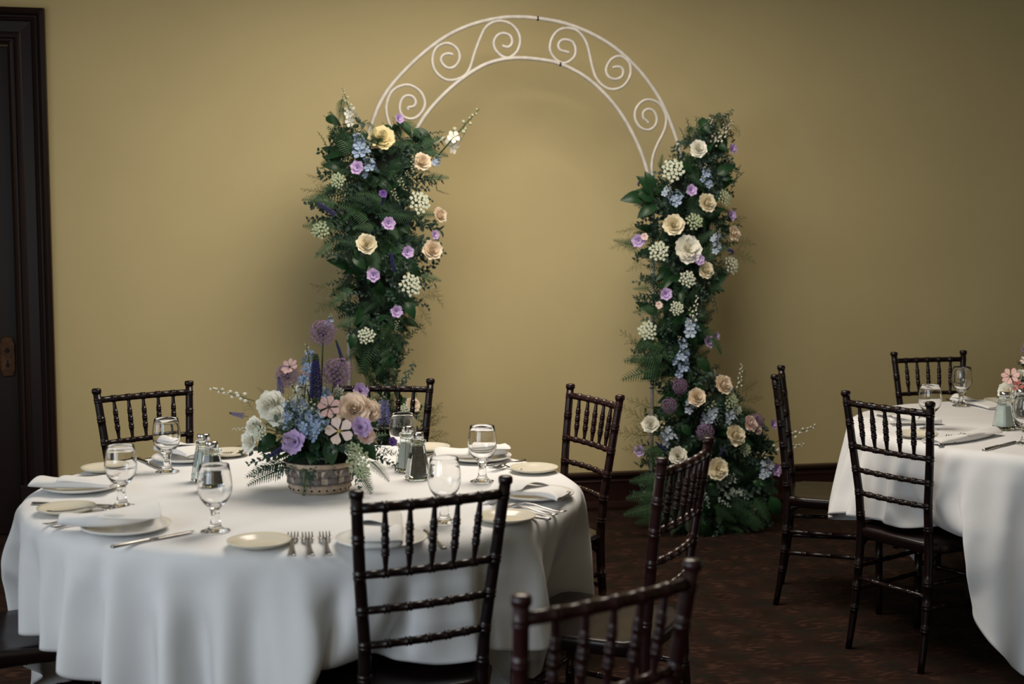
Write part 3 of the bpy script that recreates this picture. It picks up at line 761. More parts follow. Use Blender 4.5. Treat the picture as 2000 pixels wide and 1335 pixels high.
11,2,-27,-18,14,17,20,13,-27,-37,-12,17,20,32,21,15,-35,-61,-32,14,21,20,35,18,14,19,2,-10,2,8,-5,-18,2,17,-4,-1,7,-4,-3,0,0,-32,-10,5,6,6,10,-7,-3,-6,0,8,0,2,-1,-8,-6,4,10,-4,-15,3,3,8,10,-9,-26,-2,12,20,23,-11,-37,-26,9,17,32,23,25,-29,
-61,-37,5,25,24,34,18,29,-6,14,23,5,-11,0,9,-3,-17,4,15,-7,3,4,-4,-4,0,3,-31,5,-2,-6,12,0,-3,-1,-3,0,7,0,-3,-9,-4,6,7,-6,-12,1,8,8,2,-21,-15,8,18,21,13,-38,-29,-6,21,29,26,27,-27,-59,-42,9,26,27,33,23,18,-17,8,-12,10,22,9,-10,1,8,-7,-15,8,
8,-5,7,1,-3,-5,0,2,-7,-14,-10,8,4,-3,0,-4,2,3,4,-6,-11,-2,5,6,-6,-11,4,6,4,-11,-11,-8,15,19,19,-17,-33,-19,17,24,29,26,-10,-57,-45,0,26,28,33,28,15,-27,-60,44,-22,-22,3,21,14,-8,-2,8,-7,-14,11,4,-2,5,-1,-3,-5,3,2,-5,-18,-4,5,2,-4,-2,4,0,2,
-3,-11,0,6,-4,1,-11,3,14,6,-25,-9,1,17,16,-1,-38,-8,2,22,29,27,-5,-54,-45,1,27,29,34,25,6,-39,-55,-29,44,1,-15,-22,-5,20,13,-5,-2,7,-8,-10,12,-1,1,3,-1,-5,-2,2,2,-7,-18,0,6,2,2,4,5,-3,4,1,-2,0,-5,-3,-9,-2,-1,-14,-5,-8,11,14,12,-35,-10,-7,
20,27,27,11,-54,-50,-1,26,31,33,28,-4,-46,-52,-15,13,34,6,6,-9,-22,-12,17,17,-5,-2,8,-10,-9,11,-2,4,0,0,-5,1,-2,3,-6,0,2,4,3,1,1,0,0,1,0,0,-1,0,-1,-2,-8,-11,-16,-14,18,5,-22,-11,2,2,24,24,16,-48,-41,-8,27,29,33,23,-11,-49,-45,-9,17,15,40,
-4,1,7,-1,-19,-15,8,19,-2,-4,7,-7,-6,8,-3,3,1,-3,-2,1,-1,3,3,0,1,-1,1,0,0,0,-1,1,-1,1,-1,1,0,0,1,-4,-10,-16,-17,-7,5,-13,23,18,14,-38,-37,-6,27,28,33,14,-25,-51,-33,3,21,14,24,26,16,-1,-4,5,3,-15,-18,5,20,-1,-3,5,-6,-4,4,0,0,1,-2,2,1,1,-1,
1,-1,1,0,-1,1,-1,1,0,0,0,0,0,-1,1,0,0,0,-5,-14,-24,-8,6,20,12,-34,-30,0,17,29,35,13,-32,-56,-25,14,16,11,18,32,6,6,22,9,-3,2,4,-7,-18,-4,19,2,-2,1,-3,-2,2,-1,0,2,-1,1,-1,1,0,0,0,-1,1,-1,1,0,-1,1,-1,1,0,0,0,-1,1,0,0,1,-5,-23,-4,-8,-14,-4,-4,
3,32,34,2,-40,-48,-4,14,9,7,13,30,28,5,-4,4,20,15,3,-1,4,-4,-16,-6,15,1,2,-1,-1,-1,0,0,-1,1,-1,1,0,-1,1,-1,1,0,0,0,-1,1,-1,1,0,-1,1,-1,1,0,-1,1,-1,1,-2,-17,-25,-8,1,-1,22,27,-1,-38,-41,5,18,9,-1,7,32,23,22,52,-20,-21,-10,13,18,11,0,2,2,-13,
-8,12,-1,2,-2,-2,0,-1,1,0,0,0,-1,1,0,0,0,-1,1,-1,1,0,0,0,-1,1,0,0,0,-1,1,0,0,0,0,0,-15,-25,-6,15,20,-15,-30,-29,15,23,5,-7,4,32,18,7,11,53,4,-6,-18,-21,-4,14,18,5,0,2,-6,-9,7,0,-2,-3,0,1,0,-1,1,-1,1,0,-1,1,-1,1,0,0,0,-1,1,0,0,0,-1,1,0,0,0,
-1,1,-1,1,0,1,-13,-22,4,-7,-16,-22,20,18,-6,-7,7,30,10,-2,5,8,47,0,4,7,-10,-20,-15,3,18,10,1,0,-1,-3,-4,-3,1,0,0,-1,1,0,0,0,-1,1,0,0,0,-1,1,-1,1,0,-1,1,-1,1,0,-1,1,-1,1,0,0,0,-1,1,1,-16,-23,-5,-12,19,3,-13,-4,15,28,14,-27,-11,27,6,26,16,6,
-2,8,3,-9,-18,-9,7,13,4,0,-6,-4,0,0,0,-1,1,0,-1,1,-1,1,0,-1,1,-1,1,0,0,0,-1,1,0,0,0,-1,1,0,0,0,-1,1,0,0,0,-1,1,-18,-23,12,-10,-10,7,22,18,14,-27,3,6,10,-3,-13,15,21,17,7,4,4,0,-11,-10,-2,8,1,-6,-1,1,0,-1,1,0,-1,1,0,0,0,-1,1,0,0,0,-1,1,-1,1,
0,-1,1,-1,1,0,-1,1,0,0,0,-1,1,0,0,1,-3,-23,-10,-6,16,26,11,10,12,-23,-32,-3,5,5,-4,-9,-3,12,19,18,12,5,2,-2,-5,-1,-8,-2,1,0,-1,1,0,-1,1,0,-1,1,-1,1,0,-1,1,-1,1,0,0,0,-1,1,0,0,0,-1,1,0,-1,1,-1,1,0,-1,1,0,0,-3,-21,16,8,-6,31,8,-61,-19,25,11,
-8,1,61,-17,-17,-19,-11,1,13,18,14,6,-1,-8,-5,0,0,-1,1,0,-1,1,0,-1,1,0,0,0,-1,1,0,0,0,-1,1,0,0,0,-1,1,0,0,0,-1,1,0,0,0,-1,1,0,-1,1,0,-8,-15,9,17,-26,-52,2,49,16,1,-11,-3,68,4,-2,-9,-13,-15,-11,-6,3,11,15,-10,-1,1,0,0,0,-1,1,0,-1,1,0,-1,1,
-1,1,0,-1,1,-1,1,0,-1,1,-1,1,0,-1,1,0,0,0,-1,1,0,0,0,0,0,0,0,-4,-16,-8,-11,-30,24,42,2,0,-3,-13,-7,52,2,3,6,5,-1,-7,-7,-6,1,-8,-5,0,0,-1,1,0,0,0,-1,1,0,-1,1,0,0,0,-1,1,0,0,0,-1,1,0,0,0,-1,1,0,-1,1,-1,1,0,-1,1,0,-1,1,0,-1,1,-10,-18,-11,27,
16,-13,1,12,-5,-12,-10,15,13,11,7,4,6,2,-1,-4,-6,-11,-1,0,-1,1,0,-1,1,0,0,0,-1,1,0,-1,1,0,0,0,-1,1,0,0,0,-1,1,0,0,0,-1,1,0,0,0,-1,1,0,-1,1,0,-1,1,0,-4,-8,11,-3,-16,5,15,6,23,-7,-73,-14,6,5,9,9,8,8,8,7,-4,-7,0,-1,1,0,-1,1,0,-1,1,0,0,0,-1,1,
0,-1,1,-1,1,0,-1,1,-1,1,0,-1,1,-1,1,0,-1,1,0,0,0,0,0,0,-1,1,0,-1,1,-12,-9,-5,14,14,18,12,-34,-64,-49,12,-9,-3,-3,3,8,8,9,9,4,-4,0,1,0,-1,1,0,-1,1,0,-1,1,0,0,0,-1,1,0,0,0,-1,1,0,0,0,-1,1,0,0,0,-1,1,0,-1,1,0,-1,1,-1,1,0,-1,1,1,-9,-7,16,11,6,
-22,-42,-42,-21,55,78,-6,-7,-6,-8,-7,-2,0,0,-6,-1,0,0,0,0,0,-1,1,0,-1,1,0,-1,1,0,0,0,-1,1,0,0,0,-1,1,0,0,0,-1,1,0,0,0,-1,1,0,-1,1,0,0,0,-1,1,0,-1,-2,-11,-3,-16,-39,-28,-12,11,37,0,60,4,2,2,1,-4,-7,-9,-6,-7,-2,1,0,-1,1,0,0,0,-1,1,0,-1,1,0,
-1,1,-1,1,0,-1,1,-1,1,0,-1,1,0,0,0,-1,1,0,0,0,-1,1,0,-1,1,0,0,0,-1,1,-2,-8,-19,-13,6,5,6,3,-10,-14,29,4,5,4,1,2,1,1,-11,-1,0,0,-1,1,0,-1,1,0,0,0,-1,1,0,-1,1,0,0,0,-1,1,0,0,0,-1,1,0,-1,1,-1,1,0,-1,1,0,0,0,-1,1,0,-1,1,0,0,0,0,-3,2,3,-2,-2,-2,
-6,-5,-18,-40,5,5,7,11,6,10,13,23,-5,0,0,0,0,-1,1,0,-1,1,0,0,0,-1,1,0,-1,1,0,0,0,-1,1,0,0,0,-1,1,0,0,0,-1,1,0,-1,1,0,0,0,-1,1,0,-1,1,0,-1,-5,-3,-3,-4,-5,-5,-5,-3,-1,-30,7,7,7,9,15,10,5,4,1,0,-1,1,0,0,0,-1,1,0,-1,1,0,0,0,-1,1,0,-1,1,-1,1,0,
-1,1,0,0,0,-1,1,0,0,0,-1,1,0,-1,1,0,0,0,0,0,0,-1,1,-3,-15,-6,-3,-3,-1,1,2,2,47,-1,3,1,-2,-3,-4,-6,-1,1,-1,1,0,-1,1,0,0,0,-1,1,0,-1,1,0,0,0,-1,1,0,0,0,-1,1,0,-1,1,0,0,0,-1,1,0,0,0,-1,1,0,-1,1,0,-1,1,0,0,0,-3,8,4,3,5,2,1,-1,0,38,-1,-5,-4,-1,
0,0,5,1,2,0,0,-1,1,0,-1,1,0,0,0,-1,1,0,-1,1,-1,1,0,-1,1,0,0,0,-1,1,0,-1,1,-1,1,0,-1,1,0,0,0,-1,1,0,-1,1,0,-1,1,0,3,12,6,8,6,5,1,-2,-5,60,-5,-3,-4,-6,-4,-1,-2,-1,0,1,0,0,0,-1,1,0,-1,1,0,0,0,-1,1,0,0,0,-1,1,0,-1,1,-1,1,0,-1,1,0,0,0,-1,1,0,-1,
1,0,0,0,0,0,0,-1,1,0,0,4,-1,0,-1,2,2,4,5,1,73,1,-1,-2,-3,-7,-7,-9,-17,6,1,-1,1,0,0,0,-1,1,0,-1,1,0,0,0,-1,1,0,0,0,-1,1,0,0,0,-1,1,0,-1,1,0,0,0,-1,1,0,-1,1,0,-1,1,0,0,0,-1,1,5,-8,-8,-6,-8,-6,-5,-2,5,52,-6,-6,-6,-7,-8,-10,-6,22,9,0,1,0,-1,1,
0,0,0,-1,1,0,-1,1,0,0,0,-1,1,0,0,0,-1,1,0,0,0,-1,1,0,-1,1,0,0,0,-1,1,0,-1,1,0,-1,1,0,0,1,4,2,0,-3,-4,-6,-4,-2,-6,-13,-3,-7,-8,-2,7,19,23,3,13,3,0,-1,1,0,-1,1,0,0,0,-1,1,0,-1,1,0,0,0,-1,1,0,0,0,-1,1,0,0,0,-1,1,0,-1,1,0,0,0,0,0,0,-1,1,0,-1,1,
1,-4,-12,-2,-2,0,2,0,-1,-1,-37,-6,1,12,15,24,11,2,-2,7,8,0,0,0,-1,1,0,-1,1,0,0,0,-1,1,0,-1,1,-1,1,0,-1,1,-1,1,0,-1,1,0,0,0,-1,1,0,-1,1,0,-1,1,0,0,0,-1,1,0,2,-1,-6,-9,-5,-5,-4,-2,4,5,-28,10,17,12,6,-4,1,0,4,7,10,-1,1,0,0,0,-1,1,0,-1,1,0,0,0,
-1,1,0,0,0,-1,1,0,0,0,-1,1,0,-1,1,0,0,0,-1,1,0,-1,1,0,-1,1,0,0,0,0,7,7,-2,-8,-5,1,0,5,-10,-2,40,13,6,4,5,0,-9,-8,-11,-15,7,3,0,-1,1,0,0,0,-1,1,0,-1,1,0,0,0,-1,1,0,0,0,-1,1,0,0,0,-1,1,0,-1,1,0,0,0,-1,1,0,-1,1,0,-1,1,0,1,4,1,5,1,2,-2,3,0,4,
-2,61,4,0,-2,-5,-9,-9,-11,-11,-13,17,13,0,0,0,-1,1,0,0,0,-1,1,0,-1,1,0,0,0,-1,1,0,0,0,-1,1,0,0,0,-1,1,0,-1,1,0,0,0,-1,1,0,-1,1,0,-1,4,8,1,1,7,-9,-5,9,2,4,0,58,-3,-4,-8,-14,-16,-14,-13,-8,23,10,20,3,1,0,0,0,-1,1,0,0,0,-1,1,0,-1,1,-1,1,0,-1,
1,-1,1,0,-1,1,-1,1,0,-1,1,0,-1,1,0,0,0,0,0,0,-1,2,8,1,-5,1,2,11,-7,-23,-3,21,15,50,-15,-18,-19,-17,-13,-9,0,23,10,8,21,15,-1,-1,1,0,0,0,-1,1,0,0,0,-1,1,0,0,0,-1,1,0,0,0,-1,1,0,0,0,-1,1,0,-1,1,0,-1,1,0,-1,1,0,0,4,7,-3,2,-3,-5,-3,10,4,-20,
-20,32,-6,-17,-12,-7,-1,6,15,31,13,3,-6,-11,23,4,0,0,-1,1,-1,1,0,-1,1,0,0,0,-1,1,0,0,0,-1,1,0,0,0,-1,1,0,0,0,-1,1,0,-1,1,0,-1,1,0,-1,2,8,5,4,-4,2,0,-1,-5,-3,3,-13,-7,-46,-3,2,12,21,26,25,4,-7,-10,-13,-5,5,22,2,-1,1,0,0,0,-1,1,0,-1,1,-1,1,0,
-1,1,-1,1,0,-1,1,-1,1,0,-1,1,0,0,0,-1,1,0,-1,1,0,-1,1,6,5,-4,3,10,-3,-2,-2,3,-2,-1,-6,-15,-48,10,21,25,21,9,-3,-9,-10,-16,-20,5,10,23,17,0,0,-1,1,0,0,0,-1,1,0,0,0,-1,1,0,0,0,-1,1,0,0,0,-1,1,0,-1,1,0,0,0,-1,1,0,0,0,3,6,5,3,-11,-10,17,9,-1,
-3,7,3,-1,-25,-9,28,18,3,-6,-12,-13,-14,-21,-15,17,21,2,0,23,13,0,0,0,-1,1,0,0,0,-1,1,0,0,0,-1,1,0,0,0,-1,1,0,0,0,-1,1,0,-1,1,0,0,0,0,-1,3,6,5,-2,2,6,-3,-22,-2,15,10,5,5,3,-7,43,1,-9,-14,-17,-13,-15,-19,-2,33,24,-13,-6,-2,8,26,10,0,-1,1,0,
-1,1,-1,1,0,-1,1,-1,1,0,-1,1,-1,1,0,-1,1,0,0,0,-1,1,0,-1,1,-1,0,3,2,2,3,-1,1,3,8,-1,-12,-14,3,10,18,8,-3,24,-18,-17,-11,-8,-7,-13,14,35,6,-15,-9,-15,6,8,16,26,13,1,-1,0,0,0,0,0,-1,1,0,0,0,-1,1,0,0,0,-1,1,0,-1,1,0,0,0,-1,1,0,0,1,2,3,4,-8,6,
-7,4,3,8,2,-3,-5,-5,2,-2,-3,-34,-5,-2,-3,-4,-8,28,27,-13,-23,-14,-14,30,14,-6,-4,23,26,15,2,-1,1,-1,1,0,0,0,-1,1,0,0,0,-1,1,0,0,0,-1,1,0,-1,1,0,0,0,0,1,1,1,1,1,5,-9,9,-10,-5,1,14,6,-3,-3,-26,-23,-10,-50,0,-4,-2,-3,17,21,-22,-13,-16,-8,60,
-15,-27,-1,30,-7,26,24,22,4,-1,0,0,-1,1,-1,1,0,-1,1,-1,1,0,-1,1,-1,1,0,-1,1,0,-1,1,-1,-1,2,3,1,-3,-8,10,2,-10,15,-3,-5,-8,4,11,-23,-18,-2,-1,-56,-3,0,-1,11,13,-24,-11,-12,17,29,-53,-7,35,36,-11,14,-14,10,23,22,13,4,0,0,0,0,0,-1,1,0,0,0,-1,
1,0,0,0,-1,1,0,0,0,-2,-1,-1,1,5,1,1,-2,-15,12,3,-1,12,0,0,0,-23,1,4,-4,-2,-60,-1,1,8,-12,-24,-10,11,20,-10,-35,17,51,30,-10,9,-13,-18,2,25,2,21,17,11,3,-1,1,0,0,0,-1,1,0,0,0,-1,1,-1,1,-1,-1,-3,-4,3,1,4,3,1,-1,1,0,-3,-12,11,-12,18,10,0,-13,
-6,-6,6,7,-6,-61,-2,-12,-30,-14,2,-3,10,-8,10,54,55,13,-31,4,-14,-16,-11,43,-8,1,-7,13,10,22,6,5,2,1,0,1,0,-1,1,-1,0,-1,0,-3,-4,-3,-3,-1,-1,10,2,5,2,0,1,0,-1,-6,-7,6,-26,35,-4,-10,0,10,-3,0,2,-63,-30,-21,8,3,-22,2,6,43,65,31,-10,-26,0,-12,
-8,-35,45,10,-7,5,-14,7,9,14,-6,4,14,2,6,3,3,0,-1,-2,-3,3,-6,-6,-1,4,9,-1,-3,0,-1,2,10,7,0,3,-1,0,-13,-1,-1,-42,41,11,-5,-5,3,3,2,-105,-6,4,-7,11,34,-18,42,39,6,-8,-11,-5,-2,-3,-34,6,48,-9,-3,0,-10,-6,33,-1,0,-5,6,-5,1,16,-9,-3,1,13,-3,5,
-2,-1,-3,6,11,0,-3,-3,4,-16,9,15,8,1,1,0,0,-10,-5,-7,-38,49,5,-5,-2,2,1,-108,12,26,48,19,-48,71,-54,-30,6,12,5,4,4,-26,-31,67,27,-28,3,-5,-9,15,20,-6,-6,11,-3,-5,3,6,-2,-6,4,12,1,2,0,-3,-1,0,12,5,-2,-6,3,1,-21,10,18,10,1,-1,0,-11,-12,9,-9,
-43,47,15,-4,-2,2,-47,67,56,9,-89,32,-2,-5,-37,-50,4,3,2,0,-31,34,69,-39,-1,4,-12,2,32,-3,-7,-1,9,-4,-3,4,3,1,-8,3,11,3,1,0,-2,-2,-3,11,9,1,-5,-2,6,-13,-15,6,18,18,-4,-7,0,-8,-10,18,-12,-35,39,18,-4,-1,100,17,-25,-100,11,36,-10,3,-8,-34,
-64,-9,5,-4,0,80,-5,-24,3,4,-11,35,15,-10,-16,2,8,-4,-3,5,3,0,-9,3,9,8,-1,2,0,-6,-2,2,15,2,-2,-4,4,-3,-12,-8,3,18,6,0,-1,1,-12,-5,21,-13,-35,27,26,-1,95,-19,-76,-16,43,15,-16,-1,-9,10,-29,-70,-16,-20,62,35,-25,3,3,2,5,32,3,-14,-11,6,7,-7,2,
4,2,0,-5,0,7,7,1,0,4,-3,-5,-8,18,7,0,-6,1,2,-9,-5,1,7,11,0,-2,3,-5,-14,2,20,-17,-29,16,38,44,-56,-6,23,42,-14,-15,-9,12,8,-1,-28,-78,-1,30,-22,-6,29,7,8,16,31,0,-24,-3,14,0,-10,11,-3,0,1,0,-2,2,8,1,1,4,0,-6,-6,11,10,1,-4,-6,7,-6,-8,-3,2,18,
7,-3,-2,-1,-9,-13,11,17,-15,-24,1,-22,-12,4,54,10,-18,-11,5,6,-10,-17,-23,2,-15,-31,-14,2,3,18,18,50,9,-1,-24,8,13,-8,-5,2,11,-4,0,3,-4,-2,5,5,3,4,3,-7,-8,5,13,3,-1,-5,1,2,-10,-4,-3,12,16,1,-4,0,-5,-12,-8,15,13,-15,-24,-29,-15,30,31,-4,-10,
-3,-5,-19,-26,-18,15,42,18,-49,-45,-4,-1,28,36,29,3,-3,-4,1,24,-40,6,19,-1,-6,1,5,-8,-3,4,6,6,-1,6,-4,-9,-1,16,4,1,-2,-1,2,-9,-6,-4,3,18,6,1,-1,-2,-9,-13,-1,17,8,-15,41,40,40,38,38,39,36,35,33,35,34,35,35,42,45,45,45,44,48,25,0,0,0,0,0,0,0,
1,2,3,3,1,1,-2,-2,-4,-9,-8,-11,-10,-14,-18,-18,-19,-22,-21,-21,-26,-29,-28,-29,-30,-31,-31,-32,-33,-37,-36,-36,-37,-39,-40,-41,-40,40,0,1,2,0,-1,2,1,1,-1,1,-1,0,-6,-3,-1,0,-2,-13,-14,-1,0,10,13,21,1,3,3,1,0,0,0,0,-1,0,-1,1,0,0,0,-2,0,0,-1,
0,-1,-1,-1,0,-1,0,-1,-1,0,-1,-2,0,0,-1,-1,-1,-1,1,-1,40,1,-1,1,1,1,0,2,1,0,-1,1,-1,-1,-6,-2,-1,1,-8,-15,7,14,4,3,-4,17,2,0,1,0,0,0,0,-1,-1,0,2,-2,1,-1,-1,0,-1,-1,1,0,-3,-1,0,0,-1,-1,1,-1,-2,-1,1,-1,-2,-2,0,1,-1,0,40,0,1,-1,2,0,0,1,2,1,0,-1,
1,0,-2,-6,-2,0,2,3,7,4,-1,-1,-1,2,6,0,0,0,0,1,-1,0,0,-1,0,-1,0,0,-1,0,0,-1,0,-2,-1,-1,1,-1,-2,1,0,-2,-2,0,-1,-1,-1,0,0,-1,0,-1,38,1,1,0,0,2,1,-1,1,2,1,0,0,-1,1,-2,-6,0,3,6,4,3,0,-1,-1,-3,5,3,0,0,0,0,0,0,-1,1,-1,0,0,-2,0,0,-1,0,-1,-1,-2,1,
-2,0,0,0,-2,-2,0,0,-1,-2,0,-1,0,0,-2,-1,37,2,0,2,-1,0,1,2,0,1,2,0,-1,1,-1,1,-1,-9,2,9,4,2,2,-1,-1,-1,1,3,1,0,0,0,-1,1,-1,1,-1,0,0,-1,-1,-1,0,0,-1,-2,0,-1,0,-2,1,-1,-3,0,0,-1,-2,0,-1,1,-2,-1,0,-1,36,0,2,1,1,0,1,0,1,1,1,2,0,-1,1,-1,0,1,-3,8,
1,-1,4,0,-1,0,-1,0,4,0,0,0,0,0,0,-1,0,0,-1,-1,0,0,-2,0,-2,0,-1,-1,0,0,-1,-2,-1,0,-1,-2,0,-1,1,-2,-1,-1,0,1,37,0,0,1,2,0,0,1,1,0,1,1,2,0,-1,1,-1,0,3,4,0,0,2,1,0,-1,-1,1,2,0,1,-1,1,0,-1,0,0,1,-2,-2,0,0,0,-1,-1,-2,0,0,-2,1,-2,-2,0,-1,-1,-1,-1,
1,-2,-1,0,0,-1,-1,34,2,0,0,1,2,1,0,1,1,0,1,2,1,0,0,0,-1,1,0,2,4,1,1,1,-1,0,2,-1,1,0,0,-1,1,1,-1,0,-1,-2,-2,2,0,-1,-1,-2,1,-2,-1,1,-2,-2,0,0,-2,-1,-1,0,-1,-1,0,-1,-1,0,-1,33,1,2,0,1,1,1,1,0,1,1,1,0,2,1,-1,1,0,-1,5,-3,0,6,0,2,0,-3,-5,-7,-3,
-4,-1,1,2,5,4,3,4,2,2,-2,-1,0,-2,0,-2,0,0,-1,-2,0,-1,-2,-1,-1,0,0,-2,-1,0,0,-1,-1,0,33,0,1,2,0,0,1,2,1,0,1,1,1,1,1,1,-1,1,0,2,2,-4,-2,1,-6,-10,-13,-12,-3,-1,0,0,0,0,0,2,5,9,14,13,8,1,-2,0,-2,-1,1,0,-3,-1,-1,-1,-1,-1,0,-1,-2,0,0,-1,-1,0,0,0,
33,0,0,0,2,1,1,0,2,1,0,1,1,1,2,1,0,-1,1,0,1,-3,-15,-16,-12,-6,1,4,0,0,0,0,0,0,0,0,0,-2,-1,4,12,17,15,4,-1,0,0,-3,-1,0,-2,-2,0,0,-1,-1,0,-1,0,-1,-1,0,1,1,30,2,1,0,0,1,1,1,0,2,2,0,1,0,2,1,2,0,0,-4,-12,-18,-15,-1,2,2,0,0,0,0,0,0,0,0,0,0,0,0,0,
0,-1,2,10,22,17,-1,-2,-3,1,-3,-1,-1,0,-1,-1,-1,0,-1,-1,0,1,0,0,5,29,0,1,3,0,1,0,1,2,0,1,1,1,1,0,2,2,2,-11,-23,-15,-3,4,1,0,0,0,0,0,0,0,0,0,0,0,0,0,0,0,0,0,0,0,0,15,23,6,0,-3,0,-1,1,-2,-2,0,0,-2,0,0,0,0,1,4,5,29,0,0,0,2,1,1,1,0,2,0,2,1,2,0,
1,2,-15,-26,-8,3,2,0,0,0,0,0,0,0,0,0,0,0,0,0,0,0,0,0,0,0,0,0,0,-1,9,24,12,-2,-2,1,-2,-2,1,-2,-1,0,0,0,0,1,4,5,2,28,1,0,0,1,1,1,1,1,0,2,1,1,1,2,1,-20,-26,2,2,0,0,0,0,0,0,0,0,0,0,0,0,0,0,0,0,0,0,0,0,0,0,0,0,0,0,2,23,16,0,-2,-2,0,-1,0,-1,0,0,
1,0,4,3,0,5,26,1,1,1,-1,1,1,1,1,1,1,1,1,2,2,-20,-24,4,0,0,0,0,0,0,0,0,0,0,0,0,0,0,0,0,0,0,0,0,0,0,0,0,0,0,0,0,0,2,22,15,-3,1,-1,-1,-1,1,0,1,-1,0,-2,9,6,2,28,-1,0,0,2,-1,1,0,1,2,0,1,2,1,-16,-25,4,1,0,0,0,0,0,0,0,0,0,0,0,0,0,0,0,0,0,0,0,0,0,
0,0,0,0,0,0,0,0,0,2,24,12,-3,0,-1,1,0,1,-2,-3,-2,9,8,5,0,22,3,1,1,0,1,0,1,0,1,2,0,1,-10,-25,2,0,0,0,0,0,0,0,0,0,0,0,0,0,0,0,0,0,0,0,0,0,0,0,0,0,0,0,0,0,0,0,0,0,2,25,8,-1,1,0,0,-3,-2,2,7,-1,-14,8,16,19,1,2,2,1,1,1,0,1,0,1,2,-2,-23,-8,2,0,0,
0,0,0,0,0,0,0,0,0,0,0,0,0,0,0,0,0,0,0,0,0,0,0,0,0,0,0,0,0,0,0,0,8,25,1,0,-3,-6,-3,7,-2,-13,-19,-4,8,7,20,-1,1,0,2,2,1,2,1,0,0,0,-14,-18,4,0,0,0,0,0,0,0,0,0,0,0,0,0,0,0,0,0,0,0,0,0,0,0,0,0,0,0,0,0,0,0,0,0,0,0,0,13,16,-3,-3,1,4,-11,-5,0,1,-4,
-11,0,18,1,0,1,-1,1,1,1,2,2,1,-5,-26,3,1,0,0,0,0,0,0,0,0,0,0,0,0,0,0,0,0,0,0,0,0,0,0,0,0,0,0,0,0,0,0,0,0,0,0,0,0,0,19,6,1,0,-7,-1,-1,0,-1,-3,-9,-4,18,0,0,1,1,0,0,1,0,1,1,-17,-8,2,0,0,0,0,0,0,0,0,0,0,0,0,0,0,0,0,0,0,0,0,0,0,0,0,0,0,0,0,0,0,
0,0,0,0,0,0,0,0,10,13,-2,-2,-1,-2,1,-1,0,-1,-8,-7,17,1,0,-1,1,0,1,0,1,-1,-1,-18,0,0,0,0,0,0,0,0,0,0,0,0,0,0,0,0,0,0,0,0,0,0,0,0,0,0,0,0,0,0,0,0,0,0,0,0,0,0,0,0,1,16,2,-2,0,1,-2,0,2,-3,-5,-10,13,1,1,2,0,0,1,0,0,2,-11,-11,2,0,0,0,0,0,0,0,0,0,
0,0,0,0,0,0,0,0,0,0,0,0,0,0,0,0,0,0,0,0,0,0,0,0,0,0,0,0,0,0,-1,12,8,-2,0,-1,0,1,1,9,-2,-26,11,0,0,0,1,2,0,2,1,-1,-12,-4,0,0,0,0,0,0,0,0,0,0,0,0,0,0,0,0,0,0,0,0,0,0,0,0,0,0,0,0,0,0,0,0,0,0,0,0,0,0,0,0,0,4,12,0,-1,1,2,3,2,-11,-12,1,11,0,1,0,
0,-1,1,0,1,-3,-13,3,0,0,0,0,0,0,0,0,0,0,0,0,0,0,0,0,0,0,0,0,0,0,0,0,0,0,0,0,0,0,0,0,0,0,0,0,0,0,0,0,0,-1,13,4,2,1,0,-4,-8,-5,0,-2,9,0,1,0,0,2,0,-1,0,-3,-11,3,0,0,0,0,0,0,0,0,0,0,0,0,0,0,0,0,0,0,0,0,0,0,0,0,0,0,0,0,0,0,0,0,0,0,0,0,0,0,0,0,0,
-2,10,5,0,-3,-3,-3,-2,0,-1,-1,9,0,0,0,1,-1,0,2,-1,-6,-4,0,0,0,0,0,0,0,0,0,0,0,0,0,0,0,0,0,0,0,0,0,0,0,0,0,0,0,0,0,0,0,0,0,0,0,0,0,0,0,0,0,0,0,5,4,-4,0,-1,0,1,-1,0,-4,5,1,0,1,0,0,1,-1,-3,-3,-1,0,0,0,0,0,0,0,0,0,0,0,0,0,0,0,0,0,0,0,0,0,0,0,0,
0,0,0,0,0,0,0,0,0,0,0,0,0,0,0,0,0,0,0,2,4,0,-1,0,0,1,0,-1,-1,1,0,0,0,0,1,-1,1,3,-5,0,0,0,0,0,0,0,0,0,0,0,0,0,0,0,0,0,0,0,0,0,0,0,0,0,0,0,0,0,0,0,0,0,0,0,0,0,0,0,0,0,0,0,0,0,5,1,0,1,0,-1,1,0,0,0,0,0,0,0,0,1,-1,1,-2,1,0,0,0,0,0,0,0,0,0,0,0,0,
0,0,0,0,0,0,0,0,0,0,0,0,0,0,0,0,0,0,0,0,0,0,0,0,0,0,0,0,0,0,0,0,3,3,1,-1,1,0,-1,1,-1,-2,0,0,0,0,0,0,1,0,1,0,0,0,0,0,0,0,0,0,0,0,0,0,0,0,0,0,0,0,0,0,0,0,0,0,0,0,0,0,0,0,0,0,0,0,0,0,0,0,0,0,0,0,0,0,2,-1,-1,0,-1,0,0,-1,0,-2,0,0,0,0,1,0,0,-1,2,
0,0,0,0,0,0,0,0,0,0,0,0,0,0,0,0,0,0,0,0,0,0,0,0,0,0,0,0,0,0,0,0,0,0,0,0,0,0,0,0,0,0,0,0,1,-5,0,0,0,0,1,0,0,0,-2,0,0,1,0,-1,0,0,0,1,1,0,0,0,0,0,0,0,0,0,0,0,0,0,0,0,0,0,0,0,0,0,0,0,0,0,0,0,0,0,0,0,0,0,0,0,0,0,0,0,0,0,0,0,1,-6,-2,1,0,0,0,0,0,
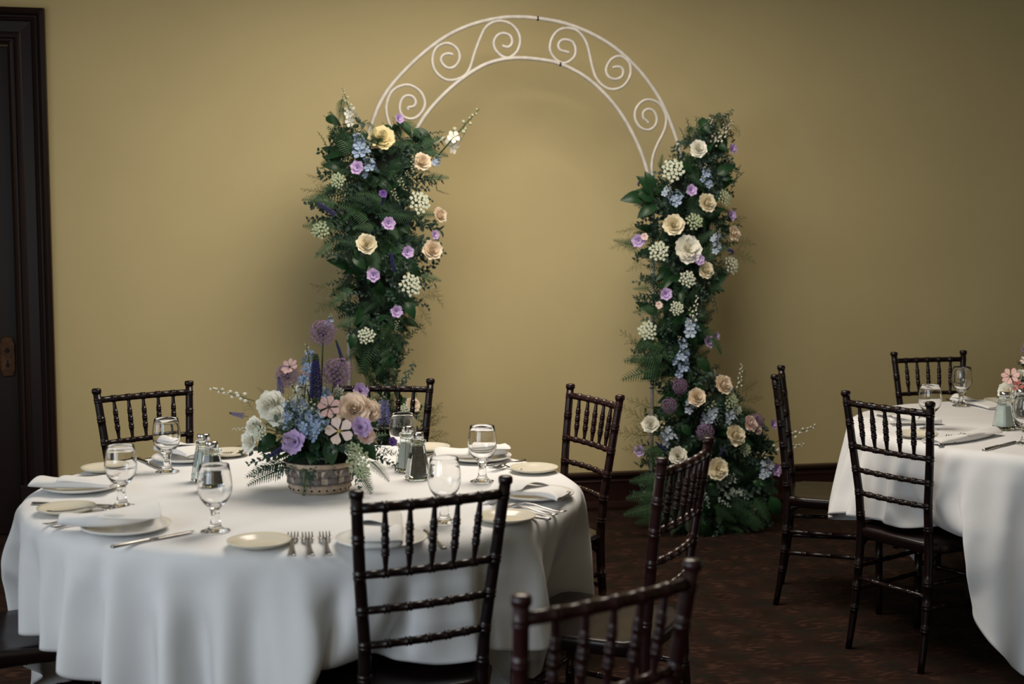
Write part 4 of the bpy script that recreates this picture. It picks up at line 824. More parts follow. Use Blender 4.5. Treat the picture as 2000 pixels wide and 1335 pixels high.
1,0,0,0,-2,0,-1,-1,0,-2,5,1,0,0,0,0,0,0,0,0,0,0,0,0,0,0,0,0,0,0,0,0,0,0,0,0,0,0,0,0,0,0,0,0,0,0,0,0,0,0,0,0,0,0,0,-2,-3,-2,0,0,0,-1,1,0,-1,-3,-1,-2,0,-2,-1,-1,-2,1,7,4,0,0,0,0,0,0,0,0,0,0,0,0,0,0,0,0,0,0,0,0,0,0,0,0,0,0,0,0,0,0,0,0,0,0,0,0,
0,0,0,0,0,0,0,-4,-4,1,0,0,0,0,0,0,0,-13,-1,0,-1,0,0,0,0,1,6,9,-1,0,0,0,0,0,0,0,0,0,0,0,0,0,0,0,0,0,0,0,0,0,0,0,0,0,0,0,0,0,0,0,0,0,0,0,0,0,0,0,0,0,3,-9,-2,2,-1,1,0,0,0,0,0,-15,0,1,0,0,0,0,0,0,2,14,-2,0,0,0,0,0,0,0,0,0,0,0,0,0,0,0,0,0,0,0,0,
0,0,0,0,0,0,0,0,0,0,0,0,0,0,0,0,0,0,0,0,0,2,-10,-2,2,2,0,0,1,0,0,0,-14,0,-1,0,0,0,0,0,0,0,11,5,-1,0,0,0,0,0,0,0,0,0,0,0,0,0,0,0,0,0,0,0,0,0,0,0,0,0,0,0,0,0,0,0,0,0,0,0,0,0,0,0,1,-4,-14,-3,2,6,3,1,-1,2,2,0,-15,0,0,0,0,0,0,0,-1,-2,8,10,0,0,0,
0,0,0,0,0,0,0,0,0,0,0,0,0,0,0,0,0,0,0,0,0,0,0,0,0,0,0,0,0,0,0,0,0,0,0,0,0,2,-12,-10,1,-3,0,5,4,4,-1,3,2,-15,0,0,0,0,0,-2,-1,-2,-2,2,18,2,0,0,0,0,0,0,0,0,0,0,0,0,0,0,0,0,0,0,0,0,0,0,0,0,0,0,0,0,0,0,0,0,0,0,0,0,0,0,0,-1,-15,-4,4,3,-2,-4,-1,6,
5,4,1,-15,0,0,-1,-2,-2,-1,-2,0,-2,0,16,9,0,0,0,0,0,0,0,0,0,0,0,0,0,0,0,0,0,0,0,0,0,0,0,0,0,0,0,0,0,0,0,0,0,0,0,0,0,0,2,-9,-17,0,-1,1,1,2,3,-4,1,9,8,-15,-2,-3,-1,-1,-1,0,-1,-2,1,-1,4,23,-1,0,0,0,0,0,0,0,0,0,0,0,0,0,0,0,0,0,0,0,0,0,0,0,0,0,0,
0,0,0,0,0,0,0,0,0,0,1,3,-23,-7,4,-2,-2,-1,1,2,3,0,-5,18,-22,-1,0,0,-1,0,-2,-1,-1,-1,1,-1,16,13,0,0,0,0,0,0,0,0,0,0,0,0,0,0,0,0,0,0,0,0,0,0,0,0,0,0,0,0,0,0,0,0,0,0,0,0,6,-18,-17,9,4,3,-2,-2,-3,-3,-2,7,15,-8,-23,0,0,-2,-1,-2,-1,0,0,0,0,0,-2,
24,7,0,0,0,0,0,0,0,0,0,0,0,0,0,0,0,0,0,0,0,0,0,0,0,0,0,0,0,0,0,0,0,0,0,0,3,-10,-24,1,-3,3,13,12,3,-2,-1,2,9,-7,-6,-23,0,-3,-1,-1,-1,0,0,0,1,1,-4,-4,10,24,1,0,0,0,0,0,0,0,0,0,0,0,0,0,0,0,0,0,0,0,0,0,0,0,0,0,0,0,0,0,0,0,0,0,2,-26,-12,10,3,-8,
-6,12,16,13,-1,-1,-4,3,-4,-26,-3,1,-1,0,0,1,0,2,1,-6,-4,0,-2,13,23,1,0,0,0,0,0,0,0,0,0,0,0,0,0,0,0,0,0,0,0,0,0,0,0,0,0,0,0,0,0,0,1,4,-26,-17,8,-1,7,7,-6,-15,1,14,26,9,-6,-7,0,-28,0,-1,0,1,1,2,2,-2,-9,-4,2,1,0,-3,15,22,1,0,0,0,0,0,0,0,0,0,0,
0,0,0,0,0,0,0,0,0,0,0,0,0,0,0,0,0,0,0,5,-24,-22,10,-3,0,0,8,12,-3,-11,-9,1,19,21,3,-4,-29,1,1,2,1,1,0,-6,-7,-1,4,4,3,-4,-9,-3,17,24,1,0,0,0,0,0,0,0,0,0,0,0,0,0,0,0,0,0,0,0,0,0,0,0,0,0,0,2,4,-27,-21,4,9,8,-12,-5,2,6,14,-1,-6,-2,-4,2,3,13,
-23,0,1,1,2,1,-11,-6,4,10,8,0,-16,-10,5,3,-13,12,26,7,-1,0,0,0,0,0,0,0,0,0,0,0,0,0,0,0,0,0,0,0,0,0,0,1,2,-5,-25,-16,1,4,2,10,5,-11,-6,-3,3,17,6,-5,-1,-17,-5,0,-19,1,2,4,2,-10,-10,12,9,5,-10,-23,4,14,3,-21,4,-14,8,25,15,-1,0,0,0,0,0,0,0,0,0,
0,0,0,0,0,0,0,0,0,0,0,3,-1,-12,-21,-13,1,4,-2,-6,7,18,3,-13,-2,-3,-3,7,8,-14,-3,0,-1,-14,4,3,-3,-10,-5,23,3,-5,-18,-10,20,7,-17,-22,7,-7,9,-8,-5,15,23,10,1,0,-1,0,0,0,0,0,0,0,0,0,0,0,0,0,2,1,-1,-11,-18,-14,-3,0,6,-3,1,-3,-7,9,21,2,-11,0,1,
3,-15,0,0,-1,-1,-10,2,-2,-8,3,17,-2,-11,-12,6,17,-11,-24,-11,4,-3,5,6,0,-14,-2,4,16,19,9,3,0,-1,0,0,0,0,0,0,0,0,1,3,1,-5,-11,-16,-15,-3,-1,2,1,4,0,-2,0,-3,-6,11,18,0,-7,3,-13,-1,-1,0,0,-1,-7,-2,-5,7,7,0,0,-5,9,-5,-26,-19,-4,7,-1,3,5,3,-19,
3,0,2,-4,3,12,12,10,9,4,1,0,0,0,1,0,-1,-5,-9,-13,-12,-9,-5,0,0,5,1,6,-1,6,-3,-2,-1,-4,-3,12,9,3,-14,-1,1,0,-1,-1,1,-3,-3,6,3,2,0,-2,-2,-20,-21,-9,2,6,0,2,2,9,-18,-4,1,-1,2,-2,1,-5,-2,4,4,5,6,5,3,-1,-3,-4,-5,-1,-8,-3,-1,3,0,0,-1,0,3,2,1,5,7,
-5,-1,1,-8,0,14,-1,-3,-1,-1,0,0,0,-1,1,2,1,1,-5,-15,-2,-15,-11,-1,4,3,1,-1,0,8,-5,-17,1,2,0,1,3,-8,-3,1,-1,-1,-1,1,2,-1,0,0,-1,-1,1,2,1,0,-1,2,0,-1,0,1,2,0,3,6,4,-2,1,-2,-1,-6,8,2,-3,1,0,0,0,-1,-3,0,-6,-8,-12,-2,-14,15,11,-2,-7,-1,-3,-3,8,
10,-25,-12,7,-1,0,1,-3,-6,1,0,-1,-1,1,0,-1,0,1,-1,0,1,0,1,0,1,0,1,1,0,-2,0,2,2,0,4,9,-1,0,0,-10,-1,2,8,3,-4,0,0,0,0,-14,-10,-7,-5,-6,-1,0,0,10,17,-4,-4,-2,0,9,-12,-23,6,0,-3,4,-2,-7,0,-2,0,0,0,-1,0,0,0,0,0,1,-1,1,1,0,0,1,1,1,0,-1,0,1,0,1,0,
3,10,-5,-4,-2,1,-1,5,7,1,-4,0,0,0,-36,-1,-1,-7,2,-2,1,1,0,5,25,-1,-4,2,1,-32,-1,6,-2,-2,2,-6,-4,-1,-1,0,0,0,0,-1,1,-1,0,0,0,1,-1,1,1,1,0,0,1,1,-1,0,0,1,1,-1,1,2,1,1,-1,-1,0,0,4,7,2,-3,-1,1,-36,-3,-5,0,0,0,1,-1,1,0,4,21,3,13,-22,-23,9,-1,-3,
-2,-1,-8,0,-3,2,-1,-1,-1,1,0,-1,1,-1,0,0,1,0,1,0,0,0,1,1,1,0,-2,0,2,0,1,0,0,2,1,1,-1,0,-1,1,5,6,1,-2,-3,-39,-4,-1,0,-1,1,1,0,0,0,0,4,23,3,-24,15,2,-9,-2,-8,-4,-10,-2,0,-1,1,-1,0,0,-1,0,0,0,0,0,1,0,0,0,1,1,-1,2,0,1,0,-1,1,0,0,0,0,3,1,0,0,-1,
0,-1,3,6,4,1,-1,-45,1,0,-1,0,1,1,0,-1,1,3,7,6,-10,17,13,-2,2,8,-14,-33,-7,-4,3,-1,-1,0,0,-1,0,0,0,0,0,0,0,0,1,0,1,0,1,0,2,0,-1,0,0,1,0,0,0,2,2,0,0,0,0,-1,-1,3,6,4,0,-44,-1,0,1,0,1,0,0,2,4,8,4,-18,-5,16,21,9,1,-21,-16,-13,-5,0,1,-1,20,-7,-7,
-6,0,-1,0,0,1,-1,0,0,1,1,-1,2,0,0,1,1,0,-1,0,1,1,-1,-1,1,4,1,-1,0,-1,1,-1,0,3,6,3,]
# tablecloth grid 2: draped heights and positions, second differences
CLOTH2 = [
4095,-26,4,10,-12,-43,-39,-46,-44,-8,0,-24,-46,-35,-40,-48,-25,6,-52,-54,-43,-34,-11,-43,-56,-42,-22,-57,-44,-32,-52,-55,-35,-38,-21,-55,-63,-47,-54,-31,4,-23,-54,-50,-39,-12,26,46,54,83,96,48,-72,-82,-34,-20,-17,-18,-15,-2,11,30,25,-36,49,
-29,-30,0,24,24,-3,7,-6,-29,-3,17,10,-7,6,0,-16,-5,15,-1,-3,1,-33,22,2,-7,-1,5,-5,1,-1,-1,2,-7,5,-2,-2,-4,2,7,-4,-14,-3,1,-1,4,0,10,14,5,-16,-68,17,32,1,9,11,-13,-8,5,22,6,-35,-10,42,3,-28,-29,6,27,15,-3,9,-15,-25,9,20,-4,-2,7,-9,-27,24,4,
-5,-2,-7,-8,11,-5,-4,5,-4,0,-4,3,1,-5,-2,3,0,-2,-1,6,-7,-9,-1,0,1,1,5,2,15,3,-45,-2,16,15,15,2,-2,-25,-5,21,18,-28,-20,21,33,14,3,-29,-33,8,28,12,-1,7,-20,-18,14,13,-6,3,2,-23,0,14,-2,-9,9,-10,5,-1,-6,3,-4,-8,6,4,-4,-3,-4,2,-5,2,3,8,-14,-7,
3,0,1,5,5,8,7,-18,-34,3,35,18,11,2,-23,8,-16,18,-20,-33,4,-13,39,1,12,1,-33,-34,13,30,7,3,1,-25,-7,17,1,-6,7,-4,-15,12,1,-3,1,-9,3,1,-10,4,0,-12,9,3,-6,-2,-6,1,4,-4,5,2,-13,-4,6,0,1,5,5,6,-1,-50,-41,60,21,16,7,-3,-17,15,20,-75,-10,-8,9,44,
19,19,2,10,0,-34,-27,15,28,4,5,-9,-26,9,13,-4,-1,5,-18,5,8,-4,-1,-3,-2,2,-5,-2,0,-3,0,-1,-3,-1,-6,-1,3,0,6,-3,-12,1,5,-3,3,6,4,14,-39,-64,13,16,27,8,-28,25,9,32,-10,-30,-47,29,30,22,-16,27,26,4,8,5,-34,-31,17,27,3,6,-18,-20,14,10,-5,5,-6,
-12,11,-1,-3,1,-5,2,-3,-3,0,-3,-2,0,-3,0,-8,1,5,-1,6,-9,-8,5,0,-1,3,10,18,-21,-68,-16,31,-7,3,-10,56,-21,20,0,-18,17,21,-13,11,7,-29,14,22,28,7,7,1,-34,-23,20,24,-3,4,-23,-6,16,1,-3,4,-15,5,4,-5,3,-9,4,-1,-5,1,1,-5,-2,-2,0,-8,2,1,3,3,-13,
-2,7,-4,1,5,16,4,-59,-39,31,12,14,-6,18,-47,19,11,15,34,51,-2,-18,12,-49,38,-52,-9,20,33,13,6,4,-33,-23,15,20,4,-2,-24,5,13,-3,2,-3,-10,7,-1,-1,-2,-2,-2,-4,1,0,-4,-4,-3,2,-3,-3,2,6,-5,-12,4,2,-3,3,11,12,-40,-43,13,25,7,6,-10,-44,8,20,-2,66,
17,-33,-2,79,-28,-8,68,-21,-43,-24,14,32,17,7,0,-37,-20,25,15,4,-9,-18,12,7,-3,1,-7,0,0,-1,-1,-5,-1,-1,1,1,-2,-1,-2,-1,-1,-2,1,-5,-14,-1,7,-2,-2,6,21,-28,-42,-7,28,6,11,-3,-44,3,21,-3,79,-70,1,42,44,-12,-26,63,48,14,-5,-36,-35,4,31,21,3,0,
-33,-12,22,12,4,-15,-8,6,5,2,-4,-5,1,-4,0,-1,0,0,0,0,1,-1,0,1,-1,0,-1,-3,-6,-8,-5,-4,6,12,-10,-38,-18,20,16,-1,14,-37,-19,30,16,41,-51,-33,11,63,16,-28,29,33,45,3,12,3,-24,-42,-8,22,24,10,3,-35,-10,20,11,3,-17,5,-1,2,0,-5,-3,-2,0,-1,0,1,-1,
1,-1,1,0,-1,1,-1,1,0,0,0,-5,-6,-4,-17,-26,-6,11,12,-3,8,-10,-44,37,18,41,-64,-58,23,50,-5,5,30,-3,-81,17,23,7,7,10,-13,-45,-22,23,28,9,1,-32,-3,13,11,-1,-13,6,-2,-4,-3,-2,1,-1,0,1,-1,1,-1,1,-1,1,0,-1,1,-1,1,0,0,0,-1,-3,-7,-19,-9,2,-3,-4,12,
-40,23,5,52,-71,-51,20,60,17,-48,-37,3,-8,-22,-17,19,23,19,4,9,-3,-32,-29,8,31,10,4,-24,-1,3,6,2,-9,-5,-2,-1,1,-1,1,0,0,0,-1,1,-1,1,-1,1,0,-1,1,-1,1,-1,1,0,-1,1,-6,-18,-18,-3,5,-18,2,-2,38,-70,-25,29,81,-41,-83,-9,10,-5,-5,0,-33,5,19,19,24,
10,8,6,-25,-30,-3,28,10,2,-15,1,3,-6,-5,-3,0,1,-1,1,-1,1,-1,1,0,-1,1,-1,1,-1,1,0,0,0,-1,1,-1,1,0,-1,1,-4,-17,-20,-15,-1,4,29,-54,-24,17,55,-59,-36,1,-3,0,-14,8,1,3,-23,-13,11,17,23,19,10,9,-13,-26,-10,23,4,3,-5,-9,-6,-2,0,1,-1,1,-1,1,-1,1,
-1,1,0,0,0,-1,1,-1,1,-1,1,0,0,0,-1,1,0,0,1,1,-18,-24,-17,19,-39,-7,16,32,-44,-16,11,-1,-14,-22,13,-23,23,76,-34,-30,-26,-16,9,22,25,15,10,-4,-18,-11,10,4,-9,-7,-1,0,1,-1,1,-1,1,-1,1,-1,1,-1,1,-1,1,0,-1,1,-1,1,-1,1,-1,1,0,0,0,0,0,0,1,-14,
-26,-30,8,6,21,-28,-13,5,-2,1,17,-2,-43,17,4,71,11,-15,-34,-28,-22,-5,13,26,17,11,-1,-15,2,-8,-7,-1,1,0,0,0,0,0,0,0,-1,1,-1,1,-1,1,-1,1,0,0,0,-1,1,-1,1,-1,1,-1,1,-1,1,0,0,0,-17,-25,-12,10,-23,-3,8,3,21,16,-30,-21,-1,-4,-1,51,5,15,3,-11,-26,
-24,-20,-4,17,18,7,7,-12,-9,-2,1,-1,1,-1,1,-1,1,-1,1,0,0,0,-1,1,-1,1,-1,1,-1,1,0,0,0,0,0,0,0,0,0,0,-1,1,0,0,-19,-18,-8,-3,3,14,25,-19,-34,-14,-3,0,-1,-1,45,7,-3,8,9,8,-19,-21,-12,-9,-4,14,7,-11,-4,1,-1,1,-1,1,-1,1,-1,1,-1,1,-1,1,0,0,0,-1,1,
-1,1,-1,1,-1,1,-1,1,-1,1,-1,1,-1,1,-1,1,0,-5,-19,-8,1,19,6,-33,-26,-8,6,0,-3,-4,-2,-1,18,16,10,7,2,13,-1,-20,-7,0,-3,-12,-7,1,-1,1,-1,1,-1,1,-1,1,-1,1,-1,1,-1,1,-1,1,0,0,0,-1,1,-1,1,-1,1,-1,1,-1,1,-1,1,-1,1,-1,1,1,-11,-18,9,-5,-33,-15,3,9,
5,1,-1,-1,0,-13,6,8,12,11,12,8,7,3,-14,-8,-5,-12,1,-1,1,-1,1,-1,1,-1,1,-1,1,-1,1,-1,1,-1,1,-1,1,-1,1,0,0,0,0,0,0,0,0,0,-1,1,-1,1,-1,1,-1,1,0,-16,-26,-10,-6,9,15,10,7,8,10,4,3,-37,15,13,4,0,8,11,13,10,7,-5,-19,-4,-1,1,-1,1,-1,1,0,0,-1,1,-1,
1,-1,1,-1,1,-1,1,-1,1,-1,1,-1,1,-1,1,-1,1,-1,1,0,0,0,0,0,-1,1,0,0,-6,-11,-22,20,14,10,7,4,0,-7,-9,-17,-45,-13,6,24,21,5,-1,0,6,10,8,-4,-2,1,0,0,0,0,0,-1,1,0,0,0,0,0,0,0,0,0,-1,1,-1,1,-1,1,-1,1,-1,1,-1,1,-1,1,-1,1,-1,1,0,0,-1,1,-2,-11,16,5,
0,-8,-12,-12,-13,-10,-10,-7,10,-29,-21,-13,6,23,30,11,0,8,-5,-4,0,0,-1,1,-1,1,-1,1,-1,1,-1,1,-1,1,-1,1,-1,1,0,0,0,0,0,-1,1,-1,1,-1,1,-1,1,-1,1,-1,1,-1,1,-1,1,-1,1,-7,-11,-1,-11,-13,-8,-6,0,1,10,10,93,-16,-19,-24,-24,-16,-7,13,20,6,-9,-2,1,
-1,1,-1,1,-1,1,-1,1,-1,1,-1,1,-1,1,-1,1,-1,1,-1,1,-1,1,0,0,0,0,0,0,0,0,0,-1,1,-1,1,-1,1,0,0,0,-1,-16,-14,-3,5,6,13,17,20,4,6,79,12,7,-2,-12,-23,-20,-9,-1,-8,-7,0,-1,1,-1,1,-1,1,-1,1,-1,1,-1,1,-1,1,-1,1,-1,1,-1,1,-1,1,-1,1,-1,1,-1,1,-1,1,-1,
1,0,0,0,0,0,0,-1,1,-1,0,-6,-2,4,9,15,15,7,-3,0,2,59,-1,-6,1,14,6,-8,-22,-14,-8,-6,0,1,-1,1,-1,1,-1,1,0,0,0,0,0,0,0,0,-1,1,-1,1,-1,1,-1,1,-1,1,-1,1,-1,1,-1,1,-1,1,-1,1,-1,1,-1,1,-1,1,0,-7,5,18,15,9,2,-4,-6,-9,-17,35,6,4,-3,-15,5,2,4,-9,-11,
-3,1,-1,1,0,0,0,0,0,-1,1,-1,1,-1,1,-1,1,0,0,0,0,0,0,0,0,0,0,0,-1,1,-1,1,-1,1,-1,1,-1,1,-1,1,-1,1,0,0,-2,-6,-2,-8,-13,-15,-12,-6,3,11,-13,3,6,8,17,-7,-8,-2,8,4,0,0,0,0,-1,1,-1,1,-1,1,-1,1,-1,1,-1,1,-1,1,-1,1,-1,1,-1,1,-1,1,-1,1,0,0,0,0,0,0,
0,-1,1,0,0,0,0,0,-1,1,-1,-13,-19,-12,-9,-5,0,7,6,-1,21,-6,-5,-1,-9,0,9,8,2,-3,0,-1,1,-1,1,-1,1,-1,1,-1,1,-1,1,-1,1,-1,1,-1,1,-1,1,-1,1,-1,1,-1,1,-1,1,-1,1,-1,1,-1,1,0,0,-1,1,-1,1,-1,1,-1,0,1,-1,-5,-8,-5,-5,-7,-4,-3,26,4,10,2,2,0,-1,-6,-12,
-10,0,1,-1,1,-1,1,-1,1,-1,1,-1,1,-1,1,-1,1,-1,1,-1,1,-1,1,-1,1,-1,1,-1,1,-1,1,-1,1,-1,1,-1,1,-1,1,-1,1,-1,1,-1,1,-1,0,9,5,6,2,2,-1,-1,-1,-8,-2,-11,-6,-2,5,8,15,15,2,0,-1,1,-1,1,0,0,0,0,0,0,0,0,0,0,0,0,0,0,0,0,0,0,0,0,-1,1,-1,1,-1,1,-1,1,-1,
1,-1,1,-1,1,-1,1,-1,1,-1,1,1,4,9,9,8,4,2,5,0,-76,-4,4,10,17,21,14,11,9,10,0,0,0,0,0,-1,1,-1,1,-1,1,-1,1,-1,1,-1,1,-1,1,-1,1,-1,1,-1,1,0,0,0,0,0,0,0,0,0,0,0,-1,1,0,0,0,0,0,0,0,0,-3,-1,3,5,8,12,9,2,-53,20,17,14,10,3,8,0,-7,3,0,1,-1,1,-1,1,-1,
1,-1,1,-1,1,-1,1,-1,1,-1,1,-1,1,-1,1,-1,1,-1,1,-1,1,-1,1,-1,1,-1,1,-1,1,0,0,-1,1,-1,1,-1,1,0,4,11,9,7,7,4,0,-5,4,81,0,-1,-3,-8,-15,-19,-17,-3,0,1,-1,1,-1,1,-1,1,-1,1,-1,1,-1,1,-1,1,-1,1,-1,1,-1,1,-1,1,-1,1,-1,1,-1,1,-1,1,-1,1,-1,1,-1,1,-1,
1,-1,1,-1,1,0,0,0,-11,-15,-9,-9,-4,-1,2,5,71,-1,-6,-8,-12,-8,-7,-4,-10,-2,2,1,-1,1,-1,1,0,0,0,0,0,0,0,0,0,0,0,0,0,0,-1,1,-1,1,-1,1,-1,1,-1,1,-1,1,-1,1,-1,1,-1,1,-1,1,0,0,0,-1,3,8,-10,-1,-6,-7,-5,-2,7,28,28,-10,-10,-11,-9,-6,-5,0,12,20,7,0,
0,0,0,0,-1,1,-1,1,-1,1,-1,1,-1,1,-1,1,-1,1,0,0,0,0,0,0,0,0,0,0,0,0,0,0,0,0,0,0,0,0,-1,1,-1,1,3,6,21,10,12,4,-7,-11,-17,-10,-45,-11,-6,-1,6,12,20,17,8,6,10,-1,1,-1,1,-1,1,-1,1,-1,1,-1,1,-1,1,-1,1,-1,1,-1,1,-1,1,-1,1,-1,1,-1,1,-1,1,-1,1,-1,1,
-1,1,-1,1,-1,1,-1,1,-1,9,1,-14,0,16,36,27,4,-16,-36,-70,15,20,24,24,18,10,-3,-10,-18,4,2,-1,1,-1,1,-1,1,-1,1,-1,1,-1,1,-1,1,-1,1,-1,1,-1,1,-1,1,-1,1,-1,1,-1,1,-1,1,-1,1,-1,1,-1,1,-1,1,-1,1,-1,2,8,10,6,-6,-21,-17,22,44,35,-6,48,17,9,2,-6,
-18,-24,-16,-15,-3,13,9,0,0,0,0,0,0,0,0,0,0,0,0,0,0,0,0,0,-1,1,-1,1,-1,1,-1,1,-1,1,-1,1,-1,1,-1,1,-1,1,-1,1,0,0,0,0,4,9,-16,9,17,6,-20,-30,-3,47,66,69,-3,-12,-19,-22,-16,-13,-16,2,14,16,14,2,-1,1,-1,1,-1,1,-1,1,-1,1,-1,1,-1,1,-1,1,0,0,0,0,
0,-1,1,-1,1,-1,1,-1,1,-1,1,-1,1,-1,1,0,-1,1,-1,2,4,7,-4,-24,0,23,13,-21,-7,12,50,19,-16,-17,-17,-12,-12,2,27,24,6,-5,11,6,0,-1,1,-1,1,-1,1,-1,1,-1,1,-1,1,-1,1,-1,1,-1,1,-1,1,0,0,0,0,0,0,0,0,0,0,0,0,0,0,-1,1,-1,1,2,9,-12,7,5,-23,-18,10,19,7,
11,8,-41,-12,-11,-1,13,33,35,20,-2,-11,-19,-6,18,0,0,0,0,0,0,0,0,0,0,-1,1,-1,1,-1,1,-1,1,-1,1,-1,1,-1,1,-1,1,-1,1,-1,1,-1,1,-1,1,-1,1,-1,1,0,8,17,6,-19,-10,4,-15,6,10,4,10,2,-80,17,31,38,34,19,-8,-23,-23,-21,-10,12,19,11,0,-1,1,-1,1,-1,1,
-1,1,0,0,0,0,0,-1,1,-1,1,-1,1,-1,1,-1,1,-1,1,-1,1,-1,1,-1,1,-1,1,-1,1,-1,5,7,-13,-3,34,-5,-18,0,-13,18,3,8,-1,-5,37,30,9,-16,-26,-26,-22,-22,1,22,14,-4,18,6,0,-1,1,-1,1,-1,1,-1,1,-1,1,-1,1,0,0,0,-1,1,-1,1,-1,1,-1,1,-1,1,-1,1,-1,1,-1,1,-1,1,
-1,3,11,-5,-10,-14,-16,45,14,-16,-9,-7,24,0,-2,71,-9,-12,-21,-23,-25,-20,-23,17,34,25,-8,-17,8,17,2,0,-1,1,-1,1,-1,1,-1,1,-1,1,-1,1,-1,1,0,0,0,-1,1,-1,1,-1,1,-1,1,-1,1,-1,1,-1,1,-1,1,10,8,0,-2,-6,-23,-41,57,24,-17,9,11,-12,-2,40,-18,-28,
-19,-18,-17,0,39,42,14,-21,-24,-5,-4,17,17,1,0,0,0,0,0,0,0,0,0,-1,1,-1,1,-1,1,-1,1,0,0,0,-1,1,-1,1,-1,1,-1,1,-1,1,-1,0,8,8,-6,7,4,-1,-4,-13,-53,34,37,-5,-14,-1,-11,-2,-26,-15,-17,-6,19,50,42,-5,-30,-26,-16,13,4,1,16,14,0,-1,1,-1,1,-1,1,-1,
1,0,-1,1,-1,1,-1,1,-1,1,-1,1,0,-1,1,-1,1,-1,1,-1,1,-1,0,7,10,0,-3,-1,4,5,-1,-5,-26,-36,24,17,-8,-7,-17,-48,-11,-18,10,48,52,19,-21,-31,-27,-22,15,14,21,-3,-12,11,18,2,-1,0,-1,1,-1,1,-1,1,0,-1,1,-1,1,-1,1,-1,1,-1,1,0,-1,1,-1,1,-1,1,-1,1,6,
13,3,-5,5,-6,-4,3,5,1,-8,-36,-26,6,2,-1,4,-67,0,23,50,36,10,-30,-33,-25,-24,18,37,21,-14,-13,-9,1,15,15,5,0,0,0,0,-1,1,-1,1,0,0,0,-1,1,-1,1,-1,1,-1,1,0,-1,1,-1,1,-1,2,6,5,3,3,9,-5,1,-2,-7,1,6,2,-4,-44,-22,1,-2,1,-67,42,60,22,-16,-31,-28,
-22,-25,26,42,23,-13,-24,-20,9,10,-4,8,15,9,0,-1,1,0,-1,1,-1,1,-1,1,0,-1,1,-1,1,-1,1,-1,1,0,-1,1,-1,3,7,1,-1,-13,8,12,19,-4,-6,-3,-6,-3,6,6,-6,-53,-17,-6,7,29,32,-7,-29,-33,-31,-17,-14,37,53,23,-31,-29,-20,2,24,12,-3,-14,-1,16,11,5,0,1,0,
-1,1,-1,1,-1,1,0,-1,1,-1,1,-1,1,-1,0,1,0,4,3,6,3,-4,-2,-18,6,12,19,3,-8,0,-3,-4,6,7,-1,-53,-29,0,58,-17,-25,-33,-24,-24,-10,43,60,14,-25,-30,-28,-6,38,25,-18,-19,-4,18,-3,-2,15,7,5,1,0,0,0,-1,1,-1,1,0,-1,1,-1,0,0,1,0,1,6,1,-1,-5,13,0,-2,-7,
-24,5,23,20,2,-13,7,2,-7,0,7,-3,-50,-28,28,-26,-32,-19,-22,-4,49,54,14,-25,-33,-26,-10,43,37,-27,-22,-15,32,3,-15,4,6,-4,10,5,6,2,2,0,0,0,0,0,0,0,0,0,-1,0,2,3,0,6,-1,-5,-3,18,-2,-3,-10,-29,6,24,24,10,-12,3,-1,-10,-11,0,-4,-43,-9,-29,-16,
-20,5,51,51,7,-30,-28,-21,-14,36,49,-21,-29,-20,23,24,-20,-7,17,-11,-4,12,-1,2,4,0,5,1,3,0,0,0,0,2,0,2,3,0,4,-3,4,3,-1,-14,12,13,-3,-3,-14,-27,6,29,28,8,-11,-4,0,-7,-9,-2,-17,-44,-11,-22,10,55,54,0,-29,-34,-23,-15,36,59,-14,-34,-21,5,53,
-27,-19,11,7,-11,1,9,0,-4,1,-3,2,16,-4,0,-1,5,0,3,2,1,5,-1,-3,5,-3,9,-1,-4,-13,21,6,-4,-2,-20,-25,13,31,25,2,-6,-7,2,-8,-8,-7,-55,-19,17,58,45,-3,-34,-33,-23,-20,25,68,6,-36,-26,-10,48,1,-23,-9,27,-13,-11,10,6,0,-6,1,0,21,-7,0,-3,0,7,0,4,
-1,3,2,2,-3,5,-6,5,4,2,-16,-1,23,0,-1,-4,-18,-22,5,29,29,5,-5,-8,2,-7,-12,-78,25,61,42,-8,-31,-31,-20,-25,16,63,17,-29,-25,-18,24,37,-25,-17,14,10,-15,-8,14,3,-2,-5,1,5,14,-4,-2,-2,2,6,1,2,1,2,-1,4,-1,3,-1,-7,13,-4,1,-22,17,18,-6,5,-8,-24,
-18,8,30,33,0,-7,-8,3,-6,-51,69,37,-15,-31,-32,-21,-24,17,62,28,-33,-33,-16,11,55,-11,-29,-4,25,-9,-11,0,11,0,-3,-4,-1,12,9,-4,0,-3,0,7,3,0,2,2,-4,4,2,1,4,-7,4,7,-2,-9,-16,28,14,-8,3,-12,-25,-18,10,27,33,6,-9,-10,4,20,31,-15,-27,-30,-20,
-21,0,60,42,-20,-37,-20,-11,43,29,-30,-14,8,18,-18,-8,8,13,-7,-3,-1,-4,19,2,-6,1,1,0,1,7,0,1,2,-3,3,4,-4,7,-2,-7,14,-3,2,-17,2,27,-1,-4,2,-16,-24,-13,9,30,28,4,-12,-7,55,-22,-26,-27,-19,-18,-3,51,47,-12,-34,-25,-18,23,51,-23,-22,-7,26,3,
-14,-4,12,10,-12,0,-2,5,14,-5,0,1,0,-1,-1,6,-1,6,-1,-1,4,2,-5,5,2,-7,7,6,2,-9,-18,16,21,-6,0,1,-20,-22,-12,11,27,28,2,-15,37,-33,-25,-20,-14,-10,49,55,-6,-32,-32,-11,-3,53,5,-26,-15,0,25,-7,-6,0,18,0,-11,3,-2,11,5,-4,-1,2,0,0,3,1,2,4,-3,3,
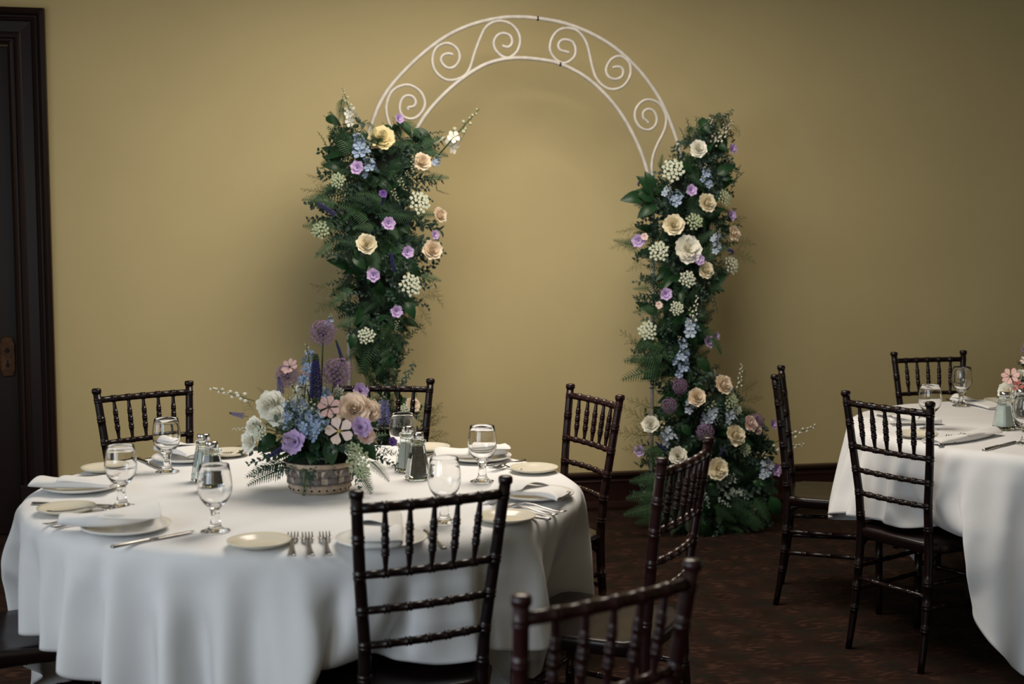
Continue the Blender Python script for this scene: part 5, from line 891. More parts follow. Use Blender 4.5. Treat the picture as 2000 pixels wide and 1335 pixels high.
-5,8,-5,3,8,-5,-6,15,-4,4,-18,-12,27,14,-8,3,-3,-23,-21,-10,10,27,27,5,5,-23,-22,-19,-14,38,65,7,-23,-36,-15,-13,36,34,-17,-26,-6,17,9,-17,-2,2,22,-5,-7,3,1,13,1,-4,0,2,0,1,0,2,1,3,-2,5,-5,5,1,-3,8,0,-2,4,1,1,-7,-13,2,28,1,-6,5,-11,-23,-14,
-5,7,29,26,9272,35,59,47,38,3,-39,-66,-1,75,65,40,-7,-52,-80,-44,63,100,12,-15,-59,-75,78,39,-26,-20,-60,27,75,55,19,-25,-48,-48,-77,-20,38,45,25,-38,-56,-47,-22,-30,-43,-57,-54,-43,-34,-72,-82,-79,63,81,-28,-45,-48,-50,-52,-56,-56,-66,-66,
-41,14,-58,-29,18,18,33,33,23,-50,-56,12,16,34,25,16,-15,-60,0,28,10,21,-14,-61,39,36,-5,-32,-25,0,9,-2,3,0,7,-5,4,2,-2,-11,-7,2,10,6,-1,2,-1,0,13,-4,-11,-7,60,-2,-72,0,0,-2,7,3,0,-4,-1,13,26,34,-24,-56,-25,20,18,36,34,0,-59,-35,20,22,33,
26,-11,-38,-33,27,11,12,7,-52,10,31,4,4,-32,-11,7,-3,5,-1,6,3,-2,8,-4,-17,-5,2,9,1,1,0,2,2,3,-9,-7,24,51,-68,-33,-8,5,7,19,2,-1,-5,7,38,47,30,15,-24,-57,-30,20,19,35,31,-14,-59,-11,15,28,25,26,-31,-66,16,28,14,23,-39,-21,19,11,13,-20,-21,1,
12,-8,1,8,6,2,-6,-4,-14,-2,5,9,-3,-1,0,-1,4,3,-15,-1,53,-37,-36,-8,-6,1,13,4,15,3,2,35,39,-40,0,33,22,-27,-65,-33,22,25,38,30,-33,-55,6,15,32,14,0,-46,-22,27,15,17,-3,-38,13,12,21,-14,-18,-12,7,-5,7,5,10,-6,-2,-8,-11,-1,9,6,-9,2,0,1,3,-4,
-16,30,29,-51,-14,-8,0,0,10,-8,-6,39,30,24,-55,-36,-40,33,37,20,-27,-67,-22,22,27,38,24,-54,-41,15,16,28,18,-23,-45,12,22,20,4,-30,-4,11,16,7,-17,-17,-2,1,4,5,12,-1,-12,-10,-8,1,11,-1,-6,5,-2,1,2,-16,2,62,-20,-22,-14,-5,21,-13,-6,-18,4,56,
-2,-42,-15,-4,-56,14,26,37,26,-16,-67,-29,22,30,34,10,-63,-22,17,26,30,7,-45,-18,21,17,21,-21,-17,7,11,13,-5,-26,-2,0,4,4,11,0,-7,-17,-5,0,13,-7,0,3,0,5,5,-34,48,27,-45,2,5,8,-34,13,-11,-2,39,-43,-10,2,-3,-1,-75,17,14,24,39,28,-23,-68,-17,
22,33,27,-11,-57,1,18,27,31,-27,-39,12,18,26,-13,-28,10,7,16,0,-23,-8,2,6,0,14,-4,-10,-15,-2,10,4,-10,6,0,-2,5,-25,24,47,-48,-8,1,3,-13,28,-13,-7,18,-16,-39,2,6,4,8,-20,-48,1,18,23,37,30,-12,-66,-19,12,34,35,-29,-48,12,21,27,11,-32,-17,17,
15,10,-18,-7,8,17,-10,-3,-24,9,7,-4,7,6,-18,-10,3,11,-5,-3,7,-2,-3,-5,-2,38,-16,-24,-3,-1,5,28,-11,-9,12,-21,-20,9,4,-21,8,3,42,-46,-54,-12,16,22,37,33,-13,-74,-16,26,35,23,-40,-30,18,21,26,-14,-22,3,15,10,-1,-22,3,0,-6,-6,-12,2,5,1,3,5,
-10,5,16,3,-13,3,7,-7,-2,-9,24,19,-37,-7,-4,2,25,-5,-13,0,-17,24,8,-20,-16,9,4,-9,32,12,-28,-57,-27,12,22,35,22,-9,-65,-8,23,38,11,-42,-11,7,29,8,-12,-13,3,11,-15,-15,-8,-5,-2,-1,-1,1,-1,1,0,0,2,4,9,12,5,7,-10,2,-3,14,19,-24,-14,0,-3,15,12,
-20,-7,6,13,20,-22,-18,-3,7,-2,3,-2,22,24,-10,-52,-45,1,15,32,35,0,-65,-12,25,35,0,-35,8,-1,25,-1,-19,-18,-10,-6,-2,2,0,-1,1,0,-1,1,-1,1,0,-1,1,-1,0,8,7,5,5,19,11,-9,-21,2,-3,5,27,-26,-8,1,29,34,-34,-20,2,0,-8,8,30,-46,25,28,25,7,-42,-55,
-14,24,32,29,-2,-58,-2,19,32,-9,-26,13,2,-14,-17,-4,-2,0,1,-1,0,1,-1,0,1,-1,1,-1,0,1,-1,1,0,-1,2,2,7,14,5,-7,3,1,-2,20,-14,-3,-4,29,25,-27,-24,-3,16,16,-3,1,16,-58,6,12,24,26,25,-23,-53,-28,12,33,27,8,-45,0,5,16,4,-22,-15,-9,1,-1,0,1,-1,1,
0,-1,1,0,-1,1,-1,1,0,-1,1,-1,0,1,-1,0,1,4,11,12,1,-2,10,-1,-1,-3,30,15,-30,-30,23,35,4,-14,-3,10,18,-77,9,11,10,16,21,28,3,-46,-36,4,29,19,6,-29,4,6,-13,-14,-6,1,-1,1,0,-1,1,-1,0,1,-1,1,0,-1,1,-1,1,0,-1,1,0,-1,1,0,-1,1,2,11,13,10,-1,-3,-6,
29,8,-20,-24,38,13,-6,-1,-2,7,-10,3,-57,-16,-5,10,10,11,21,26,17,-29,-36,-4,27,5,6,-8,-18,-14,-1,0,0,1,-1,0,1,-1,1,0,-1,1,-1,1,0,-1,1,-1,0,1,-1,1,0,-1,1,0,-1,1,-1,11,14,11,-7,24,-6,-15,-13,37,-4,-6,2,6,8,0,26,-34,16,-41,-29,-18,-7,10,13,16,
23,25,-12,-31,-8,12,6,-17,-12,0,-1,0,1,-1,1,0,-1,1,-1,0,1,-1,1,-1,0,1,-1,1,0,-1,1,-1,0,1,-1,1,0,0,0,-1,9,12,16,-8,-5,-8,26,-2,-5,3,-1,-2,21,30,-9,-15,40,-6,-31,-39,-24,-15,-1,13,16,16,22,-1,-24,3,-11,-12,-1,0,1,0,-1,1,-1,0,1,-1,1,0,-1,1,-1,
1,0,-1,1,-1,1,0,-1,1,0,-1,1,-1,1,-1,1,0,-1,9,12,3,-3,21,-6,-10,-1,-7,-2,10,44,10,-19,-4,21,11,9,-14,-28,-31,-22,-14,2,11,11,14,6,-16,-13,-2,0,1,-1,0,1,-1,1,0,-1,1,-1,1,0,-1,1,-1,0,1,-1,1,-1,0,1,-1,1,0,-1,1,-1,1,-1,0,0,0,7,8,8,-4,-4,-3,-4,4,
18,40,-11,-12,1,2,-21,18,12,17,5,-12,-30,-25,-10,-5,-3,10,7,-13,-5,1,0,-1,1,0,-1,1,-1,0,1,-1,1,-1,0,1,-1,1,0,-1,1,-1,1,0,-1,1,-1,1,0,-1,1,-1,1,0,0,-1,2,7,3,-2,-1,-2,6,23,31,-11,-21,-1,5,5,-57,5,12,16,18,18,11,-16,-30,-10,3,-5,-12,-8,1,-1,0,
1,-1,0,1,-1,1,0,-1,1,-1,1,0,-1,1,-1,0,1,-1,1,-1,0,1,-1,1,-1,1,0,-1,1,0,-1,0,1,-1,4,5,1,-1,15,17,12,-23,-12,-1,1,2,2,-59,-1,0,3,8,12,14,18,3,-22,-14,-5,-11,0,-1,0,1,-1,1,0,-1,1,-1,0,1,-1,1,-1,0,1,-1,1,0,-1,1,-1,1,0,-1,1,-1,1,-1,1,0,-1,0,1,
-1,0,1,-1,5,7,5,10,-3,-18,-4,-1,-1,1,0,0,-72,7,3,2,1,1,5,8,11,12,-8,-20,-5,0,1,0,-1,1,-1,0,1,-1,1,0,-1,1,-1,1,0,-1,1,-1,0,1,-1,1,-1,0,1,-1,1,-1,1,-1,1,0,0,-1,1,-1,0,0,1,3,8,-8,-3,2,0,1,0,-3,0,1,-75,-5,3,7,5,6,0,0,2,4,3,-4,-1,1,-1,0,1,-1,1,
0,-1,1,-1,0,1,-1,1,-1,0,1,-1,1,0,-1,1,-1,1,0,-1,1,-1,1,-1,1,-1,1,-1,1,-1,1,-1,1,0,2,3,-1,0,-3,0,2,3,5,7,5,-54,-14,-6,-4,3,7,9,6,2,4,-5,-3,1,-1,0,1,-1,1,-1,0,1,-1,1,0,-1,1,-1,1,0,-1,1,-1,0,1,-1,1,-1,1,0,-1,1,-1,1,-1,1,-1,1,-1,1,-1,1,-1,0,1,
0,1,1,7,5,3,1,-1,-7,-4,10,-19,-14,-16,-14,-8,0,5,6,2,-5,-1,-1,0,1,-1,1,-1,0,1,-1,1,-1,0,1,-1,1,-1,0,1,-1,1,0,-1,1,-1,1,-1,0,1,-1,1,-1,1,-1,1,-1,1,-1,1,-1,0,1,-1,2,4,2,-3,-3,-1,4,9,3,7,-3,8,10,-1,-14,-23,-16,-6,0,-5,-5,0,1,0,-1,1,-1,1,0,-1,
1,-1,1,0,-1,1,-1,0,1,-1,1,-1,0,1,-1,1,-1,1,0,-1,1,-1,1,-1,1,-1,1,-1,1,-1,0,1,-1,1,-1,1,-1,1,7,6,3,-2,5,0,-10,-8,-11,1,17,6,-8,-22,-11,-6,-3,1,-1,0,1,-1,1,-1,0,1,-1,1,-1,0,1,-1,1,0,-1,1,-1,1,0,-1,1,-1,1,-1,0,1,-1,1,-1,1,-1,1,-1,1,-1,0,1,-1,
1,-1,0,2,7,5,-1,-1,-3,-1,-2,-2,-36,9,-3,-9,-12,4,5,6,-7,-10,-1,-1,1,0,-1,1,-1,0,1,-1,1,-1,0,1,-1,1,-1,0,1,-1,1,-1,0,1,-1,1,-1,1,0,-1,1,-1,1,-1,1,-1,1,-1,0,1,-1,1,-1,1,-1,0,-1,-1,0,-1,2,2,3,2,-59,2,2,5,-1,-5,-1,0,1,1,0,1,-1,0,1,-1,1,0,-1,1,
-1,1,0,-1,1,-1,0,1,-1,1,-1,0,1,-1,1,-1,1,-1,0,1,-1,1,-1,1,-1,1,-1,0,1,-1,1,-1,1,-1,1,-2,2,2,2,0,0,-2,0,2,-54,-1,0,1,1,0,-2,1,1,-1,0,-1,0,1,-1,1,-1,0,1,-1,1,-1,0,1,-1,1,0,-1,1,-1,1,0,-1,1,-1,1,-1,0,1,-1,1,-1,1,-1,1,-1,0,1,-1,1,-1,1,-1,0,0,2,
-1,-2,-2,1,-1,2,2,0,-51,3,3,3,2,0,0,-2,-8,-5,0,0,1,-1,1,-1,0,1,-1,1,-1,0,1,-1,1,-1,0,1,-1,1,-1,0,1,-1,1,-1,1,0,-1,1,-1,1,-1,1,-1,0,1,-1,1,-1,1,-1,0,1,0,2,7,6,5,3,3,1,-2,-1,-55,1,2,2,2,0,-2,-4,0,0,0,0,-1,1,-1,1,0,-1,1,-1,1,0,-1,1,-1,1,0,-1,
1,-1,1,0,-1,1,-1,1,-1,0,1,-1,1,-1,1,-1,0,1,-1,1,-1,1,-1,0,1,-1,0,1,2,4,6,5,6,6,8,3,-34,-5,-6,-8,-5,-1,0,2,2,0,0,0,1,-1,1,-1,0,1,-1,1,-1,0,1,-1,1,-1,0,1,-1,1,-1,0,1,-1,1,-1,1,0,-1,1,-1,1,-1,1,0,-1,1,-1,1,-1,0,1,-1,1,-1,0,0,0,-1,2,3,4,6,4,
-57,0,-1,2,1,0,2,0,-2,1,-1,1,-1,1,-1,0,1,-1,1,-1,0,1,-1,1,-1,1,0,-1,1,-1,1,0,-1,1,-1,1,-1,0,1,-1,1,-1,1,-1,0,1,-1,1,-1,1,0,-1,1,-1,1,1,5,4,4,4,1,-1,-3,4,-32,-1,1,-2,-2,-6,-7,-4,-1,-1,1,-1,1,-1,1,0,-1,1,-1,1,0,-1,1,-1,1,-1,0,1,-1,1,-1,0,1,
-1,1,-1,1,0,-1,1,-1,1,-1,0,1,-1,1,-1,1,-1,0,1,-1,1,-1,2,-5,-3,-3,-3,-1,0,0,6,-30,-1,-4,-4,-6,-2,-2,-2,-3,-1,0,1,-1,1,-1,0,1,-1,1,-1,0,1,-1,1,-1,1,0,-1,1,-1,1,0,-1,1,-1,1,-1,0,1,-1,1,-1,0,1,-1,1,-1,1,-1,0,1,-1,1,-1,2,6,-5,-2,-2,-3,-2,0,3,5,
-47,-3,-3,0,1,1,2,-1,-3,-2,1,-1,1,-1,0,1,-1,1,-1,1,0,-1,1,-1,1,-1,0,1,-1,1,-1,0,1,-1,1,-1,0,1,-1,1,-1,1,0,-1,1,-1,1,-1,1,0,-1,1,-1,0,2,5,22,19,15,6,-13,-21,-18,-17,-41,0,1,-2,-3,-3,-5,-2,0,0,0,1,-1,0,1,-1,1,-1,1,-1,0,1,-1,1,-1,0,1,-1,1,-1,
1,0,-1,1,-1,1,0,-1,1,-1,1,-1,0,1,-1,1,-1,1,-1,0,1,-1,1,-1,6,4,-8,-2,12,25,34,19,-16,-47,-43,-4,-4,-2,1,2,3,1,-3,-3,-2,-1,0,1,-1,1,-1,1,-1,0,1,-1,1,-1,1,0,-1,1,-1,1,-1,0,1,-1,1,-1,0,1,-1,1,-1,1,0,-1,1,-1,1,-1,0,1,-1,1,-1,1,5,6,5,-5,-11,-6,
11,34,38,-2,-47,4,4,2,0,-5,-5,-5,0,0,-2,-1,1,-1,1,-1,1,-1,1,0,-1,1,-1,1,-1,0,1,-1,1,-1,1,0,-1,1,-1,1,0,-1,1,-1,1,-1,0,1,-1,1,-1,0,1,-1,1,-1,0,4,7,-9,4,10,3,-13,-13,-3,34,68,-29,-3,-7,-7,-6,0,2,7,-1,-5,-4,-1,-1,1,-1,1,-1,1,-1,0,1,-1,1,-1,1,
0,-1,1,-1,1,-1,0,1,-1,1,-1,0,1,-1,1,-1,0,1,-1,1,-1,1,0,-1,1,-1,1,1,3,5,-3,-12,-1,11,7,-14,-3,8,47,-48,-4,2,6,6,5,-4,-10,-4,0,0,-2,-1,-1,1,-1,1,-1,1,0,-1,1,-1,1,-1,0,1,-1,1,-1,1,0,-1,1,-1,1,0,-1,1,-1,1,0,-1,1,-1,1,-1,0,1,-1,1,-1,3,7,-4,0,0,
-12,-9,4,8,4,7,9,-38,6,3,-2,-8,-10,-3,2,0,0,1,-1,-5,1,-1,1,-1,1,-1,0,1,-1,1,-1,1,0,-1,1,-1,1,-1,0,1,-1,1,-1,0,1,-1,1,-1,0,1,-1,1,-1,1,0,-1,1,-1,1,7,20,7,-18,-14,0,-8,1,6,1,9,5,-28,-8,-9,-6,0,2,4,-5,1,4,5,-5,-5,-5,1,-1,1,-1,1,0,-1,1,-1,1,-1,
0,1,-1,1,-1,0,1,-1,1,-1,0,1,-1,1,-1,1,0,-1,1,-1,1,-1,0,1,-1,0,5,8,-7,1,32,-8,-27,-2,-6,7,1,8,4,-50,-2,4,5,0,-4,-3,7,12,-1,-12,-3,0,-5,-3,1,-1,1,-1,1,0,-1,1,-1,1,0,-1,1,-1,1,0,-1,1,-1,1,0,-1,1,-1,1,-1,0,1,-1,1,-1,0,1,-1,0,4,15,-2,-10,-6,-3,
28,-1,-22,-3,-5,12,5,1,-42,5,-3,-9,-3,8,14,11,-14,-13,-4,3,3,-4,-7,0,1,-1,1,-1,0,1,-1,1,-1,0,1,-1,1,-1,0,1,-1,1,-1,0,1,-1,1,-1,0,1,-1,1,-1,0,1,-1,0,2,12,12,0,-2,-8,-9,0,9,5,-19,6,16,-14,2,-41,-6,-2,8,16,11,-8,-20,-10,0,5,2,5,3,-8,-9,-1,1,
-1,1,0,-1,1,-1,1,0,-1,1,-1,1,0,-1,1,-1,1,0,-1,1,-1,1,0,-1,1,-1,1,0,-1,0,1,12,11,-9,9,6,-3,-7,-6,18,-18,1,-5,-7,4,0,-47,8,13,14,-2,-17,-17,-6,3,4,5,14,-4,-5,-1,-9,-7,-1,1,-1,1,0,-1,1,-1,1,0,-1,1,-1,0,1,-1,1,-1,1,0,-1,1,-1,0,1,-1,1,-1,0,1,-1,
12,18,1,-11,-1,4,8,-3,-9,1,40,-25,-18,-14,16,13,-17,7,4,-15,-22,-12,3,3,3,12,19,-9,-12,-8,1,7,-7,-11,-1,1,-1,1,0,-1,1,-1,0,1,-1,1,0,-1,1,-1,1,-1,0,1,-1,1,0,-1,1,-1,1,0,0,14,22,8,-7,12,-23,-10,3,12,0,-13,-6,41,-16,-5,2,1,-9,-9,-16,-16,-3,5,
0,5,18,20,-14,-22,-7,4,5,9,-1,-8,-12,-4,1,-1,0,1,-1,1,0,-1,1,-1,0,1,-1,1,-1,1,0,-1,1,-1,1,0,-1,1,-2,4,15,13,3,3,20,-5,4,-23,-12,-3,12,6,-10,6,21,-5,-16,-5,-23,-17,-13,4,7,-5,8,22,19,-24,-25,-4,4,9,21,-11,-3,1,-6,-12,-7,0,1,-1,1,-1,1,0,-1,1,
0,-1,1,-1,1,-1,1,0,-1,1,-1,0,0,0,8,21,0,-3,-13,7,15,39,-2,6,-44,-13,-6,9,13,-5,20,1,-20,-9,-51,2,8,0,-2,18,23,7,-32,-24,-3,7,11,24,-7,-11,-10,0,15,1,-14,-10,-6,0,-1,1,-1,0,1,-1,1,0,-1,1,-1,1,-1,0,1,-1,1,0,7,15,8,14,14,-24,-9,-19,6,10,47,2,
7,-31,-18,-10,7,13,-1,1,-5,-15,-43,4,-6,4,23,22,3,-36,-25,0,6,12,29,-1,-25,-13,6,23,1,-13,2,3,-15,-9,-5,-3,1,1,-1,1,-1,0,1,-1,1,-1,1,0,-2,2,5,13,22,8,-16,-10,26,13,-28,-15,-23,2,25,50,15,-14,-23,-7,-14,0,7,1,-9,-11,-42,-3,14,26,17,-4,-40,
-19,-2,6,12,28,5,-32,-17,10,21,15,-26,-4,14,-4,-3,12,-15,-5,-9,-5,-2,-1,0,0,-1,1,0,1,2,5,11,11,14,-13,-5,18,1,-22,-8,43,7,-31,-20,-28,-1,26,54,30,-2,-29,-18,-20,-11,0,-1,-9,-44,23,24,13,-15,-37,-16,3,7,8,26,9,-33,-21,9,18,28,-28,-15,15,10,
-16,11,7,-9,4,2,-5,1,-10,-2,1,2,1,3,-1,10,2,-2,20,-5,-8,-16,6,24,-22,-25,17,47,-9,-33,-22,-25,-4,34,67,32,-15,-32,-20,-20,-10,-2,-6,-6,15,10,-21,-36,-16,5,6,10,28,13,-33,-30,9,13,33,-13,-36,15,23,-14,-7,16,0,-9,-1,18,0,8,-3,-22,18,1,5,-15,
1,8,1,-12,12,8,0,-24,-11,29,4,-29,-20,36,40,-23,-31,-20,-22,7,33,55,34,-7,-35,-22,-21,-10,-6,13,2,-26,-32,-10,6,5,10,30,17,-29,-37,4,10,32,7,-43,1,18,10,-26,13,25,-20,-5,-1,20,1,0,-23,9,11,11,-4,-12,-4,5,6,-10,5,19,2,-23,-20,7,35,-20,-31,
-10,52,26,-26,-27,-12,-23,-4,29,58,37,0,-33,-25,-23,-14,14,-29,-31,-8,8,4,9,26,24,-24,-39,2,5,21,27,-35,-19,11,22,-18,-4,15,16,-20,-3,4,20,1,-11,-12,6,9,15,-5,-14,-5,3,11,-11,-5,24,9,-20,-19,-13,36,10,-33,-28,14,58,10,-27,-29,-16,-24,0,35,
65,20,9,-34,-27,-26,-20,-27,-5,8,3,7,30,25,-25,-40,-3,10,16,31,-21,-38,9,19,10,-27,7,26,-7,-14,1,11,15,2,-22,-5,8,4,19,-1,-17,-8,3,13,-10,-14,15,21,-9,-18,-17,6,46,-23,-30,-23,43,60,-15,-30,-29,-14,-25,0,27,70,22,8,-28,-22,-44,-3,6,0,7,26,
26,-12,-44,-11,12,10,33,7,-45,-10,11,23,-17,-11,12,21,-16,-10,4,18,9,2,-26,-1,8,-8,21,2,-9,-8,1,11,-6,-13,0,30,6,-25,-10,-18,37,12,-27,-19,-5,51,35,-21,-30,-27,-13,-20,-1,32,60,27,-4,-16,-44,3,-1,7,25,29,-11,-44,-14,12,4,28,27,-37,-27,12,
20,8,-31,-1,18,13,-23,-5,11,18,1,-10,-14,4,3,8,4,1,1,-10,-3,11,0,-17,-2,24,10,-10,-27,-8,6,51,-16,-29,-24,11,61,17,-24,-30,-24,-13,-21,1,27,54,32,-8,-46,4,8,23,25,1,-44,-24,13,5,20,28,-12,-41,5,9,19,-3,-21,3,26,-7,-26,6,11,14,-3,-18,-2,5,3,
1,7,3,-4,-1,-3,5,6,-15,-13,16,33,-11,-19,-9,-12,44,10,-28,-24,-24,38,58,-6,-21,-30,-21,-12,-23,-5,26,54,35,-43,7,22,30,10,-45,-34,11,7,11,27,12,-44,-15,11,16,13,-25,1,12,17,-7,-26,6,12,7,-5,-19,5,4,4,4,-1,3,-2,0,-2,3,9,-12,-15,10,42,-6,-14,
-18,-4,8,32,-13,-31,-15,-11,60,39,-22,-20,-32,-16,-7,-18,-12,32,51,39,39,39,39,38,37,36,36,35,33,33,33,31,29,30,30,24,21,22,23,23,23,17,13,16,12,10,5,6,8,4,-3,-5,-3,-1,-4,-6,-7,-8,-16,-16,-18,-20,-19,-17,-13,-3,4,6,8,8,-4,-49,-48,-37,-34,
-32,-30,-28,-25,-21,-20,-21,-27,39,2,0,0,1,1,1,-1,1,2,0,0,2,1,-1,-1,4,1,-1,0,1,-1,1,-1,-3,2,4,2,0,0,0,1,-1,0,0,0,0,0,-2,0,0,-1,0,1,-1,1,1,1,0,-1,-3,-24,3,10,4,1,1,1,1,1,1,1,-3,-7,39,0,2,0,0,1,1,2,-1,1,1,0,0,2,1,0,1,2,0,0,-1,1,2,-1,-2,0,2,3,
0,0,-2,2,0,0,1,-1,0,0,-2,0,-1,0,0,0,0,2,0,0,1,0,-13,-11,9,4,1,1,0,2,-1,3,2,-2,-11,-17,39,0,0,2,0,0,1,1,1,0,1,1,0,1,1,0,0,3,1,-1,0,-1,3,2,0,0,-1,2,1,-1,0,-1,2,0,-1,0,-1,0,0,-1,0,-1,1,-1,1,0,1,1,0,-6,-17,0,11,2,0,1,0,-4,7,-1,2,-11,-16,7,38,1,
0,0,2,1,-1,1,2,0,0,2,0,0,1,1,1,1,2,0,-1,1,0,3,0,0,-1,1,1,-2,3,-1,0,0,0,0,0,0,-2,0,-1,0,0,0,0,2,0,0,-3,-18,-23,28,7,1,0,0,-1,0,-7,2,-3,-16,7,5,37,1,1,0,0,1,2,-1,1,2,1,-1,2,0,1,2,-1,1,3,0,0,0,0,2,1,-1,1,0,1,1,-1,0,1,0,-1,0,0,-1,-1,0,-1,0,0,0,
1,1,1,-2,-14,-25,5,9,6,5,-5,9,3,-1,-4,-1,-22,9,10,1,36,1,1,1,0,1,0,2,-1,1,1,1,1,1,0,1,1,1,1,2,0,0,0,1,2,0,-1,1,-1,2,0,0,0,0,0,0,0,-2,0,-1,0,1,0,0,0,1,-1,-9,-23,-6,16,-5,3,-1,17,-5,-1,4,4,-13,2,3,-1,3,36,-1,1,2,1,-1,2,1,1,0,1,1,0,1,1,0,2,0,
1,2,1,0,-1,2,2,0,0,-1,0,2,0,1,0,0,-2,1,0,-1,-2,1,-1,0,0,0,2,0,-2,-19,-14,8,9,3,-2,5,-14,6,3,3,3,-8,1,6,1,-1,35,1,0,0,2,1,0,0,2,0,1,1,1,1,1,0,1,2,0,2,1,0,0,0,2,1,0,-1,2,0,-1,0,2,0,0,-1,-1,-2,0,0,1,-1,0,1,0,0,-12,-17,0,14,2,2,-5,-16,4,6,-3,
15,-12,4,4,4,-1,1,33,2,1,0,0,1,1,1,0,2,0,1,1,1,0,2,0,1,1,1,2,0,1,0,0,3,-1,-3,-4,-5,-3,2,1,2,2,1,2,4,1,-1,0,1,-1,1,0,-8,-16,-6,12,3,3,-2,-16,1,6,-4,20,-21,2,9,10,-5,-2,8,33,0,1,1,0,1,1,1,1,0,2,0,1,1,1,1,1,-1,3,1,1,2,0,0,-4,-11,-10,-11,-9,-6,
0,-1,0,1,2,4,7,10,15,10,4,-1,0,0,-3,-14,-9,6,10,-1,4,-16,-7,9,4,9,-17,-12,1,22,5,-3,4,5,33,0,0,1,2,0,0,1,1,1,0,2,1,0,2,0,1,2,-1,2,1,-2,-9,-19,-14,-7,-4,2,3,1,0,0,0,0,0,0,-1,-1,1,9,15,15,7,-6,-7,-5,5,9,-2,4,-6,-17,11,6,9,-23,-22,8,21,-1,3,7,
-3,-24,30,2,1,0,0,2,1,0,1,1,1,1,1,1,0,2,0,2,1,1,-9,-21,-18,-2,0,1,1,0,0,0,0,0,0,0,0,0,0,0,0,-1,0,5,14,20,5,-2,1,-1,-1,3,-18,9,1,15,-28,-18,7,23,6,-18,-20,5,-3,-11,28,1,2,1,1,0,1,1,1,1,1,0,1,2,1,0,3,0,-3,-21,-21,-4,4,0,0,0,0,0,0,0,0,0,0,0,0,
0,0,0,0,0,0,0,-1,3,18,21,1,-3,1,-9,0,0,13,-30,-11,10,28,-17,-34,-7,11,-1,-3,4,28,0,0,2,2,1,0,1,0,1,1,2,0,1,2,1,2,-6,-25,-16,1,2,0,0,0,0,0,0,0,0,0,0,0,0,0,0,0,0,0,0,0,0,0,0,1,14,27,-1,-11,-1,4,13,-29,-10,8,18,-23,-16,2,-1,1,-11,2,1,29,0,0,0,
0,1,2,1,1,1,1,0,2,0,1,3,-12,-25,-10,4,1,0,0,0,0,0,0,0,0,0,0,0,0,0,0,0,0,0,0,0,0,0,0,0,0,0,7,29,3,-12,12,-25,-1,6,12,-18,-9,1,-4,-4,-3,12,-16,-3,26,1,1,0,0,1,1,1,2,0,1,1,0,3,2,-12,-25,-8,5,0,0,0,0,0,0,0,0,0,0,0,0,0,0,0,0,0,0,0,0,0,0,0,0,0,0,
0,-1,8,29,2,-22,5,3,10,-15,-8,-1,-2,1,11,-3,-26,1,5,26,0,1,1,0,0,0,1,1,2,1,1,1,1,-6,-25,-8,3,0,0,0,0,0,0,0,0,0,0,0,0,0,0,0,0,0,0,0,0,0,0,0,0,0,0,0,0,0,0,6,30,-3,-9,6,-13,-3,2,1,10,7,-16,-20,-5,5,1,25,1,-1,1,1,1,1,0,0,0,2,1,2,-4,-25,-10,5,0,
0,0,0,0,0,0,0,0,0,0,0,0,0,0,0,0,0,0,0,0,0,0,0,0,0,0,0,0,0,0,0,7,26,0,-8,-3,2,5,8,-7,-13,-10,-4,1,0,-2,23,1,2,-1,1,0,1,1,0,0,1,0,2,-18,-17,4,0,0,0,0,0,0,0,0,0,0,0,0,0,0,0,0,0,0,0,0,0,0,0,0,0,0,0,0,0,0,0,0,0,0,16,19,-5,0,4,0,-8,-9,-6,-1,1,-1,
-3,-1,16,2,2,3,1,1,0,1,1,1,-2,3,-7,-24,1,1,0,0,0,0,0,0,0,0,0,0,0,0,0,0,0,0,0,0,0,0,0,0,0,0,0,0,0,0,0,0,0,0,0,0,0,23,7,2,-2,-8,-6,-2,1,0,0,-1,0,-1,16,0,0,2,1,3,1,1,1,2,2,-4,-23,-5,3,0,0,0,0,0,0,0,0,0,0,0,0,0,0,0,0,0,0,0,0,0,0,0,0,0,0,0,0,0,
0,0,0,0,0,0,0,4,22,-3,-2,-2,-1,0,0,1,0,0,0,0,17,-1,0,-1,1,0,2,2,2,1,1,-10,-18,4,0,0,0,0,0,0,0,0,0,0,0,0,0,0,0,0,0,0,0,0,0,0,0,0,0,0,0,0,0,0,0,0,0,0,0,0,0,-2,17,8,-3,-1,0,0,0,0,-1,1,0,0,16,1,0,0,0,-1,0,0,0,1,1,-16,-3,1,0,0,0,0,0,0,0,0,0,0,0,
0,0,0,0,0,0,0,0,0,0,0,0,0,0,0,0,0,0,0,0,0,0,0,0,0,0,0,4,18,-3,0,-1,1,0,-1,0,-1,0,-1,15,1,0,1,0,1,-1,0,1,0,-5,-12,-1,0,0,0,0,0,0,0,0,0,0,0,0,0,0,0,0,0,0,0,0,0,0,0,0,0,0,0,0,0,0,0,0,0,0,0,0,0,0,0,0,15,3,0,1,-1,-1,0,0,0,0,0,12,-1,2,0,1,1,1,0,
-1,1,-8,-10,2,0,0,0,0,0,0,0,0,0,0,0,0,0,0,0,0,0,0,0,0,0,0,0,0,0,0,0,0,0,0,0,0,0,0,0,0,0,0,0,-1,9,10,-2,-1,0,0,-1,-1,-1,-2,-1,12,0,-1,0,0,1,1,0,0,1,-11,-4,1,0,0,0,0,0,0,0,0,0,0,0,0,0,0,0,0,0,0,0,0,0,0,0,0,0,0,0,0,0,0,0,0,0,0,0,0,0,0,0,0,1,
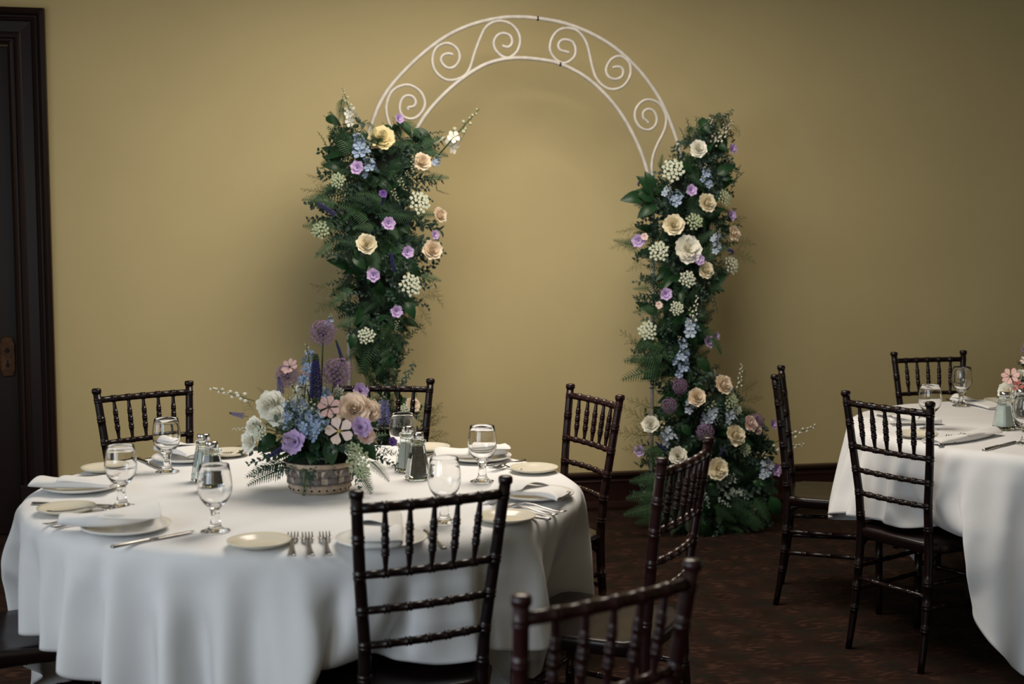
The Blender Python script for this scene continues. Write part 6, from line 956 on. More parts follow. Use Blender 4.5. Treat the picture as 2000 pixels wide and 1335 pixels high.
13,0,0,-1,-1,0,-1,0,-1,0,14,-1,-1,-1,0,-1,1,1,2,-5,-12,3,0,0,0,0,0,0,0,0,0,0,0,0,0,0,0,0,0,0,0,0,0,0,0,0,0,0,0,0,0,0,0,0,0,0,0,0,0,0,0,0,0,-1,10,4,-1,0,-1,0,0,-1,0,0,7,3,1,-1,-1,-1,0,1,0,-3,-8,2,0,0,0,0,0,0,0,0,0,0,0,0,0,0,0,0,0,0,0,0,0,0,
0,0,0,0,0,0,0,0,0,0,0,0,0,0,0,0,0,0,0,-2,9,3,0,-1,0,-1,0,0,0,-1,-2,0,2,3,2,1,-2,0,1,-1,-5,1,0,0,0,0,0,0,0,0,0,0,0,0,0,0,0,0,0,0,0,0,0,0,0,0,0,0,0,0,0,0,0,0,0,0,0,0,0,0,0,0,0,0,4,5,-1,0,-1,0,0,0,0,0,3,-1,-2,1,0,1,2,0,1,-3,-2,0,0,0,0,0,0,0,0,
0,0,0,0,0,0,0,0,0,0,0,0,0,0,0,0,0,0,0,0,0,0,0,0,0,0,0,0,0,0,0,0,0,0,0,2,2,0,1,2,0,0,0,0,0,5,0,1,-1,0,1,0,0,-2,-4,0,0,0,0,0,0,0,0,0,0,0,0,0,0,0,0,0,0,0,0,0,0,0,0,0,0,0,0,0,0,0,0,0,0,0,0,0,0,0,0,0,0,0,0,1,1,0,-1,-1,-1,0,0,0,1,0,0,0,-1,-1,0,0,
0,1,1,0,0,0,0,0,0,0,0,0,0,0,0,0,0,0,0,0,0,0,0,0,0,0,0,0,0,0,0,0,0,0,0,0,0,0,0,0,0,0,0,0,0,0,0,1,-2,-1,-1,0,0,0,-1,0,-1,-7,1,0,1,2,-1,0,0,0,3,1,0,0,0,0,0,0,0,0,0,0,0,0,0,0,0,0,0,0,0,0,0,0,0,0,0,0,0,0,0,0,0,0,0,0,0,0,0,0,0,0,0,0,0,-1,-1,-1,1,
-1,1,0,0,0,0,-6,1,0,0,-1,0,0,-1,1,4,2,0,0,0,0,0,0,0,0,0,0,0,0,0,0,0,0,0,0,0,0,0,0,0,0,0,0,0,0,0,0,0,0,0,0,0,0,0,0,0,0,0,0,0,-2,-2,2,0,1,0,0,1,-1,0,-6,-1,0,0,0,0,0,0,0,2,6,-1,0,0,0,0,0,0,0,0,0,0,0,0,0,0,0,0,0,0,0,0,0,0,0,0,0,0,0,0,0,0,0,0,0,
0,0,0,0,0,0,0,0,2,-6,-1,0,-1,0,0,0,0,0,5,-6,0,0,0,-1,0,-1,1,-2,3,8,-2,0,0,0,0,0,0,0,0,0,0,0,0,0,0,0,0,0,0,0,0,0,0,0,0,0,0,0,0,0,0,0,0,0,0,0,0,0,0,0,0,0,2,-7,-3,2,1,0,-1,0,0,1,5,-9,0,-1,-1,0,0,0,-1,-1,3,10,0,0,0,0,0,0,0,0,0,0,0,0,0,0,0,0,0,
0,0,0,0,0,0,0,0,0,0,0,0,0,0,0,0,0,0,0,0,0,0,0,0,0,2,-11,-3,2,3,2,2,1,1,0,1,-12,0,0,0,0,-2,0,0,0,0,11,3,0,0,0,0,0,0,0,0,0,0,0,0,0,0,0,0,0,0,0,0,0,0,0,0,0,0,0,0,0,0,0,0,0,0,0,0,0,0,0,0,1,-3,-11,-3,-3,0,3,7,3,2,0,4,-12,-1,-1,0,-1,1,-1,0,0,-2,
9,9,-1,0,0,0,0,0,0,0,0,0,0,0,0,0,0,0,0,0,0,0,0,0,0,0,0,0,0,0,0,0,0,0,0,0,0,0,0,0,0,0,2,-9,-9,1,1,-2,-2,-4,7,7,7,1,-15,0,1,-1,0,-1,0,-2,-1,-2,5,15,1,0,0,0,0,0,0,0,0,0,0,0,0,0,0,0,0,0,0,0,0,0,0,0,0,0,0,0,0,0,0,0,0,0,0,0,0,0,0,0,0,-14,-6,1,2,
2,0,-2,-6,1,16,6,-13,-1,-1,-1,-1,-2,-1,-1,-1,1,-2,18,5,0,0,0,0,0,0,0,0,0,0,0,0,0,0,0,0,0,0,0,0,0,0,0,0,0,0,0,0,0,0,0,0,0,0,0,0,0,0,1,-5,-14,-1,0,-1,1,2,2,-3,-1,3,16,-17,-2,-1,-1,0,0,-1,0,0,-1,1,7,16,-1,0,0,0,0,0,0,0,0,0,0,0,0,0,0,0,0,0,0,0,
0,0,0,0,0,0,0,0,0,0,0,0,0,0,0,0,0,1,2,-14,-11,3,0,0,-1,-1,2,2,3,5,9,-21,0,0,0,-1,0,0,-1,0,0,-3,0,22,4,0,0,0,0,0,0,0,0,0,0,0,0,0,0,0,0,0,0,0,0,0,0,0,0,0,0,0,0,0,0,0,0,0,0,0,0,2,-5,-19,-2,0,4,2,0,-1,3,3,0,7,6,-21,0,-1,0,-1,0,0,0,-3,-2,-1,-1,
6,23,1,0,0,0,0,0,0,0,0,0,0,0,0,0,0,0,0,0,0,0,0,0,0,0,0,0,0,0,0,0,0,0,0,0,0,1,1,-19,-9,1,2,-2,2,5,0,-2,7,2,9,2,-22,0,0,0,0,-1,-3,-2,-1,-1,0,-1,-2,17,16,0,0,0,0,0,0,0,0,0,0,0,0,0,0,0,0,0,0,0,0,0,0,0,0,0,0,0,0,0,0,0,0,0,0,4,-16,-20,0,3,3,4,0,
3,3,-3,0,14,4,2,-22,0,-1,-1,-2,-2,-1,0,-1,0,-1,-1,-3,3,25,7,0,0,0,0,0,0,0,0,0,0,0,0,0,0,0,0,0,0,0,0,0,0,0,0,0,0,0,0,0,0,0,0,5,-9,-26,-5,0,0,2,3,4,8,2,-1,16,15,-8,0,-22,-2,-2,-2,-1,-1,0,-1,0,-1,-1,-1,1,-4,2,28,8,-1,0,0,0,0,0,0,0,0,0,0,0,0,0,
0,0,0,0,0,0,0,0,0,0,0,0,0,0,0,0,2,-7,-25,-6,1,0,-1,0,1,1,-5,17,11,-7,-7,6,-12,-26,-2,-1,-1,1,-1,-1,-1,0,-1,-1,-1,-3,1,-3,7,25,8,0,0,0,0,0,0,0,0,0,0,0,0,0,0,0,0,0,0,0,0,0,0,0,0,0,0,0,0,3,-5,-25,-13,2,3,0,0,-1,0,2,-2,-12,15,7,-6,-17,-5,-30,0,
1,-1,-1,0,0,-1,-1,-2,-1,-1,0,-2,0,-3,7,28,7,0,0,0,0,0,0,0,0,0,0,0,0,0,0,0,0,0,0,0,0,0,0,0,0,0,0,3,-8,-24,-12,2,1,0,2,1,0,-1,-1,2,0,-12,-3,0,2,-5,-29,0,-2,0,-1,0,-1,-1,-2,0,-1,-1,-2,1,-2,0,-2,1,25,17,0,0,0,0,0,0,0,0,0,0,0,0,0,0,0,0,0,0,0,0,
0,0,0,2,1,-14,-23,-9,1,2,2,0,0,2,1,0,-1,-1,0,-4,-6,-2,-2,-1,-29,-2,0,0,0,-2,-1,-1,0,-2,-1,-2,2,-3,0,-1,-1,-2,2,17,23,4,-1,0,0,0,0,0,0,0,0,0,0,0,0,0,0,0,0,0,0,0,4,-3,-20,-21,-6,2,2,1,0,3,0,-1,2,2,0,-1,-1,0,-8,-2,-3,-1,-33,1,0,0,-2,-1,-1,0,
-2,-1,-1,1,-2,0,-1,-1,-2,0,-1,-4,7,21,18,4,1,-1,0,0,0,0,0,0,0,0,0,0,0,0,1,1,1,-2,-19,-22,-9,1,3,0,1,1,2,0,3,0,-1,1,2,1,1,-1,0,-12,-2,-2,-31,0,-1,-3,-1,0,0,-2,-1,0,0,-1,-1,0,-2,-1,-1,-1,-1,0,-3,0,9,18,15,8,3,-1,-2,0,0,0,0,0,0,2,2,2,-3,-9,
-14,-18,-10,-3,2,2,0,2,1,1,0,1,1,3,1,-2,1,1,0,2,1,-1,-12,-4,-32,-2,-1,0,0,-1,-2,-1,0,-1,-1,0,0,-2,-1,-1,-1,0,-2,-1,-1,0,-1,-2,4,9,12,11,8,5,2,1,1,-1,-2,-6,-8,-11,-10,-9,-5,1,1,0,0,2,1,0,1,1,2,1,0,1,2,1,-1,0,1,0,0,1,-1,-10,-34,-1,-1,0,-1,-1,
-1,0,-1,0,-1,-1,-1,-1,0,-2,0,-2,-1,-1,-1,1,-2,0,-1,-1,1,0,4,3,4,2,-3,-1,-2,-1,-3,-3,-2,1,0,2,2,0,0,1,1,2,1,0,1,2,0,0,1,3,0,0,0,0,0,-1,1,-2,-36,0,0,-1,-1,-1,-1,0,0,-1,0,-1,-2,-1,-1,0,-1,-1,-1,-2,1,-1,-2,0,-1,0,-1,0,0,1,1,-3,0,-1,1,-1,2,0,1,
0,1,0,2,1,0,0,2,0,1,2,0,1,2,0,0,1,3,0,0,0,0,0,-1,0,-35,0,-2,-1,-1,-1,1,-1,-1,0,-1,-2,0,-1,-1,-1,-1,-1,-1,0,-1,-1,-1,0,-1,1,-2,-1,1,1,-2,-1,0,1,0,0,0,1,0,2,0,-1,2,2,0,0,1,1,1,0,1,1,1,2,0,0,1,2,1,0,0,0,0,-1,-36,-2,0,-2,0,1,-1,-1,0,-1,-1,-1,
-1,-1,0,-1,-1,-1,-1,0,0,-2,-1,-1,1,-1,-1,0,-1,1,-1,0,0,0,0,1,-1,1,1,-1,1,1,0,2,1,-1,0,3,0,2,1,-1,1,1,2,0,0,2,2,0,0,0,0,0,-37,-1,-2,1,-1,-1,0,0,-1,-1,-2,0,0,-1,-1,-1,-1,-1,0,-1,0,-2,0,0,-1,0,-2,0,1,0,-2,0,1,-1,0,1,1,-1,1,1,0,0,1,2,0,1,0,0,3,
-1,1,1,1,1,1,1,0,0,1,2,1,1,-1,0,-39,-1,1,-1,0,0,-1,0,-1,-2,0,-1,-2,1,-1,-1,-1,-1,-1,0,-1,-1,0,-1,1,-2,0,1,-2,0,0,0,-1,1,0,0,0,1,0,1,0,1,-1,2,2,0,0,0,1,2,0,1,0,1,1,1,1,0,0,2,1,1,1,0,-40,1,-1,0,0,-1,-1,-1,-2,0,0,0,-1,-1,-2,0,-1,-1,1,0,-2,-1,
0,0,-1,-2,0,0,1,0,0,-1,0,-1,0,1,0,1,0,1,0,0,1,0,3,0,0,0,1,1,0,2,1,-1,0,2,1,1,0,0,2,0,2,0,-39,-1,0,0,-1,0,-1,-2,0,0,-1,-2,1,-2,0,0,-2,0,0,0,-3,0,0,-1,-1,0,0,-1,1,-1,-1,1,-1,1,0,0,0,1,0,0,1,0,0,1,1,2,0,0,-1,2,2,-1,1,2,0,0,2,0,1,0,0,2,0,2,-40,
0,0,-1,0,-1,-2,-1,1,-1,-2,1,-1,-1,0,-2,-1,1,-1,0,-2,0,-1,0,0,-2,0,1,-1,0,0,-1,1,-1,0,1,0,0,0,2,0,1,0,-1,2,2,0,1,-1,0,2,1,0,1,0,1,0,2,1,0,0,0,2,0,]
tablecloth(CLOTH1, 'white tablecloth draped over the left table with the flower basket')
tablecloth(CLOTH2, 'white tablecloth on the right table, cut off by the photo edge')

# ------------------------------------------------------------------ tableware
def thing1(name, me, mtx, label, cat, group):
    o = obj(name, me, None, mtx)
    return tag(o, label, cat, group)
def plate_mesh(name, r, h, m):
    t = .004
    top = [(0, t), (.55 * r, t), (.62 * r, t + .001), (.70 * r, t + .004), (.88 * r, h * .72), (.99 * r, h), (r, h - .0015)]
    bot = [(.99 * r, h - .004), (.86 * r, h * .72 - .005), (.66 * r, .003), (.60 * r, 0), (.55 * r, 0), (.53 * r, .002), (0, .002)]
    mb = MB(); mb.lathe(top + bot, 56)
    return mb.mesh(name, m, True, True)
PLATE = plate_mesh('dinner_plate', .108, .017, M['china'])
DISH = plate_mesh('bread_plate', .0745, .016, M['ivory'])
def plate(u, w, label, small=False, tilt=0, group='white dinner plates'):
    p = at_z(u, w, TOP + .010)
    p.z = TOP + .0015
    if small:
        thing1('bread_plate', DISH, Matrix.Translation(p), label, 'plate', 'small ivory bread plates')
    else:
        thing1('dinner_plate', PLATE, Matrix.Translation(p), label, 'plate', group)
    return p
P1 = plate(160, 950, 'white dinner plate at far left rim of left table under a rolled napkin')
P2 = plate(247, 1028, 'white dinner plate at left front under a long folded napkin, beside a knife')
P3 = plate(364, 893, 'white dinner plate behind the green shakers under a pointed napkin')
P4 = plate(745, 1053, 'white dinner plate seen between the spindles of the front chair')
P5 = plate(1045, 964, 'white dinner plate at right rim of left table under a spread napkin')
P6 = plate(934, 892, 'white dinner plate at back right of left table behind a goblet')
Q1 = plate(1762, 808, 'white dinner plate behind the spindles of the near right chair')
B1 = plate(130, 993, 'ivory bread plate nearest the left rim of the left table', True)
B2 = plate(506, 1058, 'ivory bread plate at the front rim left of the three forks', True)
B3 = plate(1043, 915, 'ivory bread plate at far right rim, beside crossed forks', True)
B4 = plate(989, 1010, 'ivory bread plate half behind the right post of the front chair', True)
B5 = plate(207, 914, 'ivory bread plate half behind the leftmost goblet', True)
B6 = plate(836, 874, 'ivory bread plate behind the shakers right of the basket', True)
B7 = plate(444, 884, 'ivory bread plate showing behind the green shakers left of basket', True)
B8 = plate(1790, 848, 'ivory bread plate behind the right post of the near right chair', True)
B9 = plate(1957, 783, 'ivory bread plate behind the shakers on the right table', True)

def goblet_mesh():
    # footed water goblet: outer profile up, inner profile down (closed glass wall)
    out = [(0, .0015), (.031, .0008), (.0355, .0014), (.0360, .0028), (.031, .0042), (.0215, .0070), (.0155, .013), (.0126, .022), (.0112, .034), (.0106, .046), (.0130, .0515), (.0118, .0545), (.018, .062), (.028, .0715), (.0365, .085), (.0412, .100), (.0425, .113), (.0412, .130), (.0385, .148), (.0358, .164), (.0352, .1655)]
    inn = [(.0346, .1645), (.0376, .148), (.0402, .130), (.0414, .113), (.0400, .101), (.0352, .0875), (.0265, .0755), (.016, .069), (.006, .0665), (0, .066)]
    mb = MB(); mb.lathe(out + inn, 40)
    return mb.mesh('goblet', M['glass'], True, True)
GOBLET = goblet_mesh()
GOBLETS = [
    (238, 992, 'empty clear goblet at the left rim between two rolled napkins'),
    (327, 924, 'clear goblet before the black back left chair and pointed napkin'),
    (421, 1040, 'clear goblet at the front with the green shakers seen through it'),
    (868, 1023, 'clear goblet behind the top rail of the front chair'),
    (942, 943, 'clear goblet at right with a white napkin showing through its bowl'),
    (787, 912, 'clear goblet tucked behind the shakers at the right of the basket'),
    (1815, 840, 'clear goblet rising behind the near right chair top rail'),
    (1877, 795, 'clear goblet in front of the farthest chair on the right table'),
    (2002, 869, 'clear goblet cut off by the right edge of the photo'),
]
for u, w, lab in GOBLETS:
    p = at_z(u, w - 2, TOP)
    g = thing1('water_goblet', GOBLET, Matrix.Translation((p.x, p.y, TOP + .001)) @ Matrix.Rotation(u * .7, 4, 'Z'), lab, 'glass', 'clear footed water goblets')

def rrect(h, c):
    """rounded square ring (8 points) of half side h and corner cut c"""
    k = h - c
    return [(h, -k), (h, k), (k, h), (-k, h), (-h, k), (-h, -k), (-k, -h), (k, -h)]
def shaker_meshes():
    lay = [(.030, .0), (.0335, .004), (.0325, .012), (.028, .045), (.0225, .080), (.0190, .102), (.0190, .108), (.0225, .114), (.0215, .119), (.0150, .122)]
    inn = [(.0120, .121), (.0160, .112), (.0155, .104), (.0185, .080), (.0240, .045), (.0280, .014), (.0200, .009)]
    mb = MB()
    rows = [[(x, y, z) for x, y in rrect(h, h * .28)] for h, z in lay + inn]
    mb.grid(rows, 0, True)
    mb.f.append(tuple(range(8))); mb.mi.append(0)
    n = len(rows) - 1
    mb.f.append(tuple(n * 8 + i for i in range(8))); mb.mi.append(0)
    g = mb.mesh('shaker_glass', M['greenglass'], False, True)
    def fill(top, m):
        f = MB()
        rows = [[(x, y, z) for x, y in rrect(h, h * .28)] for h, z in [(.019, .0105), (.0272, .0150), (.0234, .045), (.0179, .080), (.0152, .100)] if z < top] 
        rows.append([(x, y, top) for x, y in rrect(float(np.interp(top, [.045, .08, .1], [.0234, .0179, .0152])), .004)])
        f.grid(rows, 0, True)
        f.f.append(tuple(range(8))); f.mi.append(0)
        f.f.append(tuple((len(rows) - 1) * 8 + i for i in range(8))); f.mi.append(0)
        return f.mesh('filling', m, False, True)
    c = MB(); c.lathe([(0, .1225), (.0172, .1225), (.0180, .1240), (.0180, .1385), (.0172, .1405), (.012, .1415), (0, .1418)], 24)
    cap = c.mesh('shaker_cap', M['chrome'], True, True)
    return g, fill(.098, M['pepper']), fill(.088, M['salt']), cap
SG, SP, SS, SCAP = shaker_meshes()
def shaker(u, w, rz, kind, label):
    p = at_z(u, w, TOP)
    r = empty('%s_shaker' % kind, (p.x, p.y, TOP + .001), rz)
    tag(r, label, 'shaker', 'square glass salt and pepper shakers')
    obj('shaker_body', SG, r)
    obj('filling', SP if kind == 'pepper' else SS, r)
    obj('shaker_cap', SCAP, r)
shaker(816, 936, .35, 'pepper', 'pepper shaker of square greenish glass right of the basket')
shaker(797, 921, .75, 'salt', 'salt shaker of square greenish glass directly behind the pepper')
shaker(415, 958, .9, 'pepper', 'green glass pepper shaker seen through the front goblet, right of its pair')
shaker(399, 940, .5, 'salt', 'green glass salt shaker half hidden behind the front goblet')
shaker(1960, 839, .5, 'salt', 'green glass salt shaker full of salt on the right table')
shaker(1992, 833, .4, 'pepper', 'green glass pepper shaker beside the salt on the right table')

# cutlery: strips of (along, half width, height) with thickness
def strip(mb, st, t=.0022, y0=0):
    rows = []
    for x, w, z in st:
        rows.append([(x, y0 - w, z), (x, y0 - w * .6, z + t), (x, y0 + w * .6, z + t), (x, y0 + w, z)])
    o = len(mb.v)
    mb.grid(rows, 0, True)
    mb.f.append(tuple(o + i for i in range(4))); mb.mi.append(0)
    n = len(rows) - 1
    mb.f.append(tuple(o + n * 4 + i for i in range(4))); mb.mi.append(0)
def fork_mesh():
    mb = MB()
    strip(mb, [(0, .0075, .004), (.012, .0095, .002), (.03, .0085, .002), (.06, .0052, .005), (.09, .0036, .010), (.115, .0036, .011), (.126, .007, .009), (.136, .0122, .006), (.146, .0128, .004)], .0026)
    for k in range(4):
        y = (k - 1.5) * .0068
        strip(mb, [(.144, .0026, .004), (.165, .0024, .002), (.185, .0021, .0035), (.198, .0012, .007)], .002, y)
    return mb.mesh('fork', M['steel'], True, True)
def knife_mesh():
    mb = MB()
    strip(mb, [(0, .0075, .0), (.004, .0085, .0), (.05, .0075, .0), (.098, .0062, .0), (.102, .0070, .0)], .0062)
    strip(mb, [(.100, .0062, .002), (.125, .0095, .0025), (.19, .0100, .0025), (.215, .0075, .0025), (.228, .0015, .0025)], .0016)
    return mb.mesh('knife', M['steel'], True, True)
def spoon_mesh():
    mb = MB()
    strip(mb, [(0, .0065, .003), (.012, .0085, .002), (.04, .0060, .003), (.08, .0036, .008), (.11, .0034, .009), (.12, .008, .006), (.135, .0150, .003), (.15, .0170, .002), (.165, .0140, .003), (.176, .004, .005)], .0022)
    return mb.mesh('spoon', M['steel'], True, True)
FORK, KNIFE, SPOON = fork_mesh(), knife_mesh(), spoon_mesh()
CUT = {'fork': FORK, 'knife': KNIFE, 'spoon': SPOON}
def cutlery(kind, handle, tip, label, dz=0):
    """handle end and tip as photo points on the table top"""
    a, b = at_z(*handle, TOP), at_z(*tip, TOP)
    ang = math.atan2(b.y - a.y, b.x - a.x)
    L = {'fork': .198, 'knife': .228, 'spoon': .176}[kind]
    k = max(.85, min(1.12, (b - a).length / L))
    thing1(kind, CUT[kind], Matrix.Translation((a.x, a.y, TOP + .002 + dz)) @ Matrix.Rotation(ang, 4, 'Z') @ Matrix.Scale(k, 4), label, kind, 'steel cutlery on the white cloths')
cutlery('fork', (570, 1091), (573, 1038), 'left one of the three steel forks in front of the basket')
cutlery('fork', (607, 1091), (599, 1040), 'middle one of the three steel forks at the front rim')
cutlery('fork', (641, 1090), (632, 1034), 'right one of the three steel forks, next to the front chair')
cutlery('knife', (218, 1071), (379, 1040), 'steel knife lying in the open in front of the left front plate')
cutlery('knife', (63, 986), (228, 990), 'steel knife behind the bread plate nearest the left rim')
cutlery('fork', (85, 1027), (206, 1008), 'steel fork poking out under the left front napkin')
cutlery('fork', (101, 1034), (228, 1014), 'steel fork right below its twin under the left front napkin')
cutlery('fork', (92, 1003), (262, 1000), 'steel fork whose tines show at the foot of the leftmost goblet')
cutlery('knife', (142, 934), (232, 930), 'steel knife behind the napkin at far left rim')
cutlery('knife', (268, 897), (318, 918), 'steel knife under the foot of the goblet before the back left chair')
cutlery('fork', (497, 868), (440, 889), 'steel fork left of the basket behind the green shakers')
cutlery('fork', (507, 873), (458, 893), 'second steel fork beside its twin left of the basket')
cutlery('knife', (868, 1074), (828, 1037), 'dark steel knife seen through the spindles of the front chair')
cutlery('fork', (1024, 903), (960, 922), 'upper one of two crossed steel forks beside the far right bread plate', .004)
cutlery('fork', (1018, 920), (962, 910), 'lower one of two crossed steel forks beside the far right bread plate')
cutlery('fork', (1105, 1003), (972, 985), 'steel fork nearest the spread napkin at right rim')
cutlery('fork', (1088, 1009), (960, 990), 'steel fork between its twin and the bread plate by the chair post')
cutlery('knife', (1075, 1016), (985, 1006), 'steel knife under the bread plate by the front chair post')
cutlery('knife', (846, 888), (812, 902), 'steel knife between the shakers and the rolled napkin end')
cutlery('fork', (1836, 872), (1868, 843), 'left one of two steel forks at the front rim of the right table')
cutlery('fork', (1862, 868), (1891, 844), 'right one of two steel forks at the front rim of the right table')
cutlery('knife', (1922, 881), (1984, 864), 'steel knife at the front rim of the right table before the goblet')
cutlery('knife', (1850, 781), (1872, 790), 'steel knife by the far goblet on the right table')
cutlery('fork', (1820, 795), (1775, 822), 'steel fork behind the spindles of the near right chair')

# napkins: a folded band of several layers, one end rolled thick, the other fanned
def napkin_mesh(name, L, w0, w1, h0, h1, flap=.5, curl=.0, seed=0):
    rg = random.Random(seed)
    mb = MB()
    n = 16
    layers = 3
    for li in range(layers):
        rows = []
        for i in range(n + 1):
            t = i / n
            w = (w0 + (w1 - w0) * t) * (1 - .06 * li) / 2
            h = (h0 + (h1 - h0) * t) * (1 - .22 * li)
            h *= .85 + .15 * math.cos(t * 9 + seed)
            sweep = curl * (t - .5) ** 2
            ends = math.sin(min(1, t * 9) * PI / 2) * math.sin(min(1, (1 - t) * 9) * PI / 2)
            hh = h * (.55 + .45 * ends)
            x = L * (t - .5) * (1 - .03 * li)
            ring = []
            m = 14
            for k in range(m):
                a = 2 * PI * k / m
                ca, sa = math.cos(a), math.sin(a)
                y = w * math.copysign(abs(ca) ** .6, ca)
                z = hh * .5 * (1 + math.copysign(abs(sa) ** .7, sa)) + .002 * math.sin(5 * t + k + li)
                if sa > 0:
                    z += .004 * math.sin(3.1 * t + 2 * ca + seed)
                ring.append((x + (.006 * ca if i in (0, n) else 0), y + sweep, max(.0, z) + (.002 * li)))
            rows.append(ring)
        o = len(mb.v)
        mb.grid(rows, 0, True)
        # open recessed end: the layers telescope a little so that the folds show
        c = Vector([sum(v[k] for v in mb.v[o:o + 14]) / 14 for k in range(3)])
        mb.add([c + Vector((.012, 0, 0))] + [mb.v[o + k] for k in range(14)], [(0, 1 + (k + 1) % 14, 1 + k) for k in range(14)])
        e = o + n * 14
        c = Vector([sum(v[k] for v in mb.v[e:e + 14]) / 14 for k in range(3)])
        mb.add([c - Vector((.012, 0, 0))] + [mb.v[e + k] for k in range(14)], [(0, 1 + k, 1 + (k + 1) % 14) for k in range(14)])
    # diagonal overlapping flap with a free pointed corner
    f0 = L * (flap - .5)
    rows = []
    for i in range(9):
        t = i / 8
        x = f0 + (L * .5 - f0) * t
        ww = (w0 + (w1 - w0) * (x / L + .5)) / 2
        hh = h0 + (h1 - h0) * (x / L + .5)
        row = []
        for j in range(9):
            s = j / 8
            y = -ww * 1.03 + 2.06 * ww * s
            lift = hh * (1.04 - .55 * abs(2 * s - 1) ** 3) + .005 + .006 * math.sin(4 * s + 3 * t + seed)
            row.append((x - (1 - s) * ww * 1.1 * (1 - t), y, lift))
        rows.append(row)
    mb.grid(rows, 0)
    return mb
def napkin(a, b, za, zb, w0, w1, h0, h1, label, flap=.5, curl=0, seed=0, roll=0):
    """from photo point a (thick end) to photo point b, resting heights za, zb above the cloth"""
    pa, pb = at_z(*a, TOP + za + h0 * .4), at_z(*b, TOP + zb + h1 * .4)
    up = .0025 if za > .01 else 0
    pa.z, pb.z = TOP + za + up, TOP + zb + up
    d = pb - pa
    mb = napkin_mesh('napkin', d.length, w0, w1, h0, h1, flap, curl, seed)
    q = d.normalized()
    y = Vector((0, 0, 1)).cross(q).normalized()
    z = q.cross(y)
    c = (pa + pb) / 2
    mtx = Matrix(((q.x, y.x, z.x, c.x), (q.y, y.y, z.y, c.y), (q.z, y.z, z.z, c.z), (0, 0, 0, 1))) @ Matrix.Rotation(roll, 4, 'X')
    me = mb.mesh('napkin', M['napkin'], True)
    o = thing1('folded_napkin', me, mtx, label, 'napkin', 'folded white napkins')
    so = o.modifiers.new('solid', 'SOLIDIFY'); so.thickness = .0012; so.offset = 1
    sb = o.modifiers.new('sub', 'SUBSURF'); sb.levels = 1; sb.render_levels = 1
napkin((62, 943), (224, 944), .020, .016, .075, .11, .028, .022, 'white rolled napkin reaching over the far left rim of the table', .55, .05, 1)
napkin((118, 1022), (312, 1006), .016, .018, .075, .11, .034, .030, 'long white folded napkin on the left front plate', .55, .25, 2)
napkin((392, 886), (316, 872), .014, .016, .10, .06, .030, .034, 'pointed white napkin behind the goblet and green shakers at left', .45, 0, 3)
napkin((742, 1058), (738, 1012), .016, .016, .105, .115, .042, .034, 'white napkin seen between the spindles of the front chair', .4, 0, 4)
napkin((1110, 962), (962, 954), .016, .016, .13, .09, .020, .022, 'spread white napkin covering the dinner plate at right rim', .55, .2, 5)
napkin((852, 889), (992, 880), .014, .016, .085, .10, .024, .030, 'white napkin with a rolled end behind the right goblets', .6, .1, 6)
napkin((1838, 822), (1735, 817), .004, .016, .045, .085, .022, .020, 'white rolled napkin behind the spindles of the near right chair', .5, 0, 7)
napkin((1830, 862), (1948, 843), .004, .004, .085, .05, .024, .018, 'white napkin with a round rolled end at the front of the right table', .45, .1, 8)
napkin((1948, 795), (1868, 778), .003, .003, .075, .06, .022, .020, 'white napkin lying behind the goblets of the right table', .5, 0, 9)

# ------------------------------------------------------------------ flower and leaf meshes
CACHE = {}
def cached(key, fn):
    if key not in CACHE:
        CACHE[key] = fn()
    return CACHE[key]
def petal(rho, H, spread, flare, wav=0.0, nu=5, nv=5, base=.12, seed=0, tip=.25, az=0.0, mb=None, mi=0):
    """one cupped petal at azimuth az: rises to height H, opens to radius rho, lip flares outwards"""
    rg = random.Random(seed)
    ph = rg.random() * 6
    mb = mb or MB()
    rows = []
    for i in range(nv + 1):
        v = i / nv
        row = []
        for j in range(nu + 1):
            u = 2 * j / nu - 1
            vv = v * (1 - tip * u * u * (.4 + .6 * v))
            wid = math.sin(min(1, .25 + vv * 1.1) * PI * .62) * (1 - .42 * v ** 5)
            r = rho * (base + (1 - base) * math.sin(min(1, vv * 1.05) * PI / 2)) + flare * rho * vv ** 3
            z = H * vv - flare * rho * .35 * vv ** 4
            a = az + u * spread * wid
            z += wav * rho * math.sin(5 * u + ph) * vv ** 2
            r += wav * rho * math.cos(7 * u + ph) * vv ** 2
            row.append((r * math.cos(a), r * math.sin(a), z))
        rows.append(row)
    mb.grid(rows, mi)
    return mb
def rose_parts(col, seed):
    """spiral heart standing highest, each petal further out lower and folded outwards"""
    rg = random.Random(seed)
    mb = MB()
    n = 16
    for i in range(n):
        t = i / (n - 1)
        petal(.06 + .60 * t, 1.02 - .42 * t + .05 * rg.random(), 1.35 - .25 * t, .08 + .24 * t, .03, 6, 6, .34, seed * 31 + i, .14, i * 2.4 + rg.random() * .5, mb)
    inner = mb.mesh('rose', M[col], True)
    outer = petal(.80, .50, 1.02, .32, .075, 9, 7, .34, seed, .16).mesh('petal', M[col], True)
    return inner, outer, 6
def peony_parts(col, seed, centre='yolk'):
    rg = random.Random(seed)
    mb = MB()
    for i in range(18):
        t = i / 17
        petal(.10 + .58 * t, .86 - .36 * t + .16 * rg.random(), .85, .14 + .28 * rg.random(), .09, 5, 5, .1, seed * 17 + i, .1, i * 2.4 + rg.random(), mb, 0)
    for i in range(14):
        a, r = i * 2.4, .03 + .014 * i
        mb.tube([(r * .5 * math.cos(a), r * .5 * math.sin(a), .1), (r * math.cos(a), r * math.sin(a), .56)], [.012, .022], 4, 1)
    inner = mb.mesh('peony', [M[col], M[centre]], True)
    outer = petal(.88, .46, .92, .26, .07, 7, 6, .25, seed, .14).mesh('petal', M[col], True)
    return inner, outer, 7
